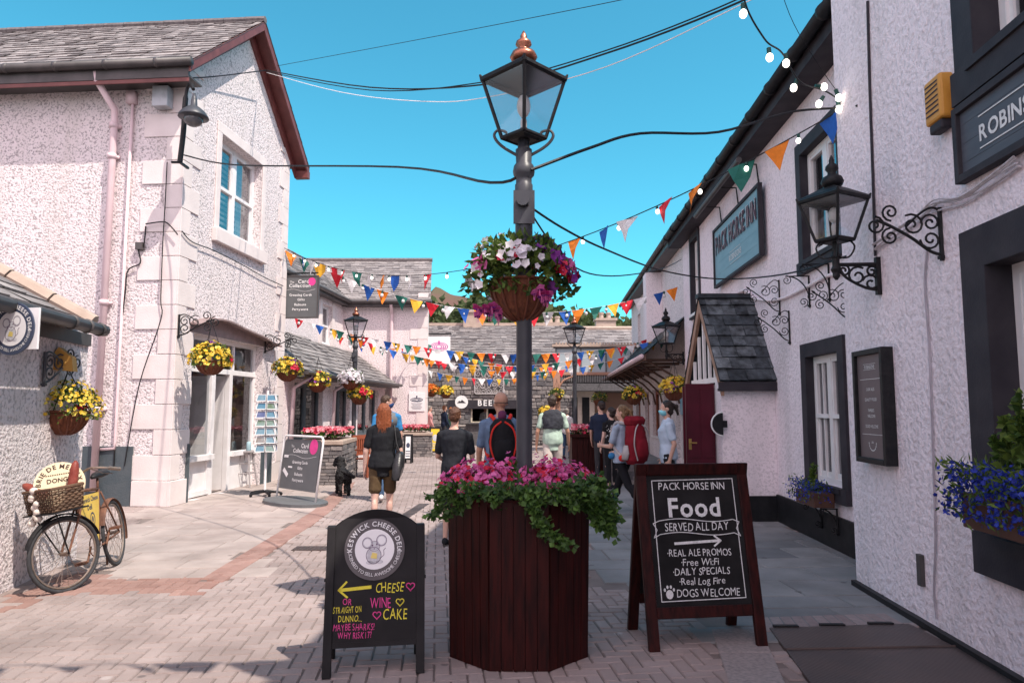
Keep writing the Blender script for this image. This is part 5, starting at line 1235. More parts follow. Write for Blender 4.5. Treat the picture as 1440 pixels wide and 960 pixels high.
for fv in (.82,.87): mb.box(uc-(b-a)*.2,uc+(b-a)*.2,vb+Hh*fv,vb+Hh*(fv+.0025),w_+.002,w_+.004)
for i in range(9):
    th=math.pi*(1.05+.9*i/8); disc(mb,uc+.07*math.cos(th),vb+Hh*.185+.07*math.sin(th),.012,w_+.003,.006,8,rot=th+1.57)
obj('lettering',mb,m_chalk,t)
# alarm box
u,v=r1(1322,188); t=thing('alarm_box','weathered yellow burglar alarm box on the near inn wall','alarm box',tuple(FR1.p(u,v,0))); b0=r1(1318,110)[1]
m_alarm=mat('faded_alarm_yellow',(.55,.24,.03),.5,(.62,.30,.06),ns=6)
mb=MB(FR1.M); mb.box(u+.0,u+.22,v+.04,b0-.05,.003,.10); obj('casing',mb,m_alarm,t,bevel=.02)
mb=MB(FR1.M); mb.box(u+.03,u+.19,v-.03,v+.04,.01,.09); obj('strobe',mb,m_surr,t,bevel=.015)
mb=MB(FR1.M)
for i in range(7): vv=v+.10+(b0-v-.16)*i/7; stroke(mb,[(u+.03,vv),(u+.19,vv+U(-.004,.004))],.012,.103)
obj('worn_print',mb,m_surr,t)
# half round plaque by the porch
t=thing('half_round_plaque','half round dark plaque with a white rim projecting beside the porch door','sign',(2.99,PY0-.05,1.3))
mb=MB(); c=at(1017,596,PY0-.06); P=[(c.x-.17*math.cos(a)*1.0,c.z+.17*math.sin(a)) for a in [-math.pi/2+math.pi*i/14 for i in range(15)]]
mb.add([(x,c.y,z) for x,z in P]+[(x,c.y+.03,z) for x,z in P],[tuple(range(14,-1,-1)),tuple(range(15,30))]+[(i,i+1,16+i,15+i) for i in range(14)]+[(14,0,15,29)]); obj('plaque',mb,m_black,t)
mb=MB(); mb.tube([(x,c.y+.0,z) for x,z in P],.011,6); obj('rim',mb,m_chalk,t)
mb=MB(); mb.box(c.x-.01,c.x+.06,c.y,c.y+.04,c.z-.05,c.z+.05); obj('fixing',mb,m_iron,t)
# window boxes on the inn
def windowbox(F,u0,u1,v,w0,w1,label,seed,n,tall,brk=True,sz=1.0,over=.1):
    random.seed(seed); t=thing('window_box',label,'window box',tuple(F.p((u0+u1)/2,v,w0))); mb=MB(F.M); mb.box(u0,u1,v,v+.16*sz,w0,w1); obj('trough',mb,mat('brown_window_box',(.10,.045,.03),.6,(.07,.03,.02),ns=6),t,bevel=.006)
    a=MB(F.M); l=MB(F.M)
    for i in range(n):
        p=V((U(u0-over,u1+over*.5),v+.14*sz+U(-.10,.17)*sz*(1-.2*rnd()),U(w0+.02,w1+.10)))
        d=rv(); bloom(a,p,d+V((0,.1,.7)),U(.007,.014)*sz,rnd(),5)
        if i%2==0: leaf(l,p+rv()*.02,rv()+V((0,.6,.2)),rv(),.05*sz,.008,rnd())
    for (fu_,hh) in tall:
        x=u0+(u1-u0)*fu_; mid=(w0+w1)/2
        for k in range(3):
            P=smoothpath([(x,v+.1,mid),(x+U(-.03,.03),v+.1+hh*.5,mid+U(-.03,.03)),(x+U(-.07,.07),v+.1+hh*U(.8,1.05),mid+U(-.05,.05))],5); l.tube(P,.005,4,t=.2)
            for i in range(int(60*hh/.5)):
                f=rnd()**1.2*(len(P)-1.01); j=int(f); p=P[j].lerp(P[j+1],f-j); s_=.085*sz*(1-.6*f/len(P)); leaf(l,p,rv()+V((0,.3,.3)),rv(),s_,s_*.33,rnd())
    obj('blue_lobelia',a,m_blu,t); obj('foliage',l,m_leaf,t)
    return t
u0,v0_=r2(1118,690,.30); u1=r2(1168,690,.2)[0]
wb=windowbox(FR2,u0+.02,u0+.62,r2(1118,704,.3)[1],.07,.30,'brown window box of blue lobelia under the inn wing sash window',51,700,((.55,.42),(.3,.2)))
for f,lab in ((.08,'small scroll bracket carrying the inn wing window box, left one'),(.56,'small scroll bracket carrying the inn wing window box, right one')):
    scroll_bracket('scroll_bracket',lab,FR2.p(u0+.05+f,r2(1118,704,.3)[1]-.14,.037),FR2.w,.20,.26,1,r=.008)
u0=r1(1376,730,.25)[0]
windowbox(FR1,u0-.0,u0+1.5,r1(1380,745,.2)[1]+.03,.09,.34,'window box of bright blue lobelia and tall green shoots at the right edge',52,3200,((.16,.55),(.25,.7),(.34,.6),(.5,.7),(.7,.6)),sz=1.25,over=.12)
# ================================================================ ROUND MOUSE BADGE (used on two deli signs)
def mouse_badge(t,M,r,words=True):
    """round badge in the local xy plane of M: dark ring, white disc, small grey mouse holding cheese"""
    mb=MB(M); disc(mb,0,0,r,.003,n=40); disc(mb,0,0,r,-.009,n=40); mb.add([(r*math.cos(2*math.pi*i/40),r*math.sin(2*math.pi*i/40),z) for z in (-.009,.003) for i in range(40)],[(i,(i+1)%40,40+(i+1)%40,40+i) for i in range(40)]); b=obj('badge',mb,m_badge,t)
    mb=MB(M); disc(mb,0,0,r*.655,.0045,n=36); obj('badge_centre',mb,m_white_pl,b)
    mb=MB(M); text(mb,'KESWICK CHEESE DELI',r*.155,0,0,.0055,'c',1,arc=r*.75,gap=.16); text(mb,'LICENSED TO SELL AWESOME CHEESE',r*.105,0,0,.0055,'c',0,arc=r*.87,gap=.13,inside=True)
    for sg in (-1,1): disc(mb,sg*r*.82,-r*.04,r*.045,.0055,n=12)
    obj('lettering',mb,m_chalk,b)
    g=MB(M); k=r*.62
    disc(g,-.05*k,-.32*k,.40*k,.0058,.44*k); disc(g,-.02*k,.16*k,.30*k,.0060,.27*k); disc(g,-.40*k,.34*k,.26*k,.0057,.28*k); disc(g,.36*k,.46*k,.27*k,.0057,.29*k); disc(g,.26*k,-.66*k,.2*k,.0058,.1*k); disc(g,-.25*k,-.68*k,.2*k,.0058,.1*k)
    obj('mouse_emblem',g,m_mouse,b)
    g=MB(M); disc(g,-.40*k,.34*k,.19*k,.0064,.21*k); disc(g,.36*k,.46*k,.20*k,.0064,.22*k); obj('mouse_ear',g,m_white_pl,b)
    g=MB(M); disc(g,-.4*k,.34*k,.275*k,.0062,.295*k,r0=.25*k); disc(g,.36*k,.46*k,.285*k,.0062,.305*k,r0=.26*k); disc(g,-.12*k,.2*k,.035*k,.0068,.05*k,10); disc(g,.1*k,.26*k,.035*k,.0068,.05*k,10); disc(g,-.02*k,.03*k,.04*k,.0068,.03*k,10)
    stroke(g,[(.28*k,-.5*k),(.5*k,-.3*k),(.48*k,-.05*k),(.58*k,.05*k)],.025*k,.0063); disc(g,-.05*k,-.32*k,.41*k,.0061,.45*k,r0=.385*k); disc(g,-.02*k,.16*k,.305*k,.0063,.275*k,r0=.285*k); obj('mouse_outline',g,m_mouse_l,b)
    g=MB(M); g.poly([(-.22*k,-.45*k,.0072),(.12*k,-.5*k,.0072),(.14*k,-.22*k,.0072),(-.12*k,-.16*k,.0072)]); obj('cheese_emblem',g,m_cheese,b)
m_badge=mat('badge_grey_brown',(.085,.075,.078),.5,(.10,.088,.09)); m_mouse=mat('mouse_grey',(.45,.45,.48),.6,(.62,.62,.64),ns=40); m_mouse_l=mat('mouse_outline_purple',(.12,.06,.12),.6); m_cheese=mat('cheese_print',(.75,.60,.18),.6)
m_cy=mat('yellow_chalk',(.72,.62,.06),.85,(.60,.52,.05),ns=60); m_cp=mat('pink_chalk',(.72,.07,.28),.85,(.55,.05,.22),ns=60)
m_slatebd=mat('chalkboard_black',(.010,.0095,.010),.65,(.018,.017,.018),ns=5,stretch=(1,4,1),spec=.12); m_cw=mat('white_chalk_paint',(.70,.70,.70),.85,(.50,.50,.50),ns=70)
def tilt_frame(bl_px,br_px,z0,top_px,lean):
    """a board standing on the ground: returns origin, local matrix with x along the foot, y up the board, z out of its face"""
    a=gnd(*bl_px); b=gnd(*br_px); u=(b-a).normalized(); n=u.cross(V((0,0,1))); th=lean
    up=(V((0,0,1))*math.cos(th)-n*math.sin(th)); w_=u.cross(up); o=a
    M=Matrix(((u.x,up.x,w_.x,o.x),(u.y,up.y,w_.y,o.y),(u.z,up.z,w_.z,o.z),(0,0,0,1)))
    return M,(b-a).length,o,u,n
# ---- deli chalkboard
M_,W_,o_,u_,n_=tilt_frame((452,955),(597,946),0,None,R(11))
t=thing('chalkboard_sign','black arched chalkboard sign with a round mouse badge and yellow and pink chalk writing','A-board',tuple(o_)); Hb=.98
m_deli=mat('black_board_paint',(.014,.013,.014),.6,(.022,.021,.022),ns=6,spec=.15)
def arch(W,H,h0,x0,x1):
    P=[(x0,h0),(x1,h0),(x1,H-.10)]; n=14
    for i in range(1,n): f=i/n; P.append((x1+(x0-x1)*f,H-.10+.10*math.sin(math.pi*f)**.8))
    P.append((x0,H-.10)); return P
Mb=M_
mb=MB(Mb); mb.prism(arch(W_,Hb,.18,.05,W_-.05),-.03,-.012); fp=obj('panel',mb,m_deli,t)
for x in (0,W_-.052):
    mb=MB(Mb); mb.box(x,x+.052,0,Hb-.10,-.045,.0); obj('leg',mb,m_deli,t,bevel=.004)
mb=MB(Mb); mb.box(.05,W_-.05,.165,.195,-.04,-.008); obj('rail',mb,m_deli,t)
# rear board hinged behind
n2=n_; off=n2*-.42*1.0
up2=(V((0,0,1))*math.cos(R(11))+n_*math.sin(R(11))); M2=Matrix(((u_.x,up2.x,-n_.x,o_.x-n_.x*.375),(u_.y,up2.y,-n_.y,o_.y-n_.y*.375),(0,up2.z,0,0),(0,0,0,1)))
mb=MB(M2); mb.prism(arch(W_,Hb,.22,.05,W_-.05),-.01,.008); obj('rear_panel',mb,m_deli,t)
for x in (0,W_-.052): mb=MB(M2); mb.box(x,x+.052,0,Hb-.10,-.03,.02); obj('leg',mb,m_deli,t,bevel=.004)
mb=MB(Mb); 
for x in (-.008,W_-.004): mb.box(x,x+.012,.55,.57,-.3,-.01)
obj('hinge_stay',mb,m_iron,t)
mouse_badge(t,Mb@Matrix.Translation((W_*.485,.735,-.0075)),.187)
fy=Hb/.98
mb=MB(Mb); q=-.0095
X=lambda f:W_*f
text(mb,'CHEESE',.056,X(.50),.475,q,'l',0,jit=.06,shear=.12,fit=X(.28)); text(mb,'CAKE',.062,X(.58),.315,q,'l',0,jit=.06,shear=.05,fit=X(.24)); text(mb,'STRAIGHT ON',.036,X(.085),.365,q,'l',0,jit=.06,shear=.15,fit=X(.28)); text(mb,'DUNNO...',.036,X(.14),.312,q,'l',0,jit=.06,shear=.12,fit=X(.23))
stroke(mb,[(X(.45),.510),(X(.15),.498)],.020,q); stroke(mb,[(X(.21),.545),(X(.135),.498),(X(.22),.455)],.012,q); heart(mb,X(.75),.415,.024,.006,q)
cy=obj('chalk_writing',mb,m_cy,fp,label='yellow chalk words and arrow')
mb=MB(Mb); text(mb,'OR',.036,X(.18),.412,q,'l',0,jit=.05,fit=X(.085)); text(mb,'WINE',.060,X(.45),.385,q,'l',0,jit=.05,shear=-.05,fit=X(.21)); text(mb,'MAYBE SHARKS?',.038,X(.09),.262,q,'l',0,jit=.06,shear=.1,fit=X(.41)); text(mb,'WHY RISK IT?',.038,X(.14),.205+.0275,q-.0,'l',0,jit=.06,shear=.1,fit=X(.33)) if False else text(mb,'WHY RISK IT?',.036,X(.14),.2285-.012,q,'l',0,jit=.06,shear=.1,fit=X(.33))
heart(mb,X(.855),.505,.026,.006,q); heart(mb,X(.52),.345,.024,.006,q); obj('chalk_writing',mb,m_cp,fp,label='pink chalk words and hearts')
# ---- inn chalkboard
M_,W_,o_,u_,n_=tilt_frame((914,917),(1081,909),0,None,R(12))
t=thing('chalkboard_sign','wooden framed chalkboard advertising food with white lettering, outside the inn','A-board',tuple(o_)); Hb=1.24; f_=.075
for sg in (0,1):
    if sg==0: MM=M_
    else:
        up2=(V((0,0,1))*math.cos(R(12))+n_*math.sin(R(12))); MM=Matrix(((u_.x,up2.x,-n_.x,o_.x-n_.x*.52),(u_.y,up2.y,-n_.y,o_.y-n_.y*.52),(0,up2.z,0,0),(0,0,0,1)))
    for x in (0,W_-f_): mb=MB(MM); mb.box(x,x+f_,0,Hb,-.04,0); obj('leg',mb,m_red,t,bevel=.006)
    mb=MB(MM); mb.box(f_+.001,W_-f_-.001,Hb-.085,Hb-.001,-.038,-.002); obj('rail',mb,m_red,t,bevel=.006); mb=MB(MM); mb.box(f_+.001,W_-f_-.001,.20,.275,-.038,-.002); obj('rail',mb,m_red,t,bevel=.006)
    mb=MB(MM); mb.box(f_,W_-f_,.275,Hb-.085,-.03,-.012); p_=obj('panel' if sg==0 else 'rear_panel',mb,m_slatebd,t)
    if sg==0: fp=p_
mb=MB(M_); q=-.0105; xc=W_/2; y0=.275; Hh=Hb-.085-.275
fy=lambda f:y0+Hh*f
stroke(mb,[(f_+.04,fy(.04)),(W_-f_-.04,fy(.05)),(W_-f_-.04,fy(.97)),(f_+.04,fy(.96))],.006,q,True)
IW=W_-2*f_
text(mb,'PACK HORSE INN',.050,xc-.01,fy(.885),q,'c',0,jit=.04,fit=IW*.72)
text(mb,'Food',.125,xc-.005,fy(.675),q,'c',1,fit=IW*.56)
text(mb,'SERVED ALL DAY',.054,xc,fy(.565),q,'c',0,jit=.05,shear=.05,fit=IW*.68)
top=[(f_+.07+(IW-.14)*i/14,fy(.645)+.012*math.sin(i/14*6.28)) for i in range(15)]; bot=[(x,y-.092) for x,y in top]
stroke(mb,top,.0055,q); stroke(mb,bot,.0055,q)
for (a,b),(c,d),s_ in ((top[0],bot[0],-1),(top[-1],bot[-1],1)):
    stroke(mb,[(a,b),(a+s_*.045,b-.018),(a+s_*.02,(b+d)/2-.015),(c+s_*.045,d-.022),(c,d)],.0055,q)
stroke(mb,[(xc-.17,fy(.468)),(xc+.15,fy(.483))],.018,q); stroke(mb,[(xc+.12,fy(.52)),(xc+.165,fy(.483)),(xc+.115,fy(.443))],.012,q)
for s_,f,k,sh_,dx,wf in (('·REAL ALE PROMOS',.395,.046,.0,0.0,.68),('·Free Wi:Fi',.325,.046,.1,-.005,.40),('·DAILY SPECIALS',.255,.046,.05,.0,.60),('·Real Log Fire',.183,.044,.08,-.0,.48),('DOGS WELCOME',.092,.050,.05,.035,.66)):
    text(mb,s_,k,xc+dx,fy(f)-.022,q,'c',0,jit=.05,shear=sh_,fit=IW*wf)
px_,py_=f_+.10,fy(.105); disc(mb,px_,py_-.012,.026,q,.030,14)
for a,b in ((-.032,.018),(-.012,.036),(.012,.036),(.032,.018)): disc(mb,px_+a,py_+b,.008,q,.012,8)
obj('lettering',mb,m_cw,fp)
# ---- card shop A-board
m_cgrey=mat('card_sign_grey',(.105,.110,.115),.5,(.12,.125,.13)); m_cpink=mat('balloon_pink',(.80,.06,.30),.5)
def cardwords(t,M,W,H,q,parent):
    mb=MB(M); L=lambda s,f,k,dx=0,bd=1,wide=1:text(mb,s,H*k,W/2+dx*W,H*f,q,'c',bd,jit=.04,wide=wide)
    L('The',.84,.05,-.26,0); L('Card',.835,.085,.08); L('Collection',.735,.08,-.03); L('Greeting Cards',.52,.055,0); L('Gifts',.405,.055,.02); L('Balloons',.285,.055); L('Partyware',.17,.055)
    P=[(W*(.08+.84*i/16),H*(.66+.03*math.sin(i*.45))) for i in range(17)]; stroke(mb,P,H*.006,q)
    obj('lettering',mb,m_chalk,parent)
    mb=MB(M); disc(mb,W*.82,H*.87,W*.11,q,W*.115,20); obj('balloon_emblem',mb,m_cpink,parent)
M_,W_,o_,u_,n_=tilt_frame((388,703),(443,712),0,None,R(7))
t=thing('pavement_sign','grey card shop pavement sign in a white tubular frame with paper stickers','pavement sign',tuple(o_)); Hb=1.14
mb=MB(M_); r_=.09; P=[(0,.02)]+[(r_-r_*math.cos(a),Hb-r_+r_*math.sin(a)) for a in [i*math.pi/2/5 for i in range(6)]]+[(W_-r_+r_*math.sin(a),Hb-r_+r_*math.cos(a)) for a in [i*math.pi/2/5 for i in range(6)]]+[(W_,.02)]
mb.tube([(x,y,0) for x,y in P],.018,8); obj('frame',mb,m_white_pl,t,smooth=True)
mb=MB(M_); mb.prism([(.05,.22),(W_-.05,.22),(W_-.05,Hb-.10),(W_-.09,Hb-.06),(.09,Hb-.06),(.05,Hb-.10)],-.006,.006); pn=obj('panel',mb,m_cgrey,t)
cardwords(t,M_@Matrix.Translation((.05,.22,.008)),W_-.1,Hb-.28,0,pn)
mb=MB(M_)
for x,y,w_,h_,ro in ((.16,.78,.14,.045,0),(.20,.50,.19,.075,-.6),(.33,.60,.13,.03,0)):
    c,s_=math.cos(ro),math.sin(ro); mb.poly([(x+a*w_/2*c-b*h_/2*s_,y+a*w_/2*s_+b*h_/2*c,.0095) for a,b in ((-1,-1),(1,-1),(1,1),(-1,1))])
obj('sticker',mb,m_white_pl,pn)
mb=MB(); c=V(o_)+u_*W_/2; mb.lathe([(W_*.62,0),(W_*.62,.05),(W_*.5,.075)],20,(0,0,0),m=Matrix.Translation((c.x,c.y,.0))@Matrix.Rotation(math.atan2(u_.y,u_.x),4,'Z')@Matrix.Diagonal((1,.55,1,1))); obj('weighted_base',mb,m_cgrey,t)
# ---- hanging card sign
Y_=16.55; FH=Fr((at(398,440,Y_).x,Y_),(1,-.08)); a,b=FH.px(398,447)[0],FH.px(446.5,447)[0]; v0_=FH.px(410,446.5)[1]; v1_=FH.px(410,389)[1]
t=thing('hanging_sign','grey hanging sign with a pink balloon at the gabled house corner','sign',tuple(FH.p(a,v0_,0)))
mb=MB(FH.M); mb.box(a,b,v0_,v1_,-.02,.02); pn=obj('panel',mb,m_cgrey,t)
cardwords(t,FH.M@Matrix.Translation((a,v0_,.024)),b-a,v1_-v0_,0,pn)
mb=MB(FH.M)
for q in ((a-.02,a+.012,v0_-.02,v1_+.02),(b-.012,b+.02,v0_-.02,v1_+.02),(a+.012,b-.012,v1_-.01,v1_+.02),(a+.012,b-.012,v0_-.02,v0_+.01)): mb.box(*q,-.03,.03)
obj('frame',mb,m_gut,t); mb=MB(FH.M); mb.tube([(a-.3,v1_+.08,0),(b,v1_+.08,0)],.02,6); mb.tube([(a+.1,v1_,0),(a+.1,v1_+.08,0)],.01,5); mb.tube([(b-.1,v1_,0),(b-.1,v1_+.08,0)],.01,5); obj('arm',mb,m_iron,t)
# ---- deli round projecting sign
c=at(17,462,5.62); u=V((.975,-.22,0)).normalized(); MM=Matrix(((u.x,0,-u.y*-1*-1 if False else u.y,c.x),(u.y,0,-u.x,c.y),(0,1,0,c.z),(0,0,0,1)))
t=thing('round_deli_sign','round navy deli sign with a mouse projecting from the annexe wall','sign',tuple(c))
mb=MB(MM); mb.box(-.06,.235,-.165,.165,-.03,-.012); obj('backboard',mb,m_white_pl,t)
m_badge=mat('badge_navy',(.045,.060,.10),.5,(.055,.07,.115)); mouse_badge(t,MM,.212)
mb=MB(MM); mb.box(-.3,-.02,-.02,.02,-.03,-.012); obj('arm',mb,m_iron,t)
# ---- white emblem boards at the bend
m_pinkp=mat('magenta_print',(.62,.10,.40),.6)
def emblem(F,x0,y0,x1,y1,w,label,grey):
    a,v1=F.px(x0,y0,w); b,v0=F.px(x1,y1,w); t=thing('notice_board',label,'sign',tuple(F.p(a,v0,w))); mb=MB(F.M); mb.box(a,b,v0,v1,w-.04,w); p=obj('panel',mb,m_white_pl,t); W=b-a;H=v1-v0
    mb=MB(F.M); 
    for k in range(4): disc(mb,a+W*.5,v0+H*(.62-.0),W*(.40-.085*k),w+.003,H*(.17-.035*k) if not grey else H*(.12-.025*k),24,r0=W*(.36-.085*k))
    mb.box(a+W*.2,a+W*.8,v0+H*.55,v0+H*.57,w+.002,w+.004); mb.box(a+W*.46,a+W*.54,v0+H*.72,v0+H*.84,w+.002,w+.004); obj('emblem',mb,m_pinkp if not grey else m_badge,p)
    if grey:
        mb=MB(F.M)
        for k in range(6): ww=.36-.05*(k%3); mb.box(a+W*(.5-ww),a+W*(.5+ww),v0+H*(.42-.06*k),v0+H*(.435-.06*k),w+.002,w+.004)
        obj('faded_print',mb,m_badge,p)
FQ=Fr((at(598,500,26.3).x,26.3),(1,0))
emblem(FQ,601.5,473,633,511,.05,'white board with a pink striped emblem beyond the quoined corner',False)
mb=MB(FQ.M); a,b=FQ.px(601,473); mb.tube([(a-.25,b+.1,0),(a+.9,b+.1,0)],.03,6); single('iron_bracket',mb,m_iron,'dark iron arm carrying the pink emblem board past the quoined corner','bracket')
emblem(FC,575,552,597,578,.045,'white notice with a dark emblem low on the quoined pink corner',True)
# ---- small A boards beyond
def aboard(label,x0,x1,yb,yt,Y,fm,pm,extra=None):
    a=at(x0,yb,Y); b=at(x1,yb,Y); t=thing('pavement_sign',label,'pavement sign',((a.x+b.x)/2,Y,0)); W=b.x-a.x; H=at(x0,yt,Y).z; 
    for sg in (-1,1):
        M=Matrix.Translation((a.x,Y+.18*-sg*-1,0))@Matrix.Rotation(R(10)*(-sg),4,'X')
        M=Matrix.Translation((a.x,Y+.16*sg,0))@Matrix.Rotation(R(9)*sg,4,'X')@Matrix.Rotation(R(90),4,'X')
        mb=MB(M)
        for q in ((0,.05,0,H),(W-.05,W,0,H),(.05,W-.05,H-.05,H),(.05,W-.05,.1,.15)): mb.box(*q,-.02,.02)
        obj('frame',mb,fm,t); mb=MB(M); mb.box(.05,W-.05,.15,H-.05,-.01,.01); p=obj('panel',mb,pm,t)
        if sg==-1:
            mb=MB(M); disc(mb,W/2,H*.62,W*.22,.013,W*.3)
            for k in range(3): mb.box(W*.25,W*.75,H*(.4-.08*k),H*(.43-.08*k),.011,.014)
            obj('print',mb,extra or m_badge,p)
    return t
aboard('yellow poster A-board in a black frame standing at the bend',604,620,641,600,25.2,m_black,mat('poster_yellow',(.78,.52,.03),.6,(.70,.46,.03)),m_mouse)
aboard('pale A-board in a black frame half hidden right of the red haired woman',568,580,658,610,21.5,m_black,m_white_pl)
# ================================================================ CARD SHOP PAVEMENT FURNITURE
c=gnd(345,684); t=thing('wooden_stool','grey painted wooden stool with splayed legs beside the card shop door','stool',tuple(c))
m_stool=mat('grey_stool_paint',(.34,.31,.31),.6,(.28,.25,.25),ns=9); hs=.74
mb=MB(); mb.lathe([(.17,hs-.04),(.18,hs-.03),(.18,hs-.005),(.165,hs)],16,tuple(c)); obj('seat',mb,m_stool,t)
for i in range(4):
    a=R(40)+i*math.pi/2; mb=MB(); mb.tube([(c.x+.12*math.cos(a),c.y+.12*math.sin(a),hs-.04),(c.x+.25*math.cos(a),c.y+.25*math.sin(a),0)],.019,7); obj('leg',mb,m_stool,t)
for z,k in ((.28,.205),(.48,.172)):
    for i in range(4): a=R(40)+i*math.pi/2; b_=a+math.pi/2; mb=MB(); mb.tube([(c.x+k*math.cos(a),c.y+k*math.sin(a),z),(c.x+k*math.cos(b_),c.y+k*math.sin(b_),z)],.013,6); obj('stretcher',mb,m_stool,t)
mb=MB(); mb.lathe([(.045,0),(.05,.01),(.05,.16),(.03,.19)],12,(c.x+.05,c.y-.02,hs)); single('sanitiser_bottle',mb,mat('clear_blue_plastic',(.35,.50,.55),.25),'small pale bottle standing on the grey stool','bottle',smooth=True)
# postcard spinner
c=gnd(372,697); t=thing('postcard_rack','white wire postcard rack on a castored black base full of landscape postcards','postcard rack',tuple(c)); zt=1.95
mb=MB()
for i in range(5):
    a=2*math.pi*i/5+.3; mb.tube([(c.x,c.y,.09),(c.x+.2*math.cos(a),c.y+.2*math.sin(a),.07),(c.x+.29*math.cos(a),c.y+.29*math.sin(a),.055)],[.03,.025,.018],6); mb.ell((c.x+.29*math.cos(a),c.y+.29*math.sin(a),.035),.03,.02,.034,8)
obj('castor_base',mb,m_black,t)
mb=MB(); mb.tube([(c.x,c.y,.08),(c.x,c.y,zt)],.024,8); obj('pole',mb,m_white_pl,t)
sky_=[mat('postcard_blue_lake',(.05,.17,.27),.35,(.22,.32,.36),ns=5),mat('postcard_fell_green',(.08,.13,.06),.35,(.26,.36,.38),ns=6),mat('postcard_dusk_blue',(.035,.055,.16),.35,(.20,.24,.40),ns=5),mat('postcard_autumn',(.18,.11,.07),.35,(.28,.34,.38),ns=6)]
random.seed(9)
rack=MB(); 
for fc in range(4):
    a=R(12)+fc*math.pi/2; d=V((math.cos(a),math.sin(a),0)); s_=V((-d.y,d.x,0))
    for lv in range(7):
        z=.82+lv*.155; o=V((c.x,c.y,z))+d*.17
        for k in (-1,1):
            p=o+s_*(.095*k); M=Matrix(((s_.x,d.x*-.25,d.x*.97,p.x),(s_.y,d.y*-.25,d.y*.97,p.y),(0,.97,.25,p.z),(0,0,0,1)))
            mb=MB(M); mb.box(-.078,.078,.0,.112,.004,.012); mb_=obj('postcard',mb,random.choice(sky_),t)
            rm=MB(M)
            for q in ((-.085,.085,-.008,.004),(-.085,.085,.112,.122)): rm.box(q[0],q[1],q[2],q[3],.0,.016)
            for x in (-.085,.080): rm.box(x,x+.006,-.008,.122,0,.016)
            rack.v_off=len(rack.v); n0=len(rack.v); rack.v+=rm.v; rack.f+=[tuple(i+n0 for i in f) for f in rm.f]; rack.t+=rm.t
obj('wire_rack',rack,m_white_pl,t)
# bench
def bench():
    p0=V((-3.5,16.9,0)); p1=V((-3.15,18.4,0))
    p0=gnd(488,672); M=Matrix.Translation((p0.x+.02,p0.y+.25,0))@Matrix.Rotation(R(62),4,'Z')
    t=thing('garden_bench','reddish wooden slatted garden bench under the left lamp post','bench',(p0.x,p0.y,0)); W=1.25
    for x in (0,W-.06):
        mb=MB(M); mb.box(x,x+.06,-.5,-.44,0,.62); obj('leg',mb,m_teak,t); mb=MB(M); mb.box(x,x+.06,-.06,0,0,.98); obj('leg',mb,m_teak,t); mb=MB(M); mb.box(x-.01,x+.07,-.54,-.061,.62,.66); obj('armrest',mb,m_teak,t)
    mb=MB(M)
    for i in range(5): mb.box(.061,W-.061,-.5+.09*i,-.425+.09*i,.41,.44)
    obj('seat',mb,m_teak,t); mb=MB(M); mb.box(.061,W-.061,-.05,-.01,.88,.98); mb.box(.061,W-.061,-.05,-.01,.50,.56)
    n=15
    for i in range(n): x=.08+(W-.2)*i/(n-1); mb.box(x,x+.04,-.045,-.015,.56,.88)
    mb.box(.061,W-.061,-.48,-.45,.33,.41); obj('backrest',mb,m_teak,t)
bench()
# shop goods inside the card shop
random.seed(14)
gm=[mat('gift_'+n,c,.5) for n,c in (('pink',(.55,.12,.28)),('cream',(.6,.52,.42)),('blue',(.12,.28,.5)),('white',(.7,.68,.66)),('purple',(.28,.10,.32)),('green',(.2,.42,.3)))]
goods=[MB() for _ in gm]
sd=thing('display_shelves','shelves of cards and gifts inside the card shop window','shelves',tuple(FA.p((su0+su1)/2,0,-1.5)))
mb=MB(FA.M)
for w_ in (-1.0,-2.6):
    for z in (.55,1.0,1.45,1.9): mb.box(su0+.02,su1-.02,z-.025,z,w_-.2,w_+.1) if w_<-2 else (mb.box(su0+.02,d0-.2,z-.025,z,w_-.2,w_+.25),mb.box(d1+.15,su1-.02,z-.025,z,w_-.2,w_+.25))
obj('shelf',mb,m_wood_w,sd)
for i in range(150):
    front=rnd()<.6; z=random.choice((.55,1.0,1.45,1.9)); w_=U(-1.05,-.78) if front else U(-2.75,-2.55)
    u=random.choice((U(su0+.08,d0-.3),U(d1+.2,su1-.15))) if front else U(su0,su1-.2)
    k=random.randrange(len(gm)); g=MB(FA.M); ww=U(.08,.2); g.box(u,u+ww,z+.001,z+U(.10,.30),w_-.02,w_+U(.01,.09))
    single('boxed_gift',g,gm[k],'small card or boxed gift on the card shop shelves, %s coloured'%gm[k].name.split('.')[0][5:],'gift','goods on the card shop shelves')
# ================================================================ CCTV CAMERA ON THE CORNER
t=thing('security_camera','domed security camera on a black pole at the corner of the gabled house','security camera',tuple(A+V((0,0,5.6))))
Yc=11.55; a=at(253,228,Yc); b=at(266,124,Yc)
mb=MB(); P=smoothpath([a,at(258,185,Yc),at(260,150,Yc),at(263,126,Yc),at(268,118,Yc-.1),at(272,126,Yc-.2)],5); mb.tube(P,[.045]*(len(P)//2)+[.028]*(len(P)-len(P)//2),8); mb.box(a.x-.14,a.x+.03,a.y-.02,a.y+.02,a.z-.02,a.z+.015); mb.box(a.x-.02,a.x+.02,a.y,a.y+.3,a.z-.02,a.z+.015); obj('pole',mb,m_iron,t,smooth=False)
c=at(272,166,Yc-.22); mb=MB(); mb.lathe([(.24,-.0),(.235,.03),(.19,.10),(.11,.17),(.055,.20),(.045,.32),(.02,.42)],18,tuple(c)); obj('camera_housing',mb,m_grey_p,t,smooth=True)
mb=MB(); mb.ell(c+V((0,0,-.02)),.155,.155,.13,14); obj('camera_dome',mb,mat('smoked_dome',(.12,.12,.13),.15,spec=.6),t,smooth=True)
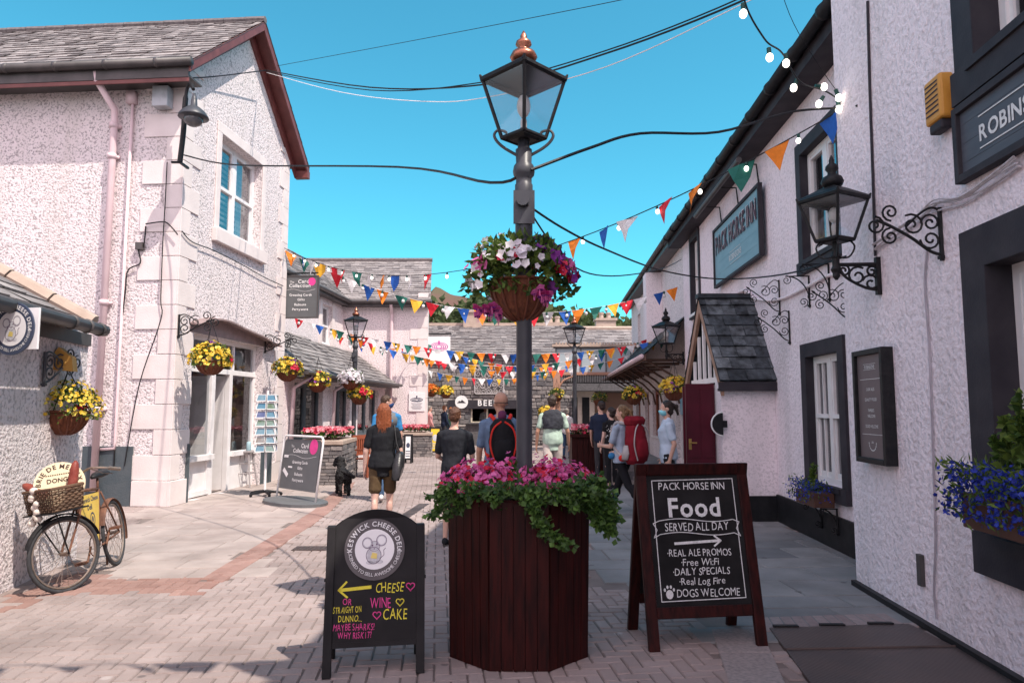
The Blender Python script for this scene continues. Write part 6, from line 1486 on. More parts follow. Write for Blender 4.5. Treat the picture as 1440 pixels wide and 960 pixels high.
u,v=FB.px(236,142); mb=MB(FB.M); mb.box(u-.16,u+.12,v-.18,v+.18,.03,.22); single('junction_box',mb,mat('pale_grey_box',(.42,.45,.48),.5),'pale grey electrical box under the eaves beside the security camera','electrical box',bevel=.012)
mb=MB()
def cab(name,F,pts,w,r,label): m=MB(); m.tube(smoothpath([F.p(*F.px(x,y,w),w) for x,y in pts],5),r,5); return single(name,m,m_iron,label,'cable')
cab('wall_cable',FB,[(235,228),(232,290),(229,340),(226,420),(226,450),(196,540),(175,655)],.06,.009,'thin cable straying down the left face of the gabled house corner')
cab('wall_cable',FB,[(205,315),(230,312),(240,318),(250,330)],.09,.012,'short black cable looped across the quoins of the gabled house')
cab('wall_cable',FB,[(205,318),(202,345),(195,352),(197,370),(180,380),(176,410),(170,470),(165,560),(160,655)],.05,.012,'black cable dropping down beside the thin downpipe')
u,v=FB.px(199,347); mb=MB(FB.M); mb.box(u-.06,u+.06,v-.06,v+.06,.01,.09); single('cable_box',mb,m_gut,'small grey cable box on the left face of the gabled house','electrical box')
cab('wall_cable',FA,[(256,325),(270,340),(300,352),(340,372),(372,390),(398,402)],.05,.010,'black cable running under the upper window of the gabled house')
# ================================================================ OVERHEAD CABLES
def sag(p,q,s,n=24): p,q=V(p),V(q); return [p.lerp(q,i/n)-V((0,0,4*s*(i/n)*(1-i/n))) for i in range(n+1)]
def cable(pts,r,label,m_=None): mb=MB(); mb.tube(pts,r,5); return single('overhead_cable',mb,m_ or m_iron,label,'cable')
HK=at(1192,149,6.62); G1=at(258,218,11.5); LP=V((LX,LY-.06,at(735,243,LY).z))
cable(smoothpath([G1,at(330,232,10.6),at(560,235,7.4),at(690,257,5.3),LP],6),.012,'thick black cable from the security camera pole to the front lamp post')
cable(smoothpath([LP+V((.05,0,0)),at(830,208,5.2),at(900,188,5.5),at(1010,186,6.0),at(1110,158,6.4),at(1185,152,6.6)],6),.012,'thick black cable from the front lamp post to the near inn wall')
gc=FA.p(*FA.px(375,99,.3),.3)
cable(smoothpath([gc,at(520,123,10.8),at(690,118,8.6),at(850,76,7.4),at(1040,3,6.2),at(1150,-60,5.8)],6),.011,'black cable crossing the sky from the gable bargeboard behind the lantern')
cable(smoothpath([gc+V((0,0,-.03)),at(520,127,10.8),at(690,114,8.6),at(850,72,7.4),at(1040,-2,6.2),at(1150,-66,5.8)],6),.008,'second thinner black cable beside the one crossing behind the lantern')
cable(smoothpath([gc+V((0,0,-.05)),at(480,130,10.8),at(600,143,9.6),at(690,136,8.6),at(850,95,7.4),at(1040,8,6.2),at(1150,-50,5.8)],6),.006,'pale thin cable sagging just below the black ones across the sky',m_wood_w)
cable(smoothpath([at(390,93,14.4),at(620,50,11),at(875,0,8.5),at(950,-20,8)],5),.005,'faint thin wire high across the sky from the gable top')
cable(smoothpath([at(258,110,11.7),at(300,108,12.6),gc],5),.012,'black cable strung along the gable from the electrical box to the bargeboard')
LQ=V((LX,LY-.12,at(748,292,LY).z))
cable(smoothpath([LQ,at(790,320,5.4),at(850,350,6.2),at(930,380,8),at(1010,392,8.6),at(1100,386,7.6),at(1190,360,6.6),at(1300,310,5.9),at(1400,258,5.2)],6),.009,'green black cable sagging from the front lamp post to the inn corner')
cable(smoothpath([LQ,at(800,370,6.0),at(860,388,7.4),at(930,378,9.5),at(958,365,12)],6),.007,'thin black cable looping low behind the flower basket towards the inn')
# ================================================================ BUNTING AND FESTOON LIGHTS
FC_={k:mat('flag_'+k,c,.75,tuple(x*.8 for x in c),ns=20) for k,c in dict(red=(.62,.012,.03),orange=(.80,.22,.015),yellow=(.80,.42,.03),green=(.01,.13,.10),blue=(.012,.10,.42),white=(.72,.70,.70)).items()}
ORD=['orange','red','white','blue','yellow','green']
m_bulb=emis('lit_bulb',(1,.93,.82),2.2); m_bulb_off=mat('pearl_bulb',(.75,.75,.74),.25); m_cap=mat('green_bulb_holder',(.01,.07,.055),.5)
random.seed(77)
def bunting(label,P,n,size,bulbs=0,off=0,cols=None,skip=(),m_b=None,r=.006,bs=1.0):
    t=thing('bunting',label,'bunting',tuple(P[len(P)//2]),'strings of triangular bunting'); mb=MB(); mb.tube(P,r,4); obj('cord',mb,m_wood_w if r<.007 else m_iron,t)
    Ls=[0]
    for a,b in zip(P,P[1:]): Ls.append(Ls[-1]+(b-a).length)
    def pt(f):
        d=f*Ls[-1]
        for i in range(len(P)-1):
            if Ls[i+1]>=d: return P[i].lerp(P[i+1],(d-Ls[i])/max(1e-6,Ls[i+1]-Ls[i])),(P[i+1]-P[i]).normalized()
        return P[-1],(P[-1]-P[-2]).normalized()
    for i in range(n):
        f=(i+.5)/n+U(-.006,.006)
        if any(a<f<b for a,b in skip): continue
        p,d=pt(f); k=(cols[i%len(cols)] if cols else ORD[(i+off)%6]); w_=size*U(.42,.5); h=size*U(.92,1.08)
        sd=d.cross(V((0,0,1))).normalized(); sw=U(-.25,.25); tw=U(-.5,.5); tip=p-V((0,0,h))+sd*h*sw+d*U(-.16,.16)*h
        a=p-d*w_; b=p+d*w_; a+=sd*w_*tw; b-=sd*w_*tw; m1=a.lerp(tip,.5)+sd*U(-.05,.05); m2=b.lerp(tip,.5)+sd*U(-.05,.05)+d*U(-.02,.02)
        g=MB(); e=sd*.0015
        vs=[a,p+sd*size*U(-.08,.08),b,m2,tip,m1]; g.add([v+e for v in vs]+[v-e for v in vs],[(0,1,5),(1,2,3),(1,3,5),(5,3,4),(7,6,11),(8,7,9),(9,7,11),(9,11,10)]); obj('flag',g,FC_[k],t)
    for i in range(bulbs):
        p,d=pt((i+.15)/bulbs); q=p-V((0,0,.0)); bulb(q,t,m_b,.85*bs)
    return t
def bulb(p,t,m_b=None,s=1,tilt=None):
    up=(tilt or V((U(-.15,.15),U(-.15,.15),-1))).normalized(); p=V(p)
    g=MB(); g.tube([p,p+up*.05*s],.018*s,7); h=obj('bulb_holder',g,m_cap,t); g=MB(); c=p+up*.082*s; g.ell(c,.030*s,.030*s,.036*s,10); obj('bulb',g,m_b or m_bulb_off,h,smooth=True)
FL=at(397,347,16.4)
B1=sag(FL,HK,1.12,40)
bunting('main bunting string from the gabled house to the near inn corner, behind the flower basket',B1,27,.29,22,2,['green','orange','blue','white','yellow','red','red','green','white','orange','blue','white','red','orange','green','blue','yellow','red','green','orange','blue','white','red','orange','green','orange','blue'],((.50,.66),),m_bulb,.007)
B2=sag(FL+V((0,0,-.05)),at(956,402,17.2),1.05,40)
bunting('second bunting string from the gabled house to the far end of the inn wing',B2,25,.33,20,0,['orange','green','yellow','red','white','blue'],(),m_bulb_off,.006,1.6)
B3=sag(at(414,447,20.6),at(952,473,21.5),.78,36)
bunting('bunting string below the hanging card sign crossing to the pink shop row',B3,36,.28,12,1,None,(),m_bulb_off,.006,1.6)
B4=sag(at(470,462,22.5),at(945,462,22.5),1.2,36)
bunting('bunting string sagging across the middle of the street behind the lamp posts',B4,30,.28,8,4,None,(),m_bulb_off,.006,1.8)
B5=sag(at(560,492,25.6),at(940,478,26.8),1.0,36)
bunting('bunting string sagging low in front of the stone bar wall',B5,28,.28,6,3,None,(),m_bulb_off,.006,1.8)
B6=sag(at(598,482,26.2),at(900,486,29),.9,36)
bunting('farthest bunting string hung close to the stone bar roof',B6,26,.28,6,5,None,(),m_bulb_off,.006,1.8)
B7=sag(at(600,520,27),at(800,515,30.5),.45,30)
bunting('short low bunting string in front of the ironwork screen',B7,18,.28,0,2)
B8=sag(at(470,470,22.3),at(597,486,26.2),.25,24)
bunting('short bunting string along the pink block under its eaves',B8,9,.28,4,1,None,(),m_bulb_off,.006,1.8)
B9=sag((2.84,2.45,5.5),(-4.6,2.5,5.1),.25,24)
bunting('bunting string high over the near end of the street, out of the picture above',B9,17,.5,0,3)
t=thing('festoon_lights','string of lit festoon bulbs drooping to the hook on the near inn corner','string lights',tuple(HK))
PP=smoothpath([at(1060,-80,5.2),at(1046,-5,5.4),at(1075,55,5.7),at(1100,75,5.9),at(1125,115,6.2),at(1160,128,6.45),HK],8); mb=MB(); mb.tube(PP,.008,5); PP2=smoothpath([at(1080,-80,5.6),at(1110,20,6.0),at(1150,90,6.3),HK],6); mb.tube(PP2,.004,4); obj('cord',mb,m_iron,t)
for x,y,Y,tl in ((1045,5,5.4,None),(1081,68,5.75,None),(1105,76,5.95,V((0,0,-1))),(1121,112,6.2,V((-.4,0,-.9))),(1146,121,6.4,V((.9,0,-.1))),(1158,136,6.5,V((-.5,0,-.8))),(1178,142,6.58,None),(1187,146,6.6,None),(1175,126,6.5,V((.3,0,-.9)))): bulb(at(x,y,Y),t,m_bulb,1.05,tl)
mb=MB(); mb.tube([FR1.p(*FR1.px(1206,149),0),HK],.012,6); single('wall_hook',mb,m_iron,'iron hook at the corner of the near inn wall where bunting and bulbs meet','hook')
fl=MB(); a=HK+V((-.02,0,0)); fl.add([a+V((-.07,0,.05)),a+V((.08,0,-.02)),a+V((.10,.02,-.42)),a+V((-.07,0,.05))+V((0,.003,0)),a+V((.08,.003,-.02)),a+V((.10,.023,-.42))],[(0,1,2),(5,4,3)]); obj('flag',fl,FC_['blue'],t)
# ================================================================ DELIVERY BICYCLE
m_rust=mat('rusty_brown_frame',(.10,.042,.026),.7,(.19,.085,.05),ns=14,bump=.2); m_tyre=mat('worn_black_tyre',(.028,.028,.032),.8,(.05,.05,.052),ns=20)
m_rim=mat('dull_steel_rim',(.22,.18,.16),.5,(.30,.22,.17),metal=.6,ns=20); m_yb=mat('yellow_panel',(.72,.50,.10),.5,(.66,.44,.08)); m_wick=mat('dark_wicker',(.065,.036,.022),.75,(.14,.08,.048),tint=True,ns=20)
fc=V((-3.81,6.38,0)); rc=V((-4.07,7.52,0)); dv=(fc-rc).normalized(); yaw=math.atan2(dv.y,dv.x)
MBK=Matrix.Translation(rc)@Matrix.Rotation(yaw,4,'Z')@Matrix.Rotation(R(9),4,'X')
bk_=thing('delivery_bicycle','old rusty delivery bicycle with a yellow frame panel leaning by the annexe wall','bicycle',tuple(rc))
WR=.335; HUB=1.06
MST=MBK@Matrix.Translation((.90,0,0))@Matrix.Rotation(R(-36),4,'Z')@Matrix.Translation((-.90,0,0))
def ring(mb,c,r,rr,n=36,k=6): mb.tube([(c[0]+r*math.cos(2*math.pi*i/n),c[1],c[2]+r*math.sin(2*math.pi*i/n)) for i in range(n)],rr,k,True)
def wheel(M,cx,guard):
    c=(cx,0,WR); mb=MB(M); ring(mb,c,WR-.018,.018,40,8); w=obj('wheel',mb,m_tyre,bk_,smooth=True)
    mb=MB(M); ring(mb,c,WR-.045,.010); obj('rim',mb,m_rim,w); mb=MB(M); mb.tube([(cx,-.05,WR),(cx,.05,WR)],.018,8)
    for i in range(28):
        a=2*math.pi*i/28; sg=.035*(1 if i%2 else -1); b=a+.35*(1 if i%4<2 else -1); mb.tube([(cx+.02*math.cos(b),sg,WR+.02*math.sin(b)),(cx+(WR-.05)*math.cos(a),0,WR+(WR-.05)*math.sin(a))],.0021,3)
    obj('spokes',mb,m_rim,w)
    mb=MB(M); P=[]; 
    for i in range(17):
        a=R(guard[0]+(guard[1]-guard[0])*i/16); P.append((math.cos(a),math.sin(a)))
    for (x0,z0),(x1,z1) in zip(P,P[1:]):
        for ya,yb,ra,rb in ((-.032,-.016,.010,.022),(-.016,.016,.022,.022),(.016,.032,.022,.010)):
            q=lambda x,z,y,r:(cx+x*(WR+r),y,WR+z*(WR+r)); mb.add([q(x0,z0,ya,ra),q(x1,z1,ya,ra),q(x1,z1,yb,rb),q(x0,z0,yb,rb)],[(0,1,2,3)])
    obj('mudguard',mb,m_iron if cx>.5 else m_rust,bk_)
wheel(MBK,0,(20,200)); wheel(MST,HUB,(20,165))
BB=(.46,0,.29); ST=(.31,0,.82); HT=(.86,0,.86); HB_=(.895,0,.66)
mb=MB(MBK); T=lambda a,b,r=.016:mb.tube([a,b],r,8)
T(BB,ST,.017); T(ST,HT,.015); T(BB,HB_,.018); T(HT,HB_,.021)
for y in (-.055,.055): T((0,y,WR),(BB[0],y*.6,BB[2]),.010); T((0,y,WR),(ST[0],y*.4,ST[2]-.03),.009)
mb.tube([(.0,-.075,WR),(-.02,-.1,.02)],.010,6); T(ST,(.285,0,.93),.012)
obj('frame',mb,m_rust,bk_,smooth=True)
mb=MB(MBK); mb.prism([(.325,.79),(.845,.80),(.885,.66),(.475,.33)],-.012,.012,m=Matrix.Rotation(R(90),4,'X')); pn=obj('frame_panel',mb,m_yb,bk_)
MP=MBK@Matrix(((1,0,0,0),(0,0,-1,0),(0,1,0,0),(0,0,0,1))); MP=MBK@Matrix(((-1,0,0,0),(0,0,1,.0125),(0,1,0,0),(0,0,0,1)))
mb=MB(MP); text(mb,'Keswick Cheese',.045,-.60,.73,.001,'c',1,wide=.9); text(mb,'Deli',.05,-.62,.655,.001,'c',1); obj('lettering',mb,m_badge,pn)
mouse=MB(MP); disc(mouse,-.575,.56,.062,.0012,.066,18,r0=.048); disc(mouse,-.575,.56,.020,.0014,.03,10); obj('badge',mouse,m_badge,pn)
mb=MB(MBK); ring(mb,(BB[0],-.05,BB[2]),.09,.006,24,4); mb.tube([(BB[0],-.07,BB[2]),(BB[0]+.10,-.08,BB[2]-.13)],.010,6); mb.tube([(BB[0],.07,BB[2]),(BB[0]-.10,.08,BB[2]+.13)],.010,6)
for sx_,sz,sy in ((.10,-.13,-1),(-.10,.13,1)): mb.box(BB[0]+sx_-.045,BB[0]+sx_+.045,min(sy*.09,sy*.18),max(sy*.09,sy*.18),BB[2]+sz-.012,BB[2]+sz+.012)
mb.tube([(BB[0],-.05,BB[2]+.09),(0,-.05,WR+.035)],.004,4); mb.tube([(BB[0],-.05,BB[2]-.09),(0,-.05,WR-.035)],.004,4)
obj('crankset',mb,m_rust,bk_)
mb=MB(MBK); mb.loft([((.14,0,.955),(0,.03,0),(0,0,.01)),((.17,0,.96),(0,.085,0),(0,0,.035)),((.24,0,.955),(0,.075,0),(0,0,.035)),((.33,0,.95),(0,.032,0),(0,0,.026)),((.43,0,.945),(0,.018,0),(0,0,.018))],10); obj('saddle',mb,m_black,bk_,smooth=True)
mb=MB(MST)
for y in (-.05,.05): mb.tube([(.895,y*.9,.70),(.93,y,.62),(HUB,y,WR)],.010,7)
mb.tube([(.90,0,.66),(.855,0,1.0)],.014,7); obj('fork',mb,m_rust,bk_)
mb=MB(MST); mb.tube(smoothpath([(.66,-.29,1.0),(.78,-.29,1.03),(.88,-.2,1.05),(.87,0,1.0),(.88,.2,1.05),(.78,.29,1.03),(.66,.29,1.0)],5),.011,7)
for y in (-.29,.29): mb.tube([(.65,y,.997),(.76,y,1.025)],.017,8)
for y in (-.22,.22): mb.tube([(.88,y,1.04),(.80,y*1.15,.99),(.70,y*1.15,.97)],.005,5)
obj('handlebar',mb,m_rim,bk_)
mb=MB(MST); mb.box(.93,1.26,-.2,.2,.715,.727); mb.tube([(HUB,-.06,WR),(1.2,-.15,.72)],.007,5); mb.tube([(HUB,.06,WR),(1.2,.15,.72)],.007,5); obj('carrier',mb,m_iron,bk_)
ba=MB(MST@Matrix.Translation((1.08,0,.73))@Matrix.Diagonal((.78,.74,.92,1))@Matrix.Translation((-1.08,0,-.73))); random.seed(4)
def bk_side(a,b,n):
    for j in range(9):
        z=.74+.022*j; P=[]
        for i in range(n+1):
            f=i/n; k=1+.02*j/1.0*.5; x=(a[0]+(b[0]-a[0])*f-1.1)*k+1.1; y=(a[1]+(b[1]-a[1])*f)*k; o=.010*(1 if (i+j)%2 else -1); dx,dy=b[1]-a[1],-(b[0]-a[0]); L=math.hypot(dx,dy); P.append((x+dx/L*o,y+dy/L*o,z))
        ba.tube(P,.0105,5,t=rnd())
    for i in range(0,n+1,1): f=i/n; x=a[0]+(b[0]-a[0])*f; y=a[1]+(b[1]-a[1])*f; ba.tube([(x,y,.73),((x-1.1)*1.09+1.1,y*1.09,.945)],.006,4,t=.2)
q=[(.93,-.23),(1.27,-.23),(1.27,.23),(.93,.23)]
for a,b in zip(q,q[1:]+q[:1]): bk_side(a,b,9 if abs(a[0]-b[0])>.1 else 13)
ba.box(.93,1.27,-.23,.23,.728,.742,.1); ba.tube([((x-1.1)*1.1+1.1,y*1.1,.945) for x,y in q],.016,6,True,t=.7); obj('front_basket',ba,m_wick,bk_)
# things in the basket
def stp(x,y,z): return MST@V((x,y,z))
MC=MST@Matrix.Translation((1.04,.01,.95))@Matrix.Rotation(R(138),4,'Z')@Matrix.Rotation(R(90-14),4,'X')
mb=MB(MC); mb.lathe([(.20,-.018),(.202,.0),(.20,.018)],32); bo=single('brie_sign',mb,mat('cream_card',(.78,.66,.45),.6,(.72,.60,.40)),'round cream cheese sign standing in the bicycle basket','sign')
mb=MB(MC); text(mb,'BRIE DE MEAUX',.038,0,0,.0215,'c',1,arc=.142,gap=.2); text(mb,'DONGÉ',.036,0,.02,.0215,'c',1); 
for k in range(12): mb.box(-.1+.017*k,-.09+.017*k,.085+.0,.094,.020,.022)
obj('lettering',mb,mat('brown_ink',(.07,.04,.03),.7),bo)
m_sal=mat('maroon_salami',(.20,.035,.025),.5,(.28,.07,.05),ns=14,bump=.3)
for a,b,lab in ((stp(1.20,-.24,1.0),stp(1.14,-.02,.86),'maroon salami poking out of the left of the bicycle basket'),(stp(.98,.17,1.14),stp(1.03,.12,.83),'maroon salami standing upright at the right of the bicycle basket')):
    mb=MB(); mb.tube([a,a.lerp(b,.08),a.lerp(b,.25),a.lerp(b,.7),b],[.010,.028,.038,.042,.038],10); single('salami',mb,m_sal,lab,'sausage',smooth=True)
mb=MB(); random.seed(6)
for i in range(9):
    p=stp(1.235,-.08+U(-.05,.05)+.03*(i%2),.93-.035*i+U(-.01,.01)); mb.ell(p,.034,.034,.030,10); mb.tube([p+V((0,0,.028)),p+V((U(-.01,.01),0,.055))],[.010,.004],5)
single('garlic_string',mb,mat('garlic_white',(.72,.66,.58),.6,(.62,.52,.48),ns=20),'string of white garlic bulbs hanging over the front of the bicycle basket','garlic',smooth=True)
# ================================================================ PEOPLE
SK={}
def skinmat(n,c):
    if n not in SK:
        m=mat('skin_'+n,c,.5,tuple(a*.86 for a in c),ns=12); b=m.node_tree.nodes['Principled BSDF']; b.inputs['Subsurface Weight'].default_value=.08; b.inputs['Subsurface Radius'].default_value=(.02,.008,.005); SK[n]=m
    return SK[n]
CL={}
def cloth(n,c,c2=None,ns=9,stretch=None):
    if n not in CL: CL[n]=mat(n,c,.85,c2 or tuple(a*.8 for a in c),ns=ns,bump=.35,bs=14,spec=.15,stretch=stretch)
    return CL[n]
def hairm(n,c):
    if n not in CL: CL[n]=mat(n,c,.45,tuple(a*.5 for a in c),ns=30,stretch=(5,5,.6),bump=.6,bs=50)
    return CL[n]
m_eye=mat('eye_white',(.7,.68,.66),.3); m_pup=mat('eye_dark',(.03,.02,.015),.3)
def person(label,x,y,face,H=1.72,bulk=1.0,legs=((8,6),(-8,10)),arms=((0,8,8),(0,8,8)),turn=0,nod=0,skin='fair',hair=None,top=None,sleeve=.45,hem=-.10,bottom=None,blen=.5,shoes=None,sex='m',vox=.011,z0=0,group=None,coat=None,seatcut=None,floor=True):
    """legs: (thigh swing, knee bend) right, left; arms: (swing forward, out, elbow bend) right, left. +y is forward."""
    k=H/1.75; t=thing('person',label,'person',(0,0,0),group)
    sh=(.178 if sex=='m' else .158)*(1+.35*(bulk-1)); hipw=(.088 if sex=='m' else .095)
    J={}; hp=.92
    ank=[]
    for sd,(a,b) in zip((1,-1),legs):
        a,b=R(a),R(b); h=V((sd*hipw,0,hp-.02)); kn=h+V((sd*.0,math.sin(a),-math.cos(a)))*.43; an=kn+V((-sd*.012,math.sin(a-b),-math.cos(a-b)))*.42; J[sd]=(h,kn,an); ank.append(an.z)
    dz=.085-min(ank)
    def Z(v): return V((v.x*k,v.y*k,(v.z+dz)*k))
    for sd in (1,-1): J[sd]=tuple(Z(q) for q in J[sd])
    hz_=hp+dz
    def at_(x,y,z): return V((x*k,y*k,(hz_+z)*k))
    B=bulk
    prof=[(-.10,.10,.085,0),(-.04,.150*B,.108*B,-.012),(.05,.158*B,.115*B,-.01),(.16,.138*B,.100*B,.0),(.28,.150*B,.108*B,.004),(.40,.168*(.5+.5*B),.112*B,-.004),(.475,.155*(.5+.5*B),.092,-.010),(.52,.095,.07,-.008),(.55,.06,.058,-.004)] if sex=='m' else [(-.10,.10,.09,0),(-.04,.168*B,.118*B,-.015),(.05,.160*B,.112*B,-.01),(.17,.128*B,.095*B,0),(.28,.140*B,.110*B,.012),(.36,.146*B,.118*B,.016),(.43,.148*(.5+.5*B),.095,-.004),(.49,.125*(.5+.5*B),.078,-.010),(.53,.072,.058,-.008),(.56,.052,.05,-.004)]
    def torso(mb,inf,z0=-9,z1=9):
        S_=[p for p in prof if z0<=p[0]<=z1]
        mb.loft([(at_(0,p[3],p[0]),V(((p[1]+inf)*k,0,0)),V((0,(p[2]+inf)*k,0))) for p in S_],16)
    HC=at_(0,.014,.688); HM=Matrix.Translation(HC)@Matrix.Rotation(R(turn),4,'Z')@Matrix.Rotation(R(-nod),4,'X')@Matrix.Scale(k,4)
    b=MB(); torso(b,0); b.caps(at_(0,-.008,.50),at_(0,.004,.62),.056*k,.052*k,12)
    hb=MB(HM); hb.ell((0,-.012,.028),.076,.094,.092,16); hb.ell((0,.020,-.035),.060,.068,.078,14); hb.ell((0,.045,-.085),.036,.035,.032,10)
    hb.caps((0,.082,.005),(0,.104,-.032),.010,.014,8); hb.ell((0,.074,-.068),.026,.016,.012,8); hb.ell((0,.076,.022),.045,.014,.012,8)
    for s_ in (-1,1): hb.ell((s_*.077,-.012,-.008),.010,.020,.031,8); hb.ell((s_*.040,.055,-.03),.022,.025,.022,8)
    b.v+=hb.v; n0=len(b.v)-len(hb.v); b.f+=[tuple(i+n0 for i in f) for f in hb.f]; b.t+=hb.t
    el={};wr={};shp={}
    for sd,(a,o,e) in zip((1,-1),arms):
        a,o,e=R(a),R(o),R(e); S0=at_(sd*sh,-.012,.440)
        d1=V((sd*math.sin(o),math.sin(a)*math.cos(o),-math.cos(a)*math.cos(o))); E0=S0+d1*.285*k
        d2=V((sd*math.sin(o)*.55-sd*math.sin(e)*.28,math.sin(a+e),-math.cos(a+e))).normalized(); W0=E0+d2*.245*k
        b.caps(at_(sd*.04,-.014,.52),S0,.036*k,.048*k,10); b.caps(S0,E0,.050*k*(.6+.4*B),.039*k,10); b.caps(E0,W0,.040*k,.027*k,10)
        # palm and fingers
        pf=V((0,1,0))-d2*d2.y; pf=pf.normalized() if pf.length>.2 else V((0,0,1)); pn=d2.cross(pf).normalized()*sd
        if pn.x*sd>0: pn=-pn      # palm looks to the body
        pc=W0+d2*.05*k; b.loft([(W0-d2*.01*k,pf*.024*k,pn*.019*k),(W0+d2*.03*k,pf*.034*k,pn*.016*k),(W0+d2*.075*k,pf*.039*k,pn*.014*k),(W0+d2*.092*k,pf*.036*k,pn*.012*k)],10)
        for q,(off,L) in enumerate(((.030,.068),(.010,.078),(-.010,.072),(-.029,.056))):
            r0=W0+d2*.082*k+pf*off*k; r1_=r0+(d2*.85+pn*.25).normalized()*L*.55*k; r2_=r1_+(d2*.6+pn*.75).normalized()*L*.5*k
            b.caps(r0,r1_,.0098*k,.0088*k,7); b.caps(r1_,r2_,.0088*k,.0072*k,7)
        th0=W0+d2*.03*k+pf*.03*k; th1=th0+(pf*.75+d2*.65+pn*.2).normalized()*.04*k; th2=th1+(pf*.25+d2*.9+pn*.3).normalized()*.03*k
        b.caps(th0,th1,.013*k,.011*k,7); b.caps(th1,th2,.0105*k,.008*k,7)
        el[sd],wr[sd],shp[sd]=E0,W0,S0
    for sd in (1,-1):
        h,kn,an=J[sd]; b.caps(h,kn,.082*k*(.5+.5*B),.053*k,12); b.caps(kn,an,.052*k,.034*k,12); cf=kn.lerp(an,.3)+V((0,-.018*k,0)); b.ell(cf,.047*k,.050*k,.10*k,10); b.caps(an,an+V((0,.05*k,-.045*k)),.034*k,.028*k,8)
    bo=obj('body',b,skinmat(skin,{'fair':(.56,.33,.25),'tan':(.46,.25,.17),'pale':(.62,.40,.33)}[skin]),t,remesh=vox*k,smi=3)
    e=MB(HM)
    for s_ in (-1,1): e.ell((s_*.030,.072,.004),.013,.010,.009,8)
    obj('eye',e,m_eye,bo,smooth=True); e=MB(HM)
    for s_ in (-1,1): e.ell((s_*.030,.0805,.004),.006,.004,.006,6)
    obj('pupil',e,m_pup,bo,smooth=True)
    e=MB(HM); e.ell((0,.086,-.066),.022,.006,.0055,8); obj('mouth',e,cloth('lip_skin',(.42,.17,.14)),bo,smooth=True)
    if top:
        m=MB(); torso(m,.016,hem-.02,.53)
        lo=[p for p in prof if p[0]>=hem][0]; m.loft([(at_(0,-.008,hem),V(((lo[1]+.024)*k,0,0)),V((0,(lo[2]+.024)*k,0))),(at_(0,-.006,hem+.14),V(((lo[1]+.020)*k,0,0)),V((0,(lo[2]+.018)*k,0)))],16)
        for sd in (1,-1):
            S0,E0,W0=shp[sd],el[sd],wr[sd]; m.caps(at_(sd*.045,-.014,.525),S0,.040*k,.058*k,10); m.caps(at_(sd*sh*.45,-.012,.465),S0,.055*k,.060*k,10)
            if sleeve<=.6: m.caps(S0,S0.lerp(E0,min(1,sleeve/.5)*.80),.060*k,.060*k,10)
            else: m.caps(S0,E0,.063*k,.052*k,10); m.caps(E0,E0.lerp(W0,min(.98,(sleeve-.5)*2)),.052*k,.040*k,10)
        obj('shirt',m,top,t,remesh=max(.010,vox)*k,disp=.022,dscale=.11,smi=4)
    if bottom:
        m=MB(); torso(m,.006,-.2,.06)
        for sd in (1,-1):
            h,kn,an=J[sd]; ex=.012 if blen>.7 else .026
            if blen<=.5: m.caps(h,h.lerp(kn,blen*1.9),(.088*(.5+.5*B)+.008)*k,(.070*(.5+.5*B)+ex*.7)*k,12)
            else: m.caps(h,kn,(.086*(.5+.5*B)+.006)*k,(.053+ex)*k,12); m.caps(kn,kn.lerp(an,(blen-.5)*2),(.053+ex)*k,(.040+ex*1.1)*k,12); m.ell(kn.lerp(an,.3)+V((0,-.014*k,0)),.054*k,.056*k,.11*k,10)
        obj('trousers' if blen>.5 else 'shorts',m,bottom,t,remesh=max(.010,vox)*k,disp=.014,dscale=.10,smi=4)
    for sd in (1,-1):
        h,kn,an=J[sd]; sd_=(kn-an).normalized(); f=V((0,1,0)); pit=math.atan2((kn-an).y,(kn-an).z)*.55
        Ms=Matrix.Translation(an)@Matrix.Rotation(-pit,4,'X'); m=MB(Ms); z=-.085*k
        m.loft([((0,-.068*k,z+.03*k),V((.026*k,0,0)),V((0,0,.028*k))),((0,-.04*k,z+.045*k),V((.038*k,0,0)),V((0,0,.045*k))),((0,.03*k,z+.043*k),V((.038*k,0,0)),V((0,0,.043*k))),((0,.10*k,z+.032*k),V((.045*k,0,0)),V((0,0,.032*k))),((0,.165*k,z+.026*k),V((.040*k,0,0)),V((0,0,.026*k))),((0,.192*k,z+.022*k),V((.022*k,0,0)),V((0,0,.016*k)))],12)
        obj('shoe',m,shoes or cloth('dark_shoes',(.03,.03,.033)),t,smooth=True)
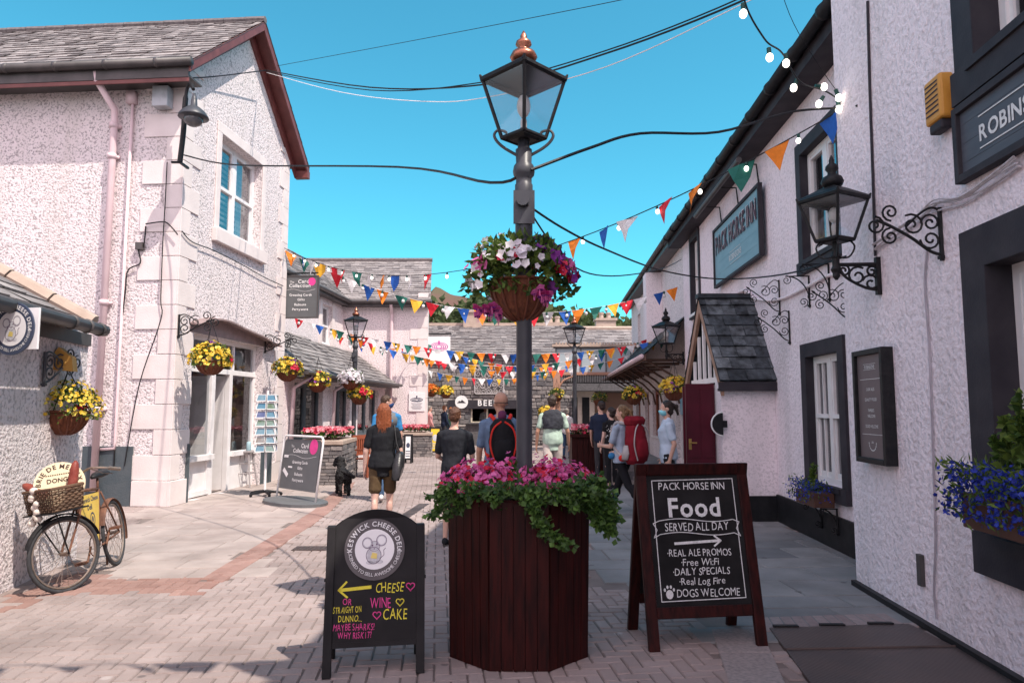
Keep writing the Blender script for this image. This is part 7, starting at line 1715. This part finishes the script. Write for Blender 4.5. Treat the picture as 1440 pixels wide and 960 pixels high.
    if hair:
        st_,hm=hair; m=MB(HM)
        if st_!='bald':
            m.ell((0,-.024,.040),.086,.094,.090,14); m.ell((0,-.052,-.005),.076,.062,.075,12)
            if st_ in('long','pony','bun'): m.ell((0,-.045,-.04),.078,.062,.07,12)
            if st_=='long':
                m.loft([((0,-.05,.04),V((.085,0,0)),V((0,.06,0))),((0,-.07,-.08),V((.095,0,0)),V((0,.05,0))),((.0,-.085,-.18),V((.098,0,0)),V((0,.040,0))),((0,-.09,-.25),V((.07,0,0)),V((0,.025,0))),((0,-.085,-.28),V((.03,0,0)),V((0,.010,0)))],14); m.caps((.082,-.01,.03),(.088,-.02,-.15),.022,.02); m.caps((-.082,-.01,.03),(-.088,-.02,-.15),.022,.02)
            if st_=='pony': m.caps((0,-.11,.045),(0,-.15,.02),.035,.04); m.caps((0,-.15,.02),(0,-.165,-.10),.040,.018)
            if st_=='bun': m.ell((0,-.115,.05),.045,.04,.045,10)
            obj('hair',m,hm,t,remesh=.009*k,disp=.022,dscale=.025,smi=3)
            if st_ in ('long','pony','bun') and vox<.013:
                m=MB(HM)
                for q in range(130 if st_=='long' else 60):
                    a=U(-1.3,1.3); x0=.080*math.sin(a); y0=-.03-.075*math.cos(a)
                    if st_=='long': e=(x0*1.15+U(-.02,.02),y0-.01+U(-.02,.01),U(-.30,-.20)); m.tube(smoothpath([(x0*.7,y0*.8,.115),(x0*1.08,y0-.012,.03),(x0*1.2,y0-.02,-.12),e],4),.0022,3)
                    else: m.tube(smoothpath([(x0*.95,y0*.6+.02,.10),(x0*1.05,y0-.006,.06),(x0*.3,-.125,.045),(U(-.02,.02),-.165+U(-.02,.02),U(-.12,-.02))],4),.0018,3)
                obj('hair_strands',m,hm,t)
        else:
            pass
    t.location=(x,y,z0); t.rotation_euler=(0,0,R(face))
    return dict(t=t,at=at_,HM=HM,wr=wr,el=el,sh=shp,k=k,J=J,rootM=Matrix.Translation((x,y,z0))@Matrix.Rotation(R(face),4,'Z'))
# a child mesh added after the root was moved keeps local coordinates
def part(P,name,mb,m_,**kw):
    loc=P['t'].location.copy(); mb2=mb; mb2.v=[(a+loc.x,b+loc.y,c+loc.z) for a,b,c in mb.v]
    return obj(name,mb2,m_,P['t'],**kw)
random.seed(40)
blk=cloth('black_cotton',(.016,.017,.020)); chr_=cloth('charcoal_cotton',(.022,.024,.030)); olive=cloth('olive_brown_twill',(.10,.066,.035)); jean=cloth('blue_denim',(.05,.09,.16)); brt=cloth('bright_blue_cotton',(.04,.20,.42)); slate_b=cloth('slate_blue_cotton',(.13,.19,.29)); gry=cloth('dark_grey_trousers',(.05,.05,.055)); stone=cloth('stone_cotton',(.52,.46,.42)); mint=cloth('pale_mint_cotton',(.42,.55,.46)); lblue=cloth('pale_blue_cotton',(.46,.55,.66)); pinks=cloth('pink_cotton',(.62,.30,.29)); navy=cloth('navy_cotton',(.02,.028,.055)); whites=cloth('white_shoes',(.70,.66,.64))
ginger=hairm('copper_red_hair',(.30,.085,.030)); brn=hairm('brown_hair',(.075,.040,.022)); dkb=hairm('dark_brown_hair',(.030,.017,.012)); blond=hairm('dark_blonde_hair',(.22,.13,.06)); greyh=hairm('grey_hair',(.25,.22,.20))
# 1 red haired woman with a black handbag
P=person('woman with long red hair, black T-shirt, olive shorts and a black shoulder bag',-1.66,9.25,4,1.66,1.14,((6,4),(-6,8)),((6,13,34),(-2,13,12)),8,0,'pale',('long',ginger),blk,.42,-.17,olive,.37,None,'f',.009)
mb=MB(); c=P['at'](.215,-.03,-.02); Mb=Matrix.Translation(c)@Matrix.Rotation(R(8),4,'Y'); mb=MB(Mb); mb.loft([((0,-.19,-.17),V((.05,0,0)),V((0,0,.012))),((0,-.19,-.0),V((.062,0,0)),V((0,0,.17))),((0,0,.0),V((.075,0,0)),V((0,0,.185))),((0,.17,.0),V((.060,0,0)),V((0,0,.16))),((0,.19,.0),V((.03,0,0)),V((0,0,.13)))],14)
hb=part(P,'handbag',mb,mat('black_leather',(.018,.018,.020),.35,(.03,.03,.032),ns=20,bump=.2),smooth=True)
mb=MB(); 
for dy in (-.10,.08): mb.tube(smoothpath([c+V((0.03,dy,.15)),P['at'](.19,dy*.5-.06,.28),P['at'](.15,-.03,.515),P['at'](.16,.07,.36),c+V((-.02,dy+.02,.16))],5),.010,5)
part(P,'bag_strap',mb,m_black)
mb=MB(); w_=P['wr'][1]; mb.box(w_.x-.012,w_.x+.0,w_.y+.03,w_.y+.12,w_.z-.13,w_.z-.02); part(P,'phone',mb,m_black)
# 2 bearded man in front of her, head turned
P=person('man in a navy face mask and blue T-shirt beyond the red haired woman',-2.22,12.7,12,1.84,1.05,((10,4),(-12,14)),((4,10,14),(-4,12,14)),-78,0,'fair',('short',brn),brt,.42,-.14,jean,.97,whites,'m',.012)
mb=MB(); mb.loft([(P['at'](0,-.01,.30),V((.185,0,0)),V((0,.135,0))),(P['at'](0,-.012,.42),V((.20,0,0)),V((0,.130,0))),(P['at'](0,-.014,.50),V((.165,0,0)),V((0,.105,0))),(P['at'](0,-.01,.54),V((.09,0,0)),V((0,.075,0)))],16); part(P,'shirt_yoke',mb,cloth('grey_marl',(.17,.18,.19)),smooth=True)
def mask(P,m_):
    mb=MB(P['HM']); mb.loft([((0,.030,-.100),V((.040,0,0)),V((0,.040,0))),((0,.045,-.070),V((.066,0,0)),V((0,.058,0))),((0,.050,-.035),V((.071,0,0)),V((0,.066,0))),((0,.060,-.012),V((.045,0,0)),V((0,.056,0)))],14)
    part(P,'face_mask',mb,m_,smooth=True)
    mb=MB(P['HM'])
    for s_ in (-1,1): mb.tube([(s_*.066,.03,-.04),(s_*.080,-.02,-.02),(s_*.078,-.03,.005)],.002,4)
    part(P,'mask_loop',mb,m_chalk)
mask(P,cloth('navy_mask',(.02,.05,.14)))
# 3 boy in black
person('young man in a plain charcoal T-shirt and black shorts left of the planter',-.70,8.75,-4,1.62,1.04,((14,16),(-10,6)),((12,10,62),(14,10,60)),0,6,'fair',('short',hairm('auburn_short_hair',(.12,.050,.025))),chr_,.45,-.16,blk,.50,blk,'m',.009)
# 4 bald man with a red and black rucksack
P=person('bald man in a blue T-shirt with a red and black rucksack',-.13,8.15,6,1.79,1.10,((8,4),(-8,8)),((-2,9,12),(4,10,16)),22,0,'tan',('bald',hairm('stubble',(.34,.20,.14))),slate_b,.45,-.12,cloth('grey_slate_trousers',(.10,.115,.14)),.95,None,'m',.009)
def rucksack(P,w,d,h,z,body,acc,side,big=False):
    k=P['k']; at_=P['at']; y=-.125-d/2
    mb=MB(); mb.loft([(at_(0,y,z-h*.5),V((w*.38,0,0)),V((0,d*.40,0))),(at_(0,y-.01,z-h*.40),V((w*.50,0,0)),V((0,d*.55,0))),(at_(0,y-.02,z),V((w*.52,0,0)),V((0,d*.58,0))),(at_(0,y,z+h*.35),V((w*.46,0,0)),V((0,d*.48,0))),(at_(0,y+.02,z+h*.5),V((w*.30,0,0)),V((0,d*.30,0)))],16); r=part(P,'rucksack',mb,body,remesh=.012,disp=.02,dscale=.08)
    mb=MB(); mb.loft([(at_(0,y-d*.52,z-h*.42),V((w*.28,0,0)),V((0,d*.14,0))),(at_(0,y-d*.56,z-h*.25),V((w*.36,0,0)),V((0,d*.22,0))),(at_(0,y-d*.54,z),V((w*.32,0,0)),V((0,d*.20,0))),(at_(0,y-d*.45,z+h*.12),V((w*.20,0,0)),V((0,d*.10,0)))],12); part(P,'rucksack_pocket',mb,side,smooth=True)
    mb=MB()
    for s_ in (-1,1):
        mb.tube(smoothpath([at_(s_*w*.20,y+d*.4,z+h*.42),at_(s_*.105,-.06,.535),at_(s_*.115,.04,.53),at_(s_*.135,.115,.38),at_(s_*.16,.06,.18),at_(s_*w*.45,y+d*.4,z-h*.35)],5),.022,6)
        mb.tube(smoothpath([at_(s_*w*.30,y-d*.56,z-h*.40),at_(s_*w*.46,y-d*.52,z-h*.05),at_(s_*w*.36,y-d*.5,z+h*.28),at_(s_*w*.06,y-d*.36,z+h*.44)],5),.010,5)
    part(P,'shoulder_strap',mb,acc); return y
red_n=cloth('red_nylon',(.60,.035,.025)); blk_n=cloth('black_nylon',(.012,.012,.014))
y_=rucksack(P,.30,.20,.50,.26,blk_n,red_n,blk_n)
mb=MB(); mb.lathe([(.035,0),(.05,.03),(.045,.08),(.02,.10)],10,tuple(P['at'](0,-.20,.50))); part(P,'rucksack_top',mb,cloth('purple_nylon',(.12,.03,.08)),smooth=True)
mb=MB(P['HM']); mb.tube([(-.085,.05,.004),(-.088,-.03,-.002),(-.05,-.105,-.005),(0,-.122,-.006),(.05,-.105,-.005),(.088,-.03,-.002),(.085,.05,.004)],.004,5); part(P,'glasses_cord',mb,m_black)
# 5 man with grey jumper over a mint T-shirt and pale shorts
P=person('man with a dark grey top over a pale mint T-shirt and light shorts',.76,13.4,-3,1.85,1.08,((10,6),(-12,12)),((6,17,16),(-4,17,18)),-10,0,'tan',('short',hairm('dark_crop',(.05,.032,.022))),mint,.40,-.16,stone,.48,None,'m',.011)
mb=MB(); mb.loft([(P['at'](0,-.012,.22),V((.188,0,0)),V((0,.148,0))),(P['at'](0,-.014,.32),V((.200,0,0)),V((0,.152,0))),(P['at'](0,-.014,.42),V((.225,0,0)),V((0,.140,0))),(P['at'](0,-.012,.50),V((.19,0,0)),V((0,.118,0))),(P['at'](0,-.006,.56),V((.085,0,0)),V((0,.085,0)))],16); part(P,'draped_jumper',mb,cloth('dark_grey_fleece',(.045,.048,.058)),remesh=.012,disp=.03,dscale=.09)
# 6 woman with a big red rucksack
P=person('woman with a blonde ponytail carrying a large red and grey rucksack',1.70,11.0,38,1.72,1.0,((26,4),(-26,22)),((10,8,60),(16,10,75)),22,4,'fair',('pony',blond),cloth('heather_blue_cotton',(.33,.40,.50)),.42,-.08,cloth('black_leggings',(.012,.012,.015)),.93,whites,'f',.010)
gn=cloth('pale_grey_nylon',(.42,.39,.39)); rucksack(P,.36,.26,.66,.24,red_n if False else cloth('deep_red_nylon',(.20,.012,.022)),gn,cloth('deep_red_nylon',(.20,.012,.022)))
mb=MB(); mb.loft([(P['at'](0,-.24,.50),V((.17,0,0)),V((0,.12,0))),(P['at'](0,-.25,.58),V((.19,0,0)),V((0,.14,0))),(P['at'](0,-.24,.64),V((.15,0,0)),V((0,.10,0)))],14); part(P,'rucksack_lid',mb,cloth('deep_red_nylon',(.20,.012,.022)),remesh=.012,disp=.02,dscale=.08)
mb=MB(); mb.loft([(P['at'](-.20,-.22,-.02),V((.02,0,0)),V((0,.06,0))),(P['at'](-.20,-.24,.08),V((.03,0,0)),V((0,.07,0))),(P['at'](-.19,-.24,.20),V((.02,0,0)),V((0,.04,0)))],12); part(P,'side_pocket',mb,gn,smooth=True)
mb=MB(); mb.loft([(P['at'](0,-.03,.02),V((.175,0,0)),V((0,.14,0))),(P['at'](0,-.03,.08),V((.175,0,0)),V((0,.14,0)))],16); part(P,'hip_belt',mb,gn,smooth=True)
for (a,b,c_),mm in (((-.20,.05,.03),brt),((-.16,-.13,.0),red_n),((.12,.13,.03),gn)): mb=MB(); mb.ell(P['at'](a,b,c_),.06,.05,.05,8); part(P,'belt_pouch',mb,mm,smooth=True)
# 7 masked woman by the porch
P=person('dark haired woman in a pale blue face mask and T-shirt beside the maroon doors',2.30,10.6,82,1.72,1.04,((12,6),(-10,14)),((-8,8,34),(-14,8,30)),6,6,'fair',('pony',dkb),lblue,.40,-.12,blk,.95,None,'f',.010)
mask(P,cloth('pale_blue_mask',(.25,.62,.70)))
# 8-9 couple beyond the boxed planter
P=person('woman in a black polka dot top standing beyond the boxed planter',2.02,14.6,25,1.62,1.05,((2,2),(-2,2)),((4,8,20),(4,8,20)),20,0,'pale',('bun',dkb),cloth('polka_dot_black',(.015,.015,.017)),.25,-.12,blk,.9,None,'f',.014)
mb=MB(); random.seed(15)
for i in range(60):
    z=U(-.05,.44); w_=.175 if z<.3 else .18; a=U(math.pi*1.02,math.pi*1.98); p=P['at'](w_*math.cos(a),-.008+.142*math.sin(a),z); mb.ell(p,.010,.006,.010,6)
part(P,'polka_dot',mb,m_chalk)
person('man with cropped dark hair in a navy top beyond the boxed planter',1.93,15.5,-10,1.76,1.05,((2,2),(-2,2)),((4,8,20),(4,8,20)),40,0,'fair',('short',dkb),navy,.45,-.12,gry,.95,None,'m',.016)
# background figures at the bend and bar
BG=[('man with a black rucksack at the bend behind the stone planter',564,27.2,0,1.74,'short',dkb,cloth('grey_tee',(.12,.12,.13)),'m',.45),
('woman with tied up hair in a blue sleeveless top beside the pink corner',585,27.6,20,1.64,'bun',blond,cloth('royal_blue_cotton',(.03,.07,.22)),'f',.12),
('grey haired man in a pink shirt facing right at the bend',604,28.4,-70,1.72,'short',greyh,pinks,'m',.8),
('man in a navy jacket leaning by the stone bar wall',625,29.5,-60,1.74,'short',hairm('ginger_crop',(.32,.12,.05)),navy,'m',.98),
('person with bright ginger hair beside the man in the navy jacket',634,30.2,40,1.66,'bun',hairm('bright_ginger_hair',(.45,.14,.03)),cloth('dark_green_cotton',(.03,.06,.04)),'f',.5),
('person with a pale shirt and blue cap behind the bar counter',682,32.9,180,1.72,'short',brt,cloth('pale_grey_shirt',(.5,.5,.52)),'m',.5),
('person in a white top by the far lamp post',797,23.5,-20,1.62,'bun',greyh,cloth('white_cotton',(.7,.67,.66)),'f',.4),
('small distant figure in dark clothes below the far brick house',842,34.5,10,1.70,'short',dkb,blk,'m',.5)]
for (lab,px,Y,fc,H,st_,hm,top,sx_,sl_) in BG:
    q=at(px,580,Y); P=person(lab,q.x,Y,fc,H,1.06,((2,2),(-4,6)),((6,10,24),(2,10,30)),0,0,'fair',(st_,hm),top,sl_,-.12,jean if sx_=='f' else gry,.95,None,sx_,.018)
    if 'rucksack' in lab: rucksack(P,.32,.2,.46,.25,blk_n,blk_n,gry)
# ================================================================ DOG
random.seed(2)
g=gnd(480,697); D=thing('dog','black curly coated poodle standing on the paving, seen from behind','dog',(0,0,0))
b=MB()
b.loft([((0,-.24,.40),V((.085,0,0)),V((0,0,.09))),((0,-.16,.40),V((.115,0,0)),V((0,0,.115))),((0,.02,.40),V((.115,0,0)),V((0,0,.115))),((0,.18,.39),V((.125,0,0)),V((0,0,.14))),((0,.28,.42),V((.09,0,0)),V((0,0,.10)))],14)
b.caps((0,.24,.46),(-.02,.32,.60),.085,.075); b.ell((-.03,.35,.66),.078,.088,.080,12); b.caps((-.05,.40,.645),(-.08,.50,.62),.042,.036)
for s_ in (-1,1): b.caps((-.03+s_*.075,.33,.68),(-.03+s_*.095,.33,.57),.032,.040,8)
for s_ in (-1,1):
    y2=.02 if s_>0 else -.03
    b.caps((s_*.075,-.18,.36),(s_*.085,-.12+y2,.23),.082,.050); b.caps((s_*.085,-.12+y2,.23),(s_*.085,-.22+y2,.12),.046,.034); b.caps((s_*.085,-.22+y2,.12),(s_*.085,-.19+y2,.035),.038,.036); b.caps((s_*.085,-.19+y2,.03),(s_*.085,-.14+y2,.028),.034,.028)
    b.caps((s_*.08,.20,.36),(s_*.08,.20-y2,.20),.058,.042); b.caps((s_*.08,.20-y2,.20),(s_*.08,.21-y2,.04),.042,.040); b.caps((s_*.08,.21-y2,.03),(s_*.08,.25-y2,.028),.034,.028)
b.caps((0,-.25,.46),(.06,-.30,.44),.026,.028); b.caps((.06,-.30,.44),(.15,-.31,.38),.034,.036)
bo=obj('body',b,mat('black_curly_coat',(.012,.012,.013),.8,(.030,.028,.028),ns=60,bump=1.0,bs=70,spec=.2),D,remesh=.010,disp=.05,dscale=.035,smi=2)
D.location=(g.x,g.y+.12,0); D.rotation_euler=(0,0,R(22)); D.scale=(.95,)*3
